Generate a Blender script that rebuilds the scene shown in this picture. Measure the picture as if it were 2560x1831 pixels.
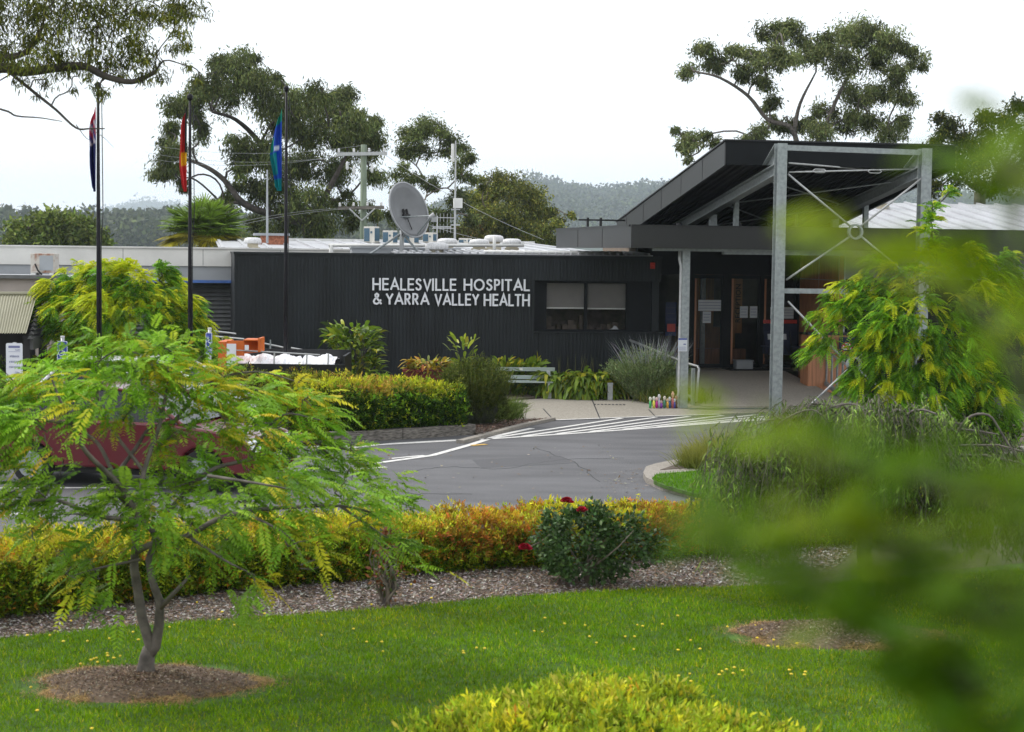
import bpy, bmesh, math, random
import numpy as np
from mathutils import Vector, Matrix
random.seed(7)
R = np.random.RandomState(11)
SC = bpy.context.scene
COL = SC.collection
for o in list(bpy.data.objects): bpy.data.objects.remove(o)

# ------------------------------------------------------------------ camera
FPX = 4400.0; CX, CY = 1280.0, 915.5
CAMZ = 3.5
HAZE = 0.0002
pit, rol = 0.0646, 0.0117
_r0 = np.array([1.0, 0, 0]); _u0 = np.array([0, math.sin(pit), math.cos(pit)]); FW = np.array([0, math.cos(pit), -math.sin(pit)])
RT = _r0*math.cos(rol) + _u0*math.sin(rol); UP = -_r0*math.sin(rol) + _u0*math.cos(rol)
CAM = np.array([0, 0, CAMZ])
cd = bpy.data.cameras.new('camera'); cam = bpy.data.objects.new('camera', cd); COL.objects.link(cam)
cd.sensor_width = 36; cd.lens = FPX/2560*36; cd.clip_start = 0.1; cd.clip_end = 9000
M = Matrix(((RT[0], UP[0], -FW[0], 0), (RT[1], UP[1], -FW[1], 0), (RT[2], UP[2], -FW[2], CAMZ), (0, 0, 0, 1)))
cam.matrix_world = M
cd.dof.use_dof = True; cd.dof.focus_distance = 38.0; cd.dof.aperture_fstop = 4.2
SC.camera = cam

# ------------------------------------------------------------------ light
SC.view_settings.view_transform = 'Standard'; SC.view_settings.look = 'None'
SC.view_settings.exposure = 0.0; SC.view_settings.gamma = 1
SC.view_settings.use_curve_mapping = False
SUN_EL, SUN_AZ = math.radians(48), math.radians(-62)   # azimuth from +Y, negative = to the left
W = bpy.data.worlds.new('World'); SC.world = W; W.use_nodes = True
nt = W.node_tree; nt.nodes.clear()
out = nt.nodes.new('ShaderNodeOutputWorld'); bg1 = nt.nodes.new('ShaderNodeBackground'); bg2 = nt.nodes.new('ShaderNodeBackground')
sky = nt.nodes.new('ShaderNodeTexSky'); sky.sky_type = 'NISHITA'; sky.sun_disc = False
sky.sun_elevation = SUN_EL; sky.sun_rotation = SUN_AZ; sky.air_density = 1.0; sky.dust_density = 2.0
nt.links.new(sky.outputs[0], bg1.inputs[0]); bg1.inputs[1].default_value = 0.05
# overcast cloud sheet: softly varied near-white
tc = nt.nodes.new('ShaderNodeTexCoord'); nz = nt.nodes.new('ShaderNodeTexNoise'); nz.inputs['Scale'].default_value = 2.2; nz.inputs['Detail'].default_value = 5
rp = nt.nodes.new('ShaderNodeValToRGB'); rp.color_ramp.elements[0].position = 0.3; rp.color_ramp.elements[0].color = (0.97, 0.985, 1.0, 1)
rp.color_ramp.elements[1].position = 0.7; rp.color_ramp.elements[1].color = (1.0, 1.0, 1.0, 1)
nt.links.new(tc.outputs['Generated'], nz.inputs['Vector']); nt.links.new(nz.outputs[0], rp.inputs[0]); nt.links.new(rp.outputs[0], bg2.inputs[0])
bg2.inputs[1].default_value = 1.2
add = nt.nodes.new('ShaderNodeAddShader'); nt.links.new(bg1.outputs[0], add.inputs[0]); nt.links.new(bg2.outputs[0], add.inputs[1])
nt.links.new(add.outputs[0], out.inputs[0])
sd = bpy.data.lights.new('sun', 'SUN'); sun = bpy.data.objects.new('sun', sd); COL.objects.link(sun)
sd.energy = 2.3; sd.angle = math.radians(14); sd.color = (1.0, 0.96, 0.9)
sv = Vector((math.sin(SUN_AZ)*math.cos(SUN_EL), math.cos(SUN_AZ)*math.cos(SUN_EL), math.sin(SUN_EL)))
sun.rotation_euler = sv.to_track_quat('Z', 'Y').to_euler(); sun.location = (-20, 20, 40)
SC.cycles.use_denoising = True
SC.cycles.max_bounces = 6; SC.cycles.transparent_max_bounces = 12; SC.cycles.volume_bounces = 3
SC.cycles.caustics_reflective = False; SC.cycles.caustics_refractive = False

# ------------------------------------------------------------------ pixel <-> world (pixels of the 2560 px photograph)
def ray(px, py): return FW + RT*((px-CX)/FPX) + UP*(-(py-CY)/FPX)
def P(px, py, d):
    v = ray(px, py); return CAM + v*(d/v[1])
def G(px, py, z=0.0):
    v = ray(px, py); return CAM + v*((z-CAMZ)/v[2])
def Gd(px, d, z=0.0):          # point at height z, distance d, under pixel column px (near the horizon)
    p = P(px, 1100, d); return np.array([p[0], d, z])
EX = np.array([0.984, 0.1782, 0]); EX /= np.linalg.norm(EX); EY = np.array([-EX[1], EX[0], 0]); O0 = np.array([2.6, 39.0, 0])
def B(t, s, z): return O0 + EX*t + EY*s + np.array([0, 0, z])
def Bp(px, py, s):            # hit the front-parallel plane s -> (t, z)
    v = ray(px, py); k = (s - np.dot(CAM-O0, EY))/np.dot(v, EY); p = CAM + v*k
    return float(np.dot(p-O0, EX)), float(p[2])
def Bs(px, py, t):
    v = ray(px, py); k = (t - np.dot(CAM-O0, EX))/np.dot(v, EX); p = CAM + v*k
    return float(np.dot(p-O0, EY)), float(p[2])
BROT = math.atan2(EX[1], EX[0])

# ------------------------------------------------------------------ materials
MATS = {}
def nodes(name):
    m = bpy.data.materials.new(name); m.use_nodes = True; MATS[name] = m
    n = m.node_tree; return m, n, n.nodes['Principled BSDF']
def mat(name, col, rough=0.6, metal=0.0, var=0.12, scale=6.0, bump=0.0, spec=None, stretch=None, detail=6, col2=None, lo=0.35, hi=0.65, emis=None):
    m, n, b = nodes(name)
    tc = n.nodes.new('ShaderNodeTexCoord'); mp = n.nodes.new('ShaderNodeMapping'); nz = n.nodes.new('ShaderNodeTexNoise')
    nz.inputs['Scale'].default_value = scale; nz.inputs['Detail'].default_value = detail
    if stretch: mp.inputs['Scale'].default_value = stretch
    n.links.new(tc.outputs['Object'], mp.inputs[0]); n.links.new(mp.outputs[0], nz.inputs['Vector'])
    r = n.nodes.new('ShaderNodeValToRGB'); n.links.new(nz.outputs[0], r.inputs[0])
    c1 = [max(0, c*(1-var)) for c in col]; c2 = col2 if col2 else [min(1, c*(1+var)) for c in col]
    r.color_ramp.elements[0].position = lo; r.color_ramp.elements[0].color = (*c1, 1)
    r.color_ramp.elements[1].position = hi; r.color_ramp.elements[1].color = (*c2, 1)
    n.links.new(r.outputs[0], b.inputs['Base Color'])
    b.inputs['Roughness'].default_value = rough; b.inputs['Metallic'].default_value = metal
    if spec is not None: b.inputs['Specular IOR Level'].default_value = spec
    if bump:
        bp = n.nodes.new('ShaderNodeBump'); bp.inputs['Strength'].default_value = bump; bp.inputs['Distance'].default_value = 0.02
        n.links.new(nz.outputs[0], bp.inputs['Height']); n.links.new(bp.outputs[0], b.inputs['Normal'])
    if emis: b.inputs['Emission Color'].default_value = (*emis[:3], 1); b.inputs['Emission Strength'].default_value = emis[3]
    return m
def leafmat(name, transl=0.35, rough=0.45, spec=0.35, gain=(1, 1, 1)):
    m, n, b = nodes(name)
    a = n.nodes.new('ShaderNodeAttribute'); a.attribute_name = 'Col'
    g = n.nodes.new('ShaderNodeVectorMath'); g.operation = 'MULTIPLY'; g.inputs[1].default_value = gain
    n.links.new(a.outputs['Color'], g.inputs[0])
    n.links.new(g.outputs[0], b.inputs['Base Color']); b.inputs['Roughness'].default_value = rough; b.inputs['Specular IOR Level'].default_value = spec
    t = n.nodes.new('ShaderNodeBsdfTranslucent'); n.links.new(g.outputs[0], t.inputs[0])
    mx = n.nodes.new('ShaderNodeMixShader'); mx.inputs[0].default_value = transl
    n.links.new(b.outputs[0], mx.inputs[1]); n.links.new(t.outputs[0], mx.inputs[2])
    n.links.new(mx.outputs[0], n.nodes['Material Output'].inputs[0]); return m
def glassmat(name, tint, alpha, rough=0.03):
    m, n, b = nodes(name)
    b.inputs['Base Color'].default_value = (*tint, 1); b.inputs['Roughness'].default_value = rough
    b.inputs['Alpha'].default_value = alpha; b.inputs['Specular IOR Level'].default_value = 0.5; return m

m_leaf = leafmat('leaf', 0.34, .5, .12, (1.22, 1.25, .62)); m_leafdull = leafmat('leaf_dull', 0.2, 0.6, 0.12, (1.05, 1.1, .7)); m_gloss = leafmat('leaf_gloss', 0.25, 0.4, 0.25, (1.15, 1.15, .6))
m_petal = leafmat('petal', 0.15, 0.6, 0.2); m_grass = leafmat('grass_blade', 0.3, 0.8, 0.02, (1.95, 1.95, .3)); m_chip = leafmat('bark_chip', 0.0, 0.85, 0.1)
m_bark = mat('bark', (0.16, 0.13, 0.10), 0.85, scale=18, bump=0.6, stretch=(1, 1, .3), var=.4)
m_barkg = mat('grey_bark', (0.115, 0.098, 0.085), 0.8, scale=9, bump=0.5, var=.4)
m_barkdk = mat('dark_bark', (0.07, 0.058, 0.05), 0.85, scale=5, bump=0.4, var=.4)
m_asph = mat('asphalt', (0.098, 0.098, 0.103), 0.8, scale=.9, bump=0.0, var=.2, detail=12, stretch=(.6, 1.6, 1))
n = m_asph.node_tree; fz = n.nodes.new('ShaderNodeTexNoise'); fz.inputs['Scale'].default_value = 55; fz.inputs['Detail'].default_value = 3
tcx = n.nodes.new('ShaderNodeTexCoord'); n.links.new(tcx.outputs['Object'], fz.inputs['Vector'])
rr = n.nodes.new('ShaderNodeValToRGB'); rr.color_ramp.elements[0].position = .35; rr.color_ramp.elements[0].color = (.6, .6, .6, 1); rr.color_ramp.elements[1].position = .68; rr.color_ramp.elements[1].color = (1.45, 1.45, 1.45, 1)
n.links.new(fz.outputs[0], rr.inputs[0]); mm = n.nodes.new('ShaderNodeMix'); mm.data_type = 'RGBA'; mm.blend_type = 'MULTIPLY'; mm.inputs[0].default_value = 1
bs = n.nodes['Principled BSDF']; src = bs.inputs['Base Color'].links[0].from_socket
n.links.new(src, mm.inputs[6]); n.links.new(rr.outputs[0], mm.inputs[7]); n.links.new(mm.outputs[2], bs.inputs['Base Color'])
m_conc = mat('concrete', (0.27, 0.245, 0.21), 0.85, scale=25, var=.18, bump=.1)
m_path = mat('exposed_aggregate', (0.30, 0.275, 0.23), 0.85, scale=30, var=.25, bump=.1)
m_soil = mat('mulch_base', (0.10, 0.078, 0.06), 0.95, scale=30, var=.5, bump=.5)
m_turf = mat('turf', (0.05, 0.11, 0.008), 0.95, scale=6, var=.35, bump=.2)
m_land = mat('land', (0.06, 0.08, 0.04), 0.95, scale=.1, var=.3)
m_paint = mat('road_paint', (0.55, 0.54, 0.52), 0.7, scale=14, var=.25, col2=(.66, .65, .62), lo=.25, hi=.5)
m_paintY = mat('yellow_paint', (0.55, 0.33, 0.06), 0.7, scale=14)
m_dark = mat('charcoal_cladding', (0.012, 0.0155, 0.018), 0.5, scale=1.2, var=.3, spec=.3, stretch=(2.5, 2.5, .5), detail=9)
m_darkflat = mat('black_panel', (0.006, 0.0075, 0.009), 0.6, scale=3, var=.15, spec=.2)
m_fascia = mat('fascia_metal', (0.006, 0.006, 0.0065), 0.34, scale=1.5, var=.1, spec=.5)
m_soff = mat('soffit', (0.018, 0.018, 0.019), 0.5, scale=3, spec=.3)
m_galv = mat('galvanised_steel', (0.30, 0.33, 0.335), 0.5, metal=.25, scale=14, var=.16, detail=8)
m_galvL = mat('bright_galvanised', (0.45, 0.46, 0.46), 0.4, metal=.3, scale=12, var=.1)
m_white = mat('white_paint', (0.68, 0.68, 0.65), 0.6, scale=3, var=.08)
m_cream = mat('cream_panel', (0.72, 0.71, 0.67), 0.7, scale=1.4, var=.08, detail=8)
m_greyb = mat('grey_panel', (0.36, 0.38, 0.40), 0.6, scale=2, var=.05)
m_blue = mat('blue_trim', (0.08, 0.18, 0.5), 0.6)
m_beige = mat('beige_wall', (0.42, 0.37, 0.33), 0.8, scale=2, var=.05)
m_zinc = mat('zinc_roof', (0.52, 0.53, 0.55), 0.38, metal=.35, scale=1.2, var=.08)
m_shut = mat('shutter', (0.13, 0.135, 0.135), 0.5)
m_olive = mat('olive_roof', (0.27, 0.26, 0.18), 0.6, scale=2, var=.06)
m_tdark = mat('dark_timber', (0.022, 0.02, 0.02), 0.8, scale=8, stretch=(1, 1, .2))
m_tgrey = mat('grey_timber', (0.09, 0.09, 0.088), 0.8, scale=8)
m_wood = mat('timber_panel', (0.46, 0.20, 0.095), 0.5, scale=3, stretch=(6, 6, .5), var=.25)
m_wood2 = mat('orange_panel', (0.62, 0.27, 0.08), 0.5, scale=3, stretch=(6, 6, .5), var=.2)
m_slpr = mat('weathered_sleeper', (0.16, 0.145, 0.125), 0.9, scale=5, stretch=(.6, 3, 9), var=.55, bump=.6, detail=10)
m_black = mat('black_metal', (0.006, 0.0065, 0.008), 0.35, spec=.4)
m_blk2 = mat('black_rubber', (0.015, 0.015, 0.015), 0.8)
m_red = mat('red_plastic', (0.55, 0.03, 0.02), 0.4)
m_carred = mat('red_car_paint', (0.11, 0.004, 0.01), 0.25, spec=.6, var=.03)
m_carred.node_tree.nodes['Principled BSDF'].inputs['Coat Weight'].default_value = .3
m_carwht = mat('white_car_paint', (0.8, 0.8, 0.8), 0.15, spec=.6, var=.01)
m_glass = glassmat('tinted_glass', (0.01, 0.012, 0.014), 0.25); m_cglass = glassmat('car_glass', (0.01, 0.012, 0.015), 0.9)
m_chrome = mat('chrome', (0.6, 0.6, 0.6), 0.15, metal=1, var=.02)
m_lamp = mat('headlamp', (0.8, 0.82, 0.85), 0.1, var=.02)
m_orange = mat('orange_steel', (0.62, 0.13, 0.012), 0.45, scale=4, var=.12)
m_foam = mat('white_sheet', (0.85, 0.85, 0.87), 0.5, var=.02)
m_sblue = mat('sign_blue', (0.02, 0.05, 0.32), 0.4, var=.05); m_swht = mat('sign_white', (0.78, 0.8, 0.84), 0.5, var=.03)
m_stxt = mat('sign_text', (0.18, 0.2, 0.36), 0.6, var=.05); m_swtxt = mat('sign_white_text', (0.7, 0.75, 0.85), 0.5, var=.02)
m_dish = mat('dish_grey', (0.17, 0.175, 0.18), 0.55, scale=2, var=.1); m_dishr = mat('dish_rim', (0.33, 0.34, 0.35), 0.5)
m_acbody = mat('ac_body', (0.6, 0.58, 0.52), 0.6, scale=3, var=.08); m_coil = mat('ac_coil', (0.05, 0.11, 0.16), 0.6, scale=20, stretch=(8, 8, 1), var=.3)
m_rust = mat('rusty_white', (0.6, 0.56, 0.5), 0.7, scale=5, var=.05, col2=(.28, .10, .04), lo=.5, hi=.68)
m_ventcap = mat('vent_cap', (0.62, 0.62, 0.62), 0.5, scale=14, stretch=(3, 3, .5), var=.18); m_ventb = mat('vent_base', (0.52, 0.47, 0.35), 0.7, var=.1)
m_brick = mat('brick', (0.42, 0.16, 0.09), 0.85, scale=20, var=.3)
m_polew = mat('treated_pole', (0.17, 0.21, 0.15), 0.85, scale=6, stretch=(3, 3, .3), var=.25)
m_wire = mat('wire', (0.35, 0.36, 0.36), 0.5); m_ins = mat('insulator', (0.7, 0.7, 0.7), 0.3)
m_benchw = mat('bench_slat', (0.33, 0.39, 0.36), 0.6, scale=5, stretch=(.5, 4, 4)); m_benchc = mat('bench_concrete', (0.42, 0.44, 0.44), 0.8, scale=12, var=.15)
m_int = mat('interior_dark', (0.22, 0.17, 0.13), 0.8); m_blind = mat('roller_blind', (0.22, 0.21, 0.2), 0.8, var=.04)
m_desk = mat('desk_things', (0.12, 0.09, 0.07), 0.6, var=.3); m_paper = mat('paper', (0.62, 0.65, 0.68), 0.7, var=.02)
m_navy = mat('navy_fabric', (0.02, 0.026, 0.06), 0.8); m_polebl = mat('flagpole_black', (0.006, 0.005, 0.008), 0.55, spec=.25)
m_grate = mat('drain_grate', (0.035, 0.036, 0.04), 0.6); m_timberbox = mat('planter_red', (0.16, 0.02, 0.015), 0.5)
m_hill = mat('forest_floor', (0.035, 0.05, 0.03), 1.0, scale=.08, var=.3)

# ------------------------------------------------------------------ object helpers
WO = {}
def tag(o, label=None, cat=None, group=None, kind=None):
    if label: o['label'] = label
    if cat: o['category'] = cat
    if group: o['group'] = group
    if kind: o['kind'] = kind
    return o
def thing(name, label, cat, loc=(0, 0, 0), group=None):
    o = bpy.data.objects.new(name, None); COL.objects.link(o); o.location = tuple(loc); o.empty_display_size = .2
    WO[o.name] = np.array(loc, float); return tag(o, label, cat, group)
def link(name, me, mats, parent):
    o = bpy.data.objects.new(name, me); COL.objects.link(o)
    for m in (mats if isinstance(mats, (list, tuple)) else [mats]): me.materials.append(m)
    if parent is not None: o.parent = parent
    WO[o.name] = WO[parent.name] if parent is not None else np.zeros(3)
    return o
def frame(loc, rz):
    c, s = math.cos(rz), math.sin(rz)
    return lambda x, y, z: np.array([loc[0]+c*x-s*y, loc[1]+s*x+c*y, loc[2]+z])
class MB:
    def __init__(s, fr=None): s.v = []; s.f = []; s.mi = []; s.fr = fr; s.m = 0
    def pt(s, p):
        p = tuple(p); q = s.fr(*p) if s.fr else np.array(p, float); s.v.append(q); return len(s.v)-1
    def face(s, ids): s.f.append(tuple(ids)); s.mi.append(s.m)
    def box(s, x0, x1, y0, y1, z0, z1):
        i = [s.pt(p) for p in ((x0, y0, z0), (x1, y0, z0), (x1, y1, z0), (x0, y1, z0), (x0, y0, z1), (x1, y0, z1), (x1, y1, z1), (x0, y1, z1))]
        for q in ((0, 3, 2, 1), (4, 5, 6, 7), (0, 1, 5, 4), (1, 2, 6, 5), (2, 3, 7, 6), (3, 0, 4, 7)): s.face([i[k] for k in q])
    def hexa(s, pts):
        i = [s.pt(p) for p in pts]
        for q in ((0, 3, 2, 1), (4, 5, 6, 7), (0, 1, 5, 4), (1, 2, 6, 5), (2, 3, 7, 6), (3, 0, 4, 7)): s.face([i[k] for k in q])
    def tube(s, pts, rad, n=8, cap=True, ell=1.0):
        pts = [np.array(s.fr(*p) if s.fr else p, float) for p in pts]
        if not hasattr(rad, '__len__'): rad = [rad]*len(pts)
        rings = []; prev = None
        for k, p in enumerate(pts):
            d = pts[min(k+1, len(pts)-1)]-pts[max(k-1, 0)]; d = d/(np.linalg.norm(d)+1e-9)
            a = prev if prev is not None else (np.array([0, 0, 1.]) if abs(d[2]) < .9 else np.array([1., 0, 0]))
            a = a-d*np.dot(a, d); a /= (np.linalg.norm(a)+1e-9); prev = a; b = np.cross(d, a)
            ring = []
            for j in range(n):
                an = 2*math.pi*(j+.5)/n; s.v.append(p+(a*math.cos(an)+b*math.sin(an)*ell)*rad[k]); ring.append(len(s.v)-1)
            rings.append(ring)
        for k in range(len(rings)-1):
            for j in range(n): s.face([rings[k][j], rings[k][(j+1) % n], rings[k+1][(j+1) % n], rings[k+1][j]])
        if cap: s.face(rings[0][::-1]); s.face(rings[-1])
    def bar(s, a, b, w, h=None): s.tube([a, b], w/1.414, 4, ell=1.0)
    def lathe(s, c, prof, n=20):
        rings = []
        for r, z in prof:
            ring = [s.pt((c[0]+r*math.cos(2*math.pi*j/n), c[1]+r*math.sin(2*math.pi*j/n), c[2]+z)) for j in range(n)]; rings.append(ring)
        for k in range(len(rings)-1):
            for j in range(n): s.face([rings[k][j], rings[k][(j+1) % n], rings[k+1][(j+1) % n], rings[k+1][j]])
        s.face(rings[0][::-1]); s.face(rings[-1])
    def prism(s, poly, h0, h1, axis='z'):      # poly list of (a,b); extruded along axis
        f = {'z': lambda a, b, h: (a, b, h), 'y': lambda a, b, h: (a, h, b), 'x': lambda a, b, h: (h, a, b)}[axis]
        n = len(poly); i0 = [s.pt(f(a, b, h0)) for a, b in poly]; i1 = [s.pt(f(a, b, h1)) for a, b in poly]
        from mathutils.geometry import tessellate_polygon
        for t in tessellate_polygon([[Vector((a, b, 0)) for a, b in poly]]):
            s.face([i0[k] for k in t][::-1]); s.face([i1[k] for k in t])
        for k in range(n): s.face([i0[k], i0[(k+1) % n], i1[(k+1) % n], i1[k]])
    def build(s, name, mats, parent=None, smooth=False, bevel=0):
        off = WO[parent.name] if parent is not None else np.zeros(3)
        me = bpy.data.meshes.new(name); me.from_pydata([tuple(np.array(v)-off) for v in s.v], [], s.f); me.update()
        o = link(name, me, mats, parent)
        if isinstance(mats, (list, tuple)): me.polygons.foreach_set('material_index', s.mi)
        bm = bmesh.new(); bm.from_mesh(me); bmesh.ops.recalc_face_normals(bm, faces=bm.faces); bm.to_mesh(me); bm.free()
        if smooth: me.polygons.foreach_set('use_smooth', [True]*len(me.polygons))
        if bevel:
            b = o.modifiers.new('bevel', 'BEVEL'); b.width = bevel; b.segments = 2; b.limit_method = 'ANGLE'
        return o
def copy_tree(o, parent=None):
    c = o.copy(); COL.objects.link(c)
    if parent is not None: c.parent = parent
    for ch in o.children: copy_tree(ch, c)
    return c
def text(name, s, size, loc, rz, matl, parent, align='CENTER', ext=.002, rx=math.pi/2, sx=1.0, ry=0):
    c = bpy.data.curves.new(name+'_c', 'FONT'); c.body = s; c.size = size; c.align_x = align; c.align_y = 'CENTER'; c.extrude = ext; c.resolution_u = 2
    o_ = bpy.data.objects.new('tmp', c); COL.objects.link(o_); bpy.context.view_layer.update(); me = bpy.data.meshes.new_from_object(o_.evaluated_get(bpy.context.evaluated_depsgraph_get())); bpy.data.objects.remove(o_)
    me.name = name; o = bpy.data.objects.new(name, me); COL.objects.link(o); me.materials.clear(); me.materials.append(matl)
    o.parent = parent; o.location = tuple(np.array(loc)-WO[parent.name]); o.rotation_euler = (rx, ry, rz); o.scale = (sx, 1, 1); WO[o.name] = np.array(loc); return o

# ------------------------------------------------------------------ foliage helpers (numpy)
def unit(a): return a/(np.linalg.norm(a, axis=-1, keepdims=True)+1e-9)
def rdir(n): return unit(R.normal(size=(n, 3)))
def mkmesh(name, V, F, C, mat_, parent):
    off = WO[parent.name] if parent is not None else np.zeros(3)
    V = (V.reshape(-1, 3)-off).astype(np.float32); nf, k = F.shape
    me = bpy.data.meshes.new(name); me.vertices.add(len(V)); me.vertices.foreach_set('co', V.ravel())
    me.loops.add(nf*k); me.loops.foreach_set('vertex_index', F.ravel().astype(np.int32))
    me.polygons.add(nf); me.polygons.foreach_set('loop_start', np.arange(0, nf*k, k, dtype=np.int32)); me.polygons.foreach_set('loop_total', np.full(nf, k, np.int32))
    me.update(calc_edges=True)
    a = me.color_attributes.new('Col', 'FLOAT_COLOR', 'POINT'); cc = np.ones((len(V), 4), np.float32); cc[:, :3] = C.reshape(-1, 3); a.data.foreach_set('color', cc.ravel())
    return link(name, me, mat_, parent)
def leaves(name, c, d, nrm, L, Wd, C, mat_=None, parent=None):
    n = len(c); L = np.broadcast_to(L, (n,))[:, None]; Wd = np.broadcast_to(Wd, (n,))[:, None]
    d = unit(d); s = unit(np.cross(d, nrm)); up = np.cross(s, d)
    mid = c+d*L*.45+up*Wd*.18
    V = np.stack([c, mid+s*Wd*.5-up*Wd*.2, c+d*L, mid-s*Wd*.5-up*Wd*.2], 1)
    F = np.arange(n*4).reshape(n, 4); CC = np.repeat(C[:, None, :], 4, 1)
    return mkmesh(name, V, F, CC, mat_, parent)
def blades(name, b, d, L, Wd, droop, C, mat_, parent, seg=4, kind='leaf', tipc=None):
    n = len(b); L = np.broadcast_to(L, (n,))[:, None]; Wd = np.broadcast_to(Wd, (n,))[:, None]; droop = np.broadcast_to(droop, (n,))[:, None]
    d = unit(d); s = unit(np.cross(d, np.array([0, 0, 1.])+R.normal(size=(n, 3))*.35)); rows = []; cols = []
    for k in range(seg+1):
        t = k/seg; p = b+d*L*t+np.array([0, 0, -1.])*droop*L*t*t
        w = (math.sin(math.pi*min(1, t*.93+.07))**.7 if kind == 'leaf' else (1-t)**.6)*Wd*.5+1e-4
        rows.append(np.stack([p-s*w, p+s*w], 1)); c = C if tipc is None else C*(1-t)+tipc*t
        cols.append(np.stack([c, c], 1))
    V = np.stack(rows, 1).reshape(n, (seg+1)*2, 3); CC = np.stack(cols, 1).reshape(n, (seg+1)*2, 3)
    base = np.arange(n)[:, None, None]*(seg+1)*2; q = np.array([[2*k, 2*k+1, 2*k+3, 2*k+2] for k in range(seg)])[None]
    return mkmesh(name, V, (base+q).reshape(-1, 4), CC, mat_, parent)
def cmix(n, cols, wts, jit=.18):
    cols = np.array(cols, float); idx = R.choice(len(cols), n, p=np.array(wts)/sum(wts)); c = cols[idx]
    return np.clip(c*(1+R.normal(size=(n, 1))*jit)*(1+R.normal(size=(n, 3))*jit*.3), .002, .95)
def fronds(c, d, L, C, pairs=9, lw=.30, droop=.35, curl=.3):
    """pinnate fronds -> arrays for leaves()"""
    n = len(c); d = unit(d); upv = unit(np.array([0, 0, 1.])+R.normal(size=(n, 3))*.3); s = unit(np.cross(d, upv)); nn = np.cross(s, d)
    L = np.broadcast_to(L, (n,))[:, None]; cs = []; ds = []; ns = []; ls = []; cc = []
    for k in range(pairs):
        u = .12+.88*k/(pairs-1); p = c+d*L*u-np.array([0, 0, 1.])*droop*L*u*u
        tg = unit(d-np.array([0, 0, 1.])*droop*2*u)
        shp = lw*(math.sin(math.pi*(.18+.72*u))**.8)
        for sg in (-1, 1):
            dd = unit(s*sg*.85+tg*.5-np.array([0, 0, 1.])*curl+R.normal(size=(n, 3))*.12)
            cs.append(p); ds.append(dd); ns.append(nn+R.normal(size=(n, 3))*.2); ls.append(L[:, 0]*shp); cc.append(C*(1+.12*(u-.5)))
    return np.concatenate(cs), np.concatenate(ds), np.concatenate(ns), np.concatenate(ls), np.clip(np.concatenate(cc), 0, 1)
def frondmesh(name, c, d, L, C, mat_, parent, pairs=9, lw=.3, asp=.28, droop=.35, curl=.3):
    a = fronds(c, d, L, C, pairs, lw, droop, curl); return leaves(name, a[0], a[1], a[2], a[3], a[3]*asp, a[4], mat_, parent)
def wobble(a, b, amp, k=5, sag=0):
    if k == 5 and np.linalg.norm(np.array(b, float)-np.array(a, float)) > 1.5: return wobble_(a, b, amp, 10, sag)
    return wobble_(a, b, amp, k, sag)
def wobble_(a, b, amp, k=5, sag=0):
    a = np.array(a, float); b = np.array(b, float); L = np.linalg.norm(b-a); o = []
    n1 = R.normal(size=3)*amp*L; n2 = R.normal(size=3)*amp*L*.5
    for i in range(k+1):
        t = i/k; o.append(a+(b-a)*t+n1*math.sin(math.pi*t)+n2*math.sin(2*math.pi*t)+np.array([0, 0, sag*L*math.sin(math.pi*t)]))
    return o
def cr(pts, m=4):
    P_ = [np.array(p, float) for p in pts]; P_ = [2*P_[0]-P_[1]]+P_+[2*P_[-1]-P_[-2]]; o = []
    for i in range(1, len(P_)-2):
        a, b, c, d = P_[i-1:i+3]
        for k in range(m): t = k/m; o.append(.5*((2*b)+(c-a)*t+(2*a-5*b+4*c-d)*t*t+(3*b-a-3*c+d)*t**3))
    return o+[P_[-2]]
def skeleton(mb, base, fork, targets, r0, rmin=.01, amp=.1, sides=7, extra=None, lift=.15):
    """trunk base->fork, limbs to every target, each starting at the nearest point already grown"""
    amp = amp*1.25; tr = wobble(base, fork, .03, 6); rad = [r0*(1.25 if k == 0 else 1-.35*k/6) for k in range(7)]
    mb.tube(tr, rad, 10); nodes_ = [(p, r) for p, r in zip(tr[3:], rad[3:])]
    for path in (extra or []):
        path = (cr(path[0]), path[1])
        rr_ = [path[1]*(1-.7*k/(len(path[0])-1)) for k in range(len(path[0]))]; mb.tube(path[0], rr_, 8); nodes_ += list(zip([np.array(p) for p in path[0]], rr_))
    f = np.array(fork, float)
    for t in sorted(targets, key=lambda q: np.linalg.norm(np.array(q)-f)):
        t = np.array(t, float)
        best = min(nodes_, key=lambda q: np.linalg.norm(q[0]-t)*(1.0+.8*max(0, (q[0][2]-t[2])/(np.linalg.norm(q[0]-t)+.01)))+np.linalg.norm(q[0]-f)*.25)
        p = wobble(best[0], t, amp, 5, lift); r = max(rmin*1.2, best[1]*.55); n_ = len(p)-1; rs = [r+(rmin-r)*k/n_ for k in range(n_+1)]
        mb.tube(p, rs, sides, cap=False); nodes_ += list(zip(p[1:], rs[1:]))
    return nodes_

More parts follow.
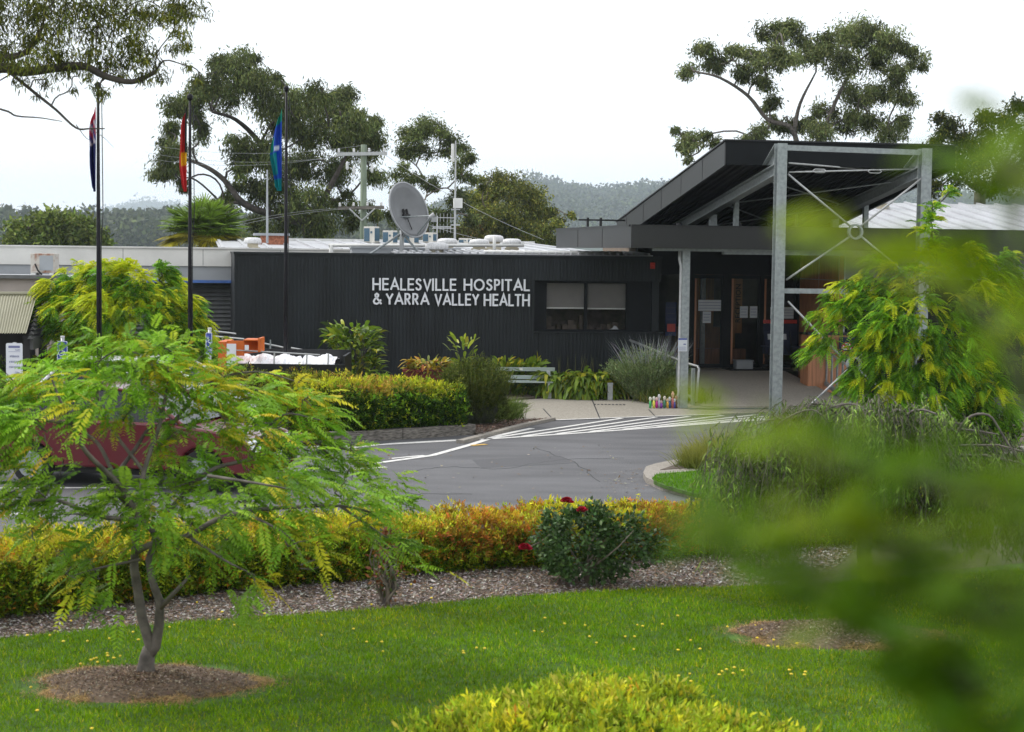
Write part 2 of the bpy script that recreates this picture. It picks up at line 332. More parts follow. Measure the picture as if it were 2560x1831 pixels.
def clump_leaves(clumps, dens, sub, L, asp, cols, wts, hang=.5, flat=.8, jit=.25, topc=None):
    """clumps: (center, r). sub-clusters through each clump, leaves round each sub-cluster"""
    cs = []; ds = []; Cs = []
    for c, r in clumps:
        m = max(3, int(sub*r*r)); sc = rdir(m)*(R.uniform(.15, 1, size=(m, 1))**.45)*r*np.array([1, 1, flat])+c
        sr = r*R.uniform(.20, .48, size=m); tone = R.uniform(.45, 1.5, size=m)
        k = max(4, int(dens*r*r/m))
        p = (sc[:, None, :]+R.normal(size=(m, k, 3))*sr[:, None, None]*np.array([1, 1, .75])).reshape(-1, 3)
        d = unit(R.normal(size=(m*k, 3))*(1-hang)+np.array([0, 0, -1.])*hang)
        C = cmix(m*k, cols, wts, .2)*np.repeat(tone, k)[:, None]
        if topc is not None:
            h = np.clip((p[:, 2]-c[2])/r, 0, 1)[:, None]*R.uniform(0, 1, size=(m*k, 1)); C = C*(1-h)+np.array(topc)*h
        cs.append(p); ds.append(d); Cs.append(C)
    c = np.concatenate(cs); n = len(c)
    return c, np.concatenate(ds), rdir(n), L*R.uniform(.6, 1.3, n), np.clip(np.concatenate(Cs), .004, .9)
def tree(name, label, base, fork, clumps, r0, dens, sub, L, asp, cols, wts, bark, hang=.5, flat=.8, extra=None, group=None, topc=None, amp=.1, lm=None, cat='tree', rmin=.015):
    t = thing(name, label, cat, base, group)
    mb = MB(); skeleton(mb, base, fork, [c for c, r in clumps], r0, rmin, amp, 7, extra); mb.build('trunk', bark, t, smooth=True)
    c, d, nn, LL, C = clump_leaves(clumps, dens, sub, L, asp, cols, wts, hang, flat, topc=topc)
    leaves('crown', c, d, nn, LL, LL*asp, C, lm or m_leafdull, t); return t
def pxclumps(lst, d, dj=2.0, k=1.0):
    o = []
    for q in lst:
        dd = d+(q[3] if len(q) > 3 else R.uniform(-dj, dj)); o.append((P(q[0], q[1], dd), q[2]/FPX*dd*k))
    return o
def inpoly(x, y, poly):
    poly = np.array(poly); ins = np.zeros(len(x), bool); n = len(poly)
    for i in range(n):
        x0, y0 = poly[i][:2]; x1, y1 = poly[(i+1) % n][:2]
        c = ((y0 > y) != (y1 > y)) & (x < (x1-x0)*(y-y0)/(y1-y0+1e-12)+x0); ins ^= c
    return ins
def scatter(poly, n):
    p = np.array([q[:2] for q in poly]); lo, hi = p.min(0), p.max(0); out_ = []; tot = 0
    while tot < n:
        q = R.uniform(lo, hi, size=(n*2, 2)); q = q[inpoly(q[:, 0], q[:, 1], p)]; out_.append(q); tot += len(q)
        if len(q) == 0: break
    return np.concatenate(out_)[:n]
def slab(name, poly, z0, z1, m, kind='structure', parent=None):
    mb = MB(); mb.prism([(float(p[0]), float(p[1])) for p in poly], z0, z1); o = mb.build(name, m, parent)
    if kind: o['kind'] = kind
    return o

# ================================================================== GROUND
def gl(lst, z=0.0): return [G(x, y, z) for x, y in lst]
slab('ground', [(-2500, -200), (2500, -200), (4500, 7500), (-4500, 7500)], -.3, -.02, m_land)
slab('asphalt_drive', [(-26, 14.5), (26, 14.5), (26, 46), (-26, 46)], -.15, 0.0, m_asph)
# lawn: far edge traced, then swept round below the camera
lawn_edge = gl([(-120, 1620), (0, 1606), (325, 1574), (600, 1556), (1000, 1527), (1240, 1502), (1618, 1480), (1800, 1474), (2030, 1470), (2300, 1440), (2700, 1400)])
lawn = [(p[0], p[1]) for p in lawn_edge] + [(14, 20), (14, -6), (-14, -6), (-14, 14)]
slab('lawn', lawn, -.12, .03, m_turf)
mul_far = gl([(-400, 1590), (0, 1540), (400, 1492), (800, 1456), (1100, 1432), (1500, 1408), (1800, 1388), (2200, 1365), (2800, 1340)])
mulch = [(p[0], p[1]) for p in lawn_edge[::-1]] + [(-14, 14.4), (-14, 15.2)] + [(p[0]-.1, p[1]+.75) for p in mul_far]
slab('mulch_bed', mulch, -.12, .016, m_soil)
# concrete forecourt in front of the entrance
fore = gl([(1160, 1082), (1270, 1057), (1381, 1051), (1571, 1044), (1800, 1036), (2300, 1018)])
slab('forecourt_path', [(p[0], p[1]) for p in fore] + [tuple(B(9, 4.6, 0)[:2]), tuple(B(1.9, 4.6, 0)[:2]), tuple(G(1640, 1004)[:2]), tuple(G(1545, 987)[:2]), tuple(G(1455, 989)[:2]), tuple(G(1290, 1003)[:2]), tuple(G(1180, 1030)[:2])], -.1, .012, m_path)
jt = MB()
for a, b in (((1358, 1022), (1384, 1050)), ((1622, 1024), (1640, 1043)), ((1476, 990), (1500, 1047))):
    pa, pb = G(*a, .016), G(*b, .016); w = np.array([.012, 0, 0]); jt.prism([tuple((pa-w)[:2]), tuple((pa+w)[:2]), tuple((pb+w)[:2]), tuple((pb-w)[:2])], .0125, .0165)
jt.build('path_joint', m_grate)['kind'] = 'structure'
# garden bed along the dark wall, left of the path
bed = gl([(300, 1112), (790, 1108), (1180, 1084), (1200, 1095), (1260, 1078), (1379, 1052), (1270, 1058), (1180, 1062), (1175, 1028), (1290, 1002), (1455, 988), (1545, 986), (1600, 1002), (1640, 1020), (1694, 1022)])
slab('garden_bed', [(p[0], p[1]) for p in bed] + [tuple(B(1.2, 4.72, 0)[:2]), tuple(B(-22, 4.72, 0)[:2]), (-20, 36)], -.1, .05, m_soil)
# concrete kerb edge of the bed
kb = MB(); kp = gl([(1150, 1109), (1200, 1096), (1260, 1080), (1320, 1064), (1381, 1051)])
for a, b in zip(kp[:-1], kp[1:]):
    w = unit(np.array([-(b-a)[1], (b-a)[0], 0]))*.075; kb.prism([tuple((a-w)[:2]), tuple((b-w)[:2]), tuple((b+w)[:2]), tuple((a+w)[:2])], -.05, .06)
kb.build('kerb', m_conc)['kind'] = 'structure'
# timber sleeper edging
sl = MB(); sp_ = gl([(560, 1118), (790, 1110), (1000, 1098), (1182, 1086)], 0)
for a, b in zip(sp_[:-1], sp_[1:]):
    w = unit(np.array([-(b-a)[1], (b-a)[0], 0]))*.1; sl.prism([tuple((a-w)[:2]), tuple((b-w)[:2]), tuple((b+w)[:2]), tuple((a+w)[:2])], -.05, .2)
o = sl.build('sleeper_edging', m_slpr, bevel=.015); tag(o, 'weathered grey timber sleeper edging below the clipped golden hedge', 'garden edging')
# island with kerb, lawn and grass clumps
isl = gl([(1608, 1195), (1615, 1180), (1640, 1172), (1700, 1160), (1760, 1140), (1900, 1118), (2120, 1085), (2560, 1040), (2900, 1030), (2900, 1310), (2200, 1290), (1900, 1275), (1800, 1262), (1720, 1245), (1650, 1225), (1615, 1208)])
slab('island_kerb', [(p[0], p[1]) for p in isl], -.05, .09, m_conc)
islin = gl([(1630, 1197), (1642, 1187), (1700, 1182), (1830, 1172), (2100, 1150), (2850, 1130), (2850, 1285), (2200, 1275), (1900, 1262), (1800, 1249), (1720, 1232), (1660, 1215), (1636, 1205)], .09)
slab('island_lawn', [(p[0], p[1]) for p in islin], .05, .1, m_turf)
islm = gl([(1650, 1176), (1720, 1152), (1900, 1122), (2120, 1092), (2560, 1050), (2850, 1040), (2850, 1105), (2100, 1130), (1830, 1160), (1700, 1172)], .09)
slab('island_mulch', [(p[0], p[1]) for p in islm], .05, .098, m_soil)

def strip(mb, pts, w, z=.005, h=.004):
    for a, b in zip(pts[:-1], pts[1:]):
        a = np.array(a); b = np.array(b); q = unit(np.array([-(b-a)[1], (b-a)[0], 0]))*w/2
        mb.prism([tuple((a-q)[:2]), tuple((b-q)[:2]), tuple((b+q)[:2]), tuple((a+q)[:2])], z, z+h)
def cr_(p): return cr(p, 8)
# markings: hatched crossing
mk = MB()
border = gl([(1200, 1100), (1400, 1087), (1600, 1073), (1800, 1058), (1950, 1048)])
strip(mk, border, .13)
def bl(u, a, b): return G(a[0]+(b[0]-a[0])*u, a[1]+(b[1]-a[1])*u)
for i in range(8):
    x0 = 1225+i*84; y0 = 1099-(x0-1200)*.0685; x1 = x0+330; y1 = 1056-(x1-1200)*.026
    if x1 > 1960: u = (1960-x0)/(x1-x0); x1, y1 = 1960, y0+(y1-y0)*u
    strip(mk, [G(x0, y0), G(x1, y1)], .115, z=.0051+i*.0002)
strip(mk, gl([(1390, 1052), (1571, 1045), (1800, 1037.5)]), .10, z=.013, h=.004)
mk.build('crossing_marking', m_paint)['kind'] = 'structure'
mk = MB()
strip(mk, gl([(780, 1118), (900, 1116), (1140, 1103)]), .10)
strip(mk, gl([(865, 1122), (980, 1110), (1142, 1101)]), .10, z=.0055)
strip(mk, gl([(935, 1160), (1080, 1140), (1180, 1112), (1250, 1089), (1330, 1072)]), .13)
strip(mk, gl([(975, 1148), (1060, 1140)]), .09, z=.0055)
strip(mk, gl([(-60, 1294), (0, 1291), (130, 1276)]), .12)
strip(mk, gl([(-60, 1222), (420, 1220)]), .10)
strip(mk, gl([(40, 1262), (160, 1262)]), .10)
strip(mk, gl([(870, 1176), (965, 1169)]), .10)
mk.build('parking_marking', m_paint)['kind'] = 'structure'
mk = MB(); strip(mk, gl([(1178, 1115), (1215, 1112)]), .12, z=.006); mk.build('yellow_marking', m_paintY)['kind'] = 'structure'
for pts_ in ([(1010, 1180), (1120, 1168), (1260, 1172), (1400, 1150), (1560, 1146)], [(1340, 1120), (1440, 1160), (1500, 1205)], [(900, 1200), (1000, 1232), (1180, 1236)]):
    ck = MB(); q = cr_([G(*p) for p in pts_]); 
    for i in range(1, len(q)-1): q[i] = q[i]+np.array([R.normal()*.03, R.normal()*.05, 0])
    strip(ck, q, .012, z=.0012, h=.0015); ck.build('road_crack', m_blk2)['kind'] = 'structure'
ck = MB(); q = gl([(1180, 1150), (1400, 1140), (1440, 1158), (1205, 1170)]); ck.prism([tuple(p[:2]) for p in q], .0008, .0022); ck.build('road_patch', mat('newer_asphalt', (.075, .075, .08), .8, scale=40, var=.25))['kind'] = 'structure'
# mound of mulch under the left tree, and the one on the right
m_soilb = mat('brown_mulch', (0.13, 0.09, 0.06), 0.95, scale=30, var=.4, bump=.5)
def mound(name, cx, cy, rx_, ry_, h, m):
    c = G(cx, cy); mb = MB(); K = 40; rings = []
    for j, (f, z) in enumerate([(1.0, .0), (.94, .35), (.8, .62), (.55, .82), (.25, .97), (.02, 1)]):
        rings.append([mb.pt((c[0]+rx_*f*(1+.10*math.sin(3*a+1)+.06*math.sin(7*a))*math.cos(a), c[1]+ry_*f*(1+.1*math.sin(2*a))*math.sin(a), .022+h*z+.02*R.rand()*(j > 0))) for a in [2*math.pi*i/K for i in range(K)]])
    for k in range(5):
        for j in range(K): mb.face([rings[k][j], rings[k][(j+1) % K], rings[k+1][(j+1) % K], rings[k+1][j]])
    mb.face(rings[-1]); o = mb.build(name, m, None, smooth=True); o['kind'] = 'structure'; return c
mc1 = mound('mulch_mound', 365, 1722, .86, .56, .07, m_soilb)
mc2 = mound('mulch_mound', 2080, 1598, .9, .55, .07, m_soilb)

# chips, grass
def chips(name, poly, n, z, smin, smax, cols, wts):
    q = scatter(poly, n); c = np.column_stack([q, np.full(len(q), z)+R.uniform(0, .012, len(q))]); d = rdir(len(q)); d[:, 2] *= .22
    nn = np.tile([0, 0, 1.], (len(q), 1))+R.normal(size=(len(q), 3))*.3; L = R.uniform(smin, smax, len(q))
    o = leaves(name, c, d, nn, L, L*R.uniform(.2, .5, len(q)), cmix(len(q), cols, wts, .2), m_chip); o['kind'] = 'stuff'; return o
CH = [(.32, .29, .26), (.18, .13, .095), (.08, .06, .045), (.46, .43, .40), (.26, .17, .11)]
vis_m = [(p[0], p[1]) for p in lawn_edge[1:9]][::-1] + [(-10, 14.2), (-10, 15.0)] + [(p[0], p[1]+.5) for p in mul_far[1:8]]
chips('bark_mulch', vis_m, 66000, .02, .02, .06, CH, (3, 3, 2, 1.6, 1.6))
chips('bark_mulch', [(p[0], p[1]) for p in gl([(1180, 1085), (1205, 1094), (1262, 1076), (1372, 1052), (1270, 1057), (1190, 1064)])], 2500, .055, .03, .07, [(.16, .1, .075), (.09, .06, .045), (.22, .17, .14)], (2, 2, 1))
chips('bark_mulch', [(p[0], p[1]) for p in gl([(1270, 1003), (1460, 988), (1560, 990), (1660, 1020), (1560, 960), (1290, 980)])], 3500, .055, .03, .07, [(.16, .1, .075), (.09, .06, .045), (.22, .17, .14)], (2, 2, 1))
def ring_pts(c, n, rx_, ry_, r0, r1):
    a = R.uniform(0, 2*math.pi, n); f = R.uniform(r0, r1, n)
    return np.column_stack([c[0]+rx_*f*np.cos(a), c[1]+ry_*f*np.sin(a), .03+.08*np.clip(1-f, 0, 1)**.4])
for c, rx_, ry_ in ((mc1, .86, .56), (mc2, .9, .55)):
    p = ring_pts(c, 9000, rx_, ry_, .0, .98); d = rdir(len(p)); d[:, 2] *= .3; L = R.uniform(.012, .035, len(p))
    o = leaves('bark_mulch', p+[0, 0, .012], d, np.tile([0, 0, 1.], (len(p), 1))+R.normal(size=(len(p), 3))*.3, L, L*.4, cmix(len(p), [(.20, .14, .095), (.11, .075, .05), (.34, .28, .22)], (2, 2, 1)), m_chip); o['kind'] = 'stuff'
    p = ring_pts(c, 24000, rx_, ry_, .78, 1.22); wv = 1+.13*np.sin(np.arctan2(p[:, 1]-c[1], p[:, 0]-c[0])*5+1)+.08*np.sin(np.arctan2(p[:, 1]-c[1], p[:, 0]-c[0])*11); p[:, :2] = c[:2]+(p[:, :2]-c[:2])*wv[:, None]; d = R.normal(size=(len(p), 3))*[1, 1, .2]+[0, 0, .35]
    o = blades('dry_straw', p-[0, 0, .01], d, R.uniform(.04, .09, len(p)), .004, R.uniform(.2, .8, len(p)), cmix(len(p), [(.52, .34, .15), (.38, .26, .12), (.24, .2, .08)], (2, 1.4, .6), .15), m_chip, None, seg=2, kind='grass'); o['kind'] = 'stuff'
# lawn grass, denser where it is large in the picture
q = scatter([(-10, 14.0)]+[(p[0]*1.0, p[1]) for p in gl([(-60, 1612), (325, 1574), (1000, 1526), (1240, 1501), (1618, 1479), (2030, 1469), (2700, 1420)])] + [(6.5, 9.5), (-10, 9.5)], 470000)
for c, rx_, ry_ in ((mc1, .86, .56), (mc2, .9, .55)):
    dd = ((q[:, 0]-c[0])/rx_)**2+((q[:, 1]-c[1])/ry_)**2; q = q[dd > 1.12+R.uniform(0, .75, len(q))]
def vnoise(x, y, s):
    return (np.sin(x*s*1.7+np.sin(y*s*2.3)*1.3)+np.sin(y*s*1.9+1.3+np.sin(x*s*1.1)*1.7)+np.sin((x+y)*s*3.1+.5)*.5)/2.5
vn = vnoise(q[:, 0], q[:, 1], 1.1); vn2 = vnoise(q[:, 0]+5, q[:, 1]-3, 4.0)
b = np.column_stack([q, np.full(len(q), .025)]); d = R.normal(size=(len(q), 3))*[.45, .45, .1]+[0, 0, 1]
C = cmix(len(q), [(.075, .15, .02), (.11, .19, .028), (.05, .105, .018), (.26, .26, .10)], (3, 2.2, 1.6, .45), .16)*(1+.2*vn+.16*vn2)[:, None]; C[:, 0] *= 1+.25*np.clip(vnoise(q[:, 0]*.6+2, q[:, 1]*.6, 1.3), 0, 1)
o = blades('lawn_grass', b, d, R.uniform(.035, .075, len(q))*(1+.25*vn2), R.uniform(.004, .0075, len(q)), R.uniform(.0, .5, len(q)), np.clip(C, .004, 1), m_grass, None, seg=2, kind='grass'); o['kind'] = 'stuff'
q = scatter([(p[0], p[1]) for p in gl([(-60, 1620), (600, 1562), (1618, 1485), (2400, 1450)])] + [(6, 9.5), (-5, 9.5)], 60000); vv = vnoise(q[:, 0]+1, q[:, 1]*1.3+2, 1.7)*vnoise(q[:, 0]-4, q[:, 1]+7, .8); q = q[vv > .38+R.uniform(0, .35, len(q))]
b = np.column_stack([q, np.full(len(q), .028)]); d = R.normal(size=(len(q), 3))*[.8, .8, .1]+[0, 0, .8]; o = blades('dry_lawn_grass', b, d, R.uniform(.03, .07, len(q)), .005, .3, cmix(len(q), [(.34, .30, .13), (.26, .28, .1)], (1, 1)), m_chip, None, seg=2, kind='grass'); o['kind'] = 'stuff'
q = scatter([(p[0], p[1]) for p in islin], 60000); b = np.column_stack([q, np.full(len(q), .098)]); d = R.normal(size=(len(q), 3))*[.5, .5, .1]+[0, 0, 1]
o = blades('island_grass', b, d, R.uniform(.04, .08, len(q)), .008, .2, cmix(len(q), [(.05, .13, .018), (.08, .17, .03), (.04, .10, .018)], (3, 2, 1)), m_grass, None, seg=1, kind='grass'); o['kind'] = 'stuff'
# fallen leaves on the road edge
q = scatter([(p[0], p[1]) for p in gl([(1500, 1190), (1620, 1170), (1640, 1230), (1500, 1240)])], 60)
q = np.concatenate([q, scatter([(p[0], p[1]) for p in gl([(800, 1130), (1600, 1110), (1600, 1240), (900, 1240)])], 110)])
d = rdir(len(q)); d[:, 2] = .05; o = leaves('leaf_litter', np.column_stack([q, np.full(len(q), .012)]), d, np.tile([0, 0, 1.], (len(q), 1))+R.normal(size=(len(q), 3))*.2, R.uniform(.03, .08, len(q)), .035, cmix(len(q), [(.3, .27, .2), (.16, .11, .06)], (1, 1)), m_chip); o['kind'] = 'stuff'

# ================================================================== HOSPITAL BUILDING
hosp = thing('hospital_building', 'long low hospital building with charcoal ribbed wall, pale metal roof and glazed entrance', 'building', B(0, 4.72, 0))
SW = 4.72                                   # plane of the dark wall
tL = Bp(586, 700, SW)[0]; tR = Bp(1654, 700, SW)[0]; zT = Bp(1500, 645, SW)[1]
w0, zwt = Bp(1338, 702, SW); zwb = Bp(1338, 829, SW)[1]
mb = MB(B)
mb.box(tL, w0, SW+.04, SW+.22, 0, zT); mb.box(w0, tR, SW+.04, SW+.22, zwt, zT); mb.box(w0, tR, SW+.04, SW+.22, 0, zwb)
x = tL
while x < tR-.06:
    if x+.05 < w0: mb.box(x, x+.05, SW+.024, SW+.04, 0, zT-.06)
    else: mb.box(x, x+.05, SW+.024, SW+.04, zwt+.01, zT-.06); mb.box(x, x+.05, SW+.024, SW+.04, 0, zwb-.04)
    x += .0885
mb.box(tL, tL+.18, SW+.22, 10, 0, zT); mb.box(tR-.18, tR-.002, SW+.22, 8.2, 0, zT)
mb.build('ribbed_wall', m_dark, hosp)
mb = MB(B); mb.box(tL-.02, tR+.02, SW-.02, SW+.3, zT, zT+.05); mb.box(tL-.02, tL+.2, SW+.3, 10, zT, zT+.05); mb.build('parapet_capping', m_dark, hosp)
mb = MB(B); mb.box(w0-.01, tR+.06, SW-.05, SW+.26, zwb-.035, zwb); mb.build('window_sill', m_dark, hosp)
# recess back panel and window
ta, za = Bp(1366, 708, SW+.3); tb, zb = Bp(1567, 826, SW+.3); tm = Bp(1464, 760, SW+.3)[0]
mb = MB(B); mb.box(tb+.001, tR-.19, SW+.26, SW+.34, zwb+.002, zwt-.002); mb.build('recess_panel', m_darkflat, hosp); mb = MB(B); mb.box(w0+.002, ta-.05, SW+.24, SW+.34, zwb+.002, zwt-.002); mb.build('recess_panel', m_darkflat, hosp)
mb = MB(B)
for q in ((ta-.05, tb, zwt-.06, zwt), (ta-.05, tb, zwb, zb+.02), (ta-.05, ta, zb+.02, zwt-.06), (tm-.04, tm+.03, zb+.02, zwt-.06), (tb-.04, tb, zb+.02, zwt-.06)): mb.box(q[0], q[1], SW+.235, SW+.32, q[2], q[3])
win = mb.build('window', m_darkflat, hosp)
mb = MB(B); mb.box(ta, tb-.04, SW+.28, SW+.288, zb+.02, zwt-.06); mb.build('pane', glassmat('window_glass', (.02, .02, .02), .12, .02), win)
zbl = Bp(1460, 769, SW+.36)[1]
mb = MB(B); mb.box(ta-.02, tm-.03, SW+.36, SW+.37, zbl, zwt); mb.box(tm+.02, tb, SW+.36, SW+.37, zbl-.01, zwt); mb.build('blind', m_blind, win)
mb = MB(B); mb.box(ta-.02, tm-.03, SW+.345, SW+.375, zbl-.035, zbl); mb.box(tm+.02, tb, SW+.345, SW+.375, zbl-.045, zbl-.012); mb.build('blind_rail', m_white, win)
mb = MB(B); mb.box(w0, tR-.2, SW+1.9, SW+2, 0, zT-.05); mb.box(w0-.1, w0, SW+.3, SW+2, 0, zT-.05); mb.box(w0, tR-.2, SW+.3, SW+1.9, zT-.2, zT-.1); mb.box(w0, tR-.2, SW+.4, SW+1.9, zwb-.25, zwb-.15); mb.build('office_room', m_desk, hosp)
mb = MB(B)
for k in range(13):
    xx = ta+.08+k*(tb-ta-.2)/13; mb.box(xx, xx+R.uniform(.05, .16), SW+.75, SW+.9, zwb-.1, zwb+R.uniform(.06, .38))
mb.build('shelf_item', m_desk, hosp)
mb = MB(B); tt = Bp(1533, 818, SW+.5)[0]; mb.prism([(tt-.12, zwb+.03), (tt+.14, zwb+.03), (tt+.06, zwb+.12), (tt+.02, zwb+.13), (tt-.02, zwb+.07)], SW+.45, SW+.5, 'y'); mb.build('paper_pile', m_paper, hosp)
# alarm beacon
ta_, za_ = Bp(1631, 664, SW); mb = MB(B); mb.box(ta_-.06, ta_+.06, SW-.04, SW+.012, za_-.085, za_+.07); mb.box(ta_-.035, ta_+.035, SW-.07, SW-.04, za_-.06, za_-.0)
o = mb.build('alarm_beacon', m_red, None, bevel=.01); tag(o, 'small red alarm beacon high on the right end of the charcoal wall', 'alarm')

# ---- lettering (strokes)
STR = {
 'H': (.72, [[(0, 0), (0, 1)], [(.72, 0), (.72, 1)], [(0, .5), (.72, .5)]]), 'E': (.5, [[(.5, 0), (0, 0), (0, 1), (.5, 1)], [(0, .52), (.46, .52)]]),
 'A': (.84, [[(0, 0), (.42, 1), (.84, 0)], [(.15, .33), (.69, .33)]]), 'L': (.46, [[(0, 1), (0, 0), (.46, 0)]]), 'I': (0, [[(0, 0), (0, 1)]]),
 'S': (.5, [[(.47, .84), (.40, .95), (.25, 1), (.1, .94), (.03, .78), (.08, .64), (.25, .53), (.42, .43), (.5, .27), (.43, .08), (.25, 0), (.07, .05), (0, .2)]]),
 'V': (.72, [[(0, 1), (.36, 0), (.72, 1)]]), 'O': (.96, [[(.48+.48*math.cos(a), .5+.5*math.sin(a)) for a in [2*math.pi*k/22 for k in range(23)]]]),
 'P': (.46, [[(0, 0), (0, 1), (.24, 1), (.4, .94), (.46, .75), (.4, .56), (.24, .49), (0, .49)]]), 'T': (.56, [[(.28, 0), (.28, 1)], [(0, 1), (.56, 1)]]),
 'R': (.5, [[(0, 0), (0, 1), (.24, 1), (.4, .94), (.46, .75), (.4, .56), (.24, .49), (0, .49)], [(.2, .49), (.5, 0)]]), 'Y': (.66, [[(0, 1), (.33, .47), (.66, 1)], [(.33, .47), (.33, 0)]]),
 '&': (.66, [[(.66, 0), (.16, .74), (.14, .9), (.27, 1), (.4, .9), (.38, .74), (.1, .46), (0, .25), (.08, .06), (.27, 0), (.45, .1), (.62, .4)]])}
def letters(words, px0, px1, pyb, pyt, par):
    """words laid between two picture columns on the wall plane, one mesh per letter"""
    t0, zb_ = Bp(px0, pyb, SW-.03); t1 = Bp(px1, pyb, SW-.03)[0]; h = Bp(px0, pyt, SW-.03)[1]-zb_; w = .043
    tot = 0; items = []
    for ch in words:
        if ch == ' ': continue
        ww = STR[ch][0]*h*.80; items.append((ch, tot)); tot += ww+.27*h+(.0 if ch not in 'VAY' else -.06*h)
    tot -= .27*h; k = (t1-t0)/tot
    for ch, x0 in items:
        mb = MB(B)
        for si, st in enumerate(STR[ch][1]):
            pts = [np.array([t0+(x0+a*h*.80)*k, zb_+b*h]) for a, b in st]
            L_, R_ = [], []
            for i, p in enumerate(pts):
                d1 = pts[i]-pts[i-1] if i > 0 else pts[i+1]-pts[i]; d2 = pts[i+1]-pts[i] if i < len(pts)-1 else d1
                d1 = d1/np.linalg.norm(d1); d2 = d2/np.linalg.norm(d2); n1 = np.array([-d1[1], d1[0]]); n2 = np.array([-d2[1], d2[0]])
                m = n1+n2; m = m/np.linalg.norm(m); m = m/max(.38, float(np.dot(m, n1))); q = p
                if i == 0: q = p-d1*w*.5*(1 if ch in 'HELIT' else .3)
                if i == len(pts)-1: q = p+d1*w*.5*(1 if ch in 'HELIT' else .3)
                L_.append(q+m*w/2); R_.append(q-m*w/2)
            y0, y1 = SW-.055-si*.002, SW-.015
            for i in range(len(pts)-1):
                a, b, c, d = L_[i], L_[i+1], R_[i+1], R_[i]
                mb.hexa([(a[0], y0, a[1]), (b[0], y0, b[1]), (c[0], y0, c[1]), (d[0], y0, d[1]), (a[0], y1, a[1]), (b[0], y1, b[1]), (c[0], y1, c[1]), (d[0], y1, d[1])])
        mb.build('letter', m_swht, par)
lt0 = Bp(930, 765, SW); sg = thing('hospital_sign', 'raised white capital lettering reading HEALESVILLE HOSPITAL & YARRA VALLEY HEALTH on charcoal wall', 'sign', B(lt0[0], SW-.02, lt0[1]))
letters('HEALESVILLE', 933, 1138, 724, 697.5, sg); letters('HOSPITAL', 1161, 1322, 725, 699.5, sg)
letters('&', 934, 953, 760, 734.5, sg); letters('YARRA', 966, 1070, 761, 735, sg); letters('VALLEY', 1088, 1194, 762, 736, sg); letters('HEALTH', 1211, 1322, 763.5, 737, sg)
mb = MB(B)
for yy in (706, 724, 741, 759):
    a = Bp(930, yy, SW); b_ = Bp(1326, yy+1.4, SW); mb.box(a[0], b_[0], SW-.014, SW+.0, a[1]-.015, a[1]+.015)
mb.build('mounting_rail', m_dark, sg)

# ---- lower canopy
can = thing('entrance_canopy', 'low flat charcoal entrance canopy spanning the doors, beneath the tall sloping roof', 'canopy', B(0, 0, 0))
zct, zcb = Bp(1573, 566, 0)[1], Bp(1573, 620, 0)[1]
mb = MB(B); mb.box(0, 12.5, 0, .08, zcb, zct); mb.box(0, .08, .08, 8.2, zcb, zct); mb.build('fascia', m_fascia, can)
mb = MB(B); mb.box(.0, 12.5, -.03, .1, zct, zct+.04); mb.box(-.03, .1, .1, 8.2, zct, zct+.04); mb.build('capping', m_black, can)
for s_ in (2.8, 5.5):
    mb = MB(B); mb.box(-.006, 0, s_, s_+.025, zcb+.02, zct-.02); mb.build('panel_joint', m_black, can)
mb = MB(B); mb.box(.08, 12.5, .08, 8.2, zcb+.05, zcb+.1); mb.build('soffit', m_soff, can)
mb = MB(B); mb.box(.08, 12.5, .08, 8.2, zct-.12, zct-.06); mb.build('roof_deck', m_fascia, can)
mb = MB(B); mb.box(.6, 12.4, .35, .47, zcb-.06, zcb+.05); mb.box(2.3, 5.6, .5, .7, zcb-.12, zcb-.0); mb.build('edge_beam', m_galv, can)
tc1 = Bp(1698, 1012, .55)[0]
def ibeam_col(mb, t, s, w, z0, z1):
    mb.box(t, t+w, s, s+.02, z0, z1); mb.box(t, t+w, s+w-.02, s+w, z0, z1); mb.box(t+w/2-.01, t+w/2+.01, s+.02, s+w-.02, z0, z1)
for tt_ in (tc1, tc1+8.6):
    mb = MB(B); mb.box(tt_+.02, tt_+.20, .55, .75, .012, zcb-.055); mb.build('column', m_galv, can, bevel=.008)
mb = MB(B); mb.tube([(tc1-.03, .62, zcb-.02), (tc1-.03, .62, zcb-.25), (tc1+.0, .6, zcb-.4), (tc1-.0, .6, .35), (tc1-.10, .58, .02)], .035, 10); mb.build('downpipe', m_galvL, can, smooth=True)
pt_, pz_ = Bp(1697, 855, .5); 
ps = thing('notice_poster', 'white notice with blue heading taped to the left entrance column', 'notice', B(pt_+.1, .54, pz_))
mb = MB(B); a1 = Bp(1696, 846, .53); a2 = Bp(1718, 879, .53); mb.box(a1[0], a2[0], .538, .545, a2[1], a1[1]); mb.build('sheet', m_paper, ps)
mb = MB(B); mb.box(a1[0]+.004, a2[0]-.004, .534, .537, a1[1]-.035, a1[1]-.004); mb.build('heading', m_sblue, ps)
mb = MB(B)
for k in range(4): mb.box(a1[0]+.02, a2[0]-.02-.02*(k % 2), .5345, .537, a2[1]+.03+k*.022, a2[1]+.036+k*.022)
mb.box(a2[0]-.09, a2[0]-.03, .5345, .537, a2[1]+.145, a2[1]+.175); mb.build('printed_lines', m_stxt, ps)

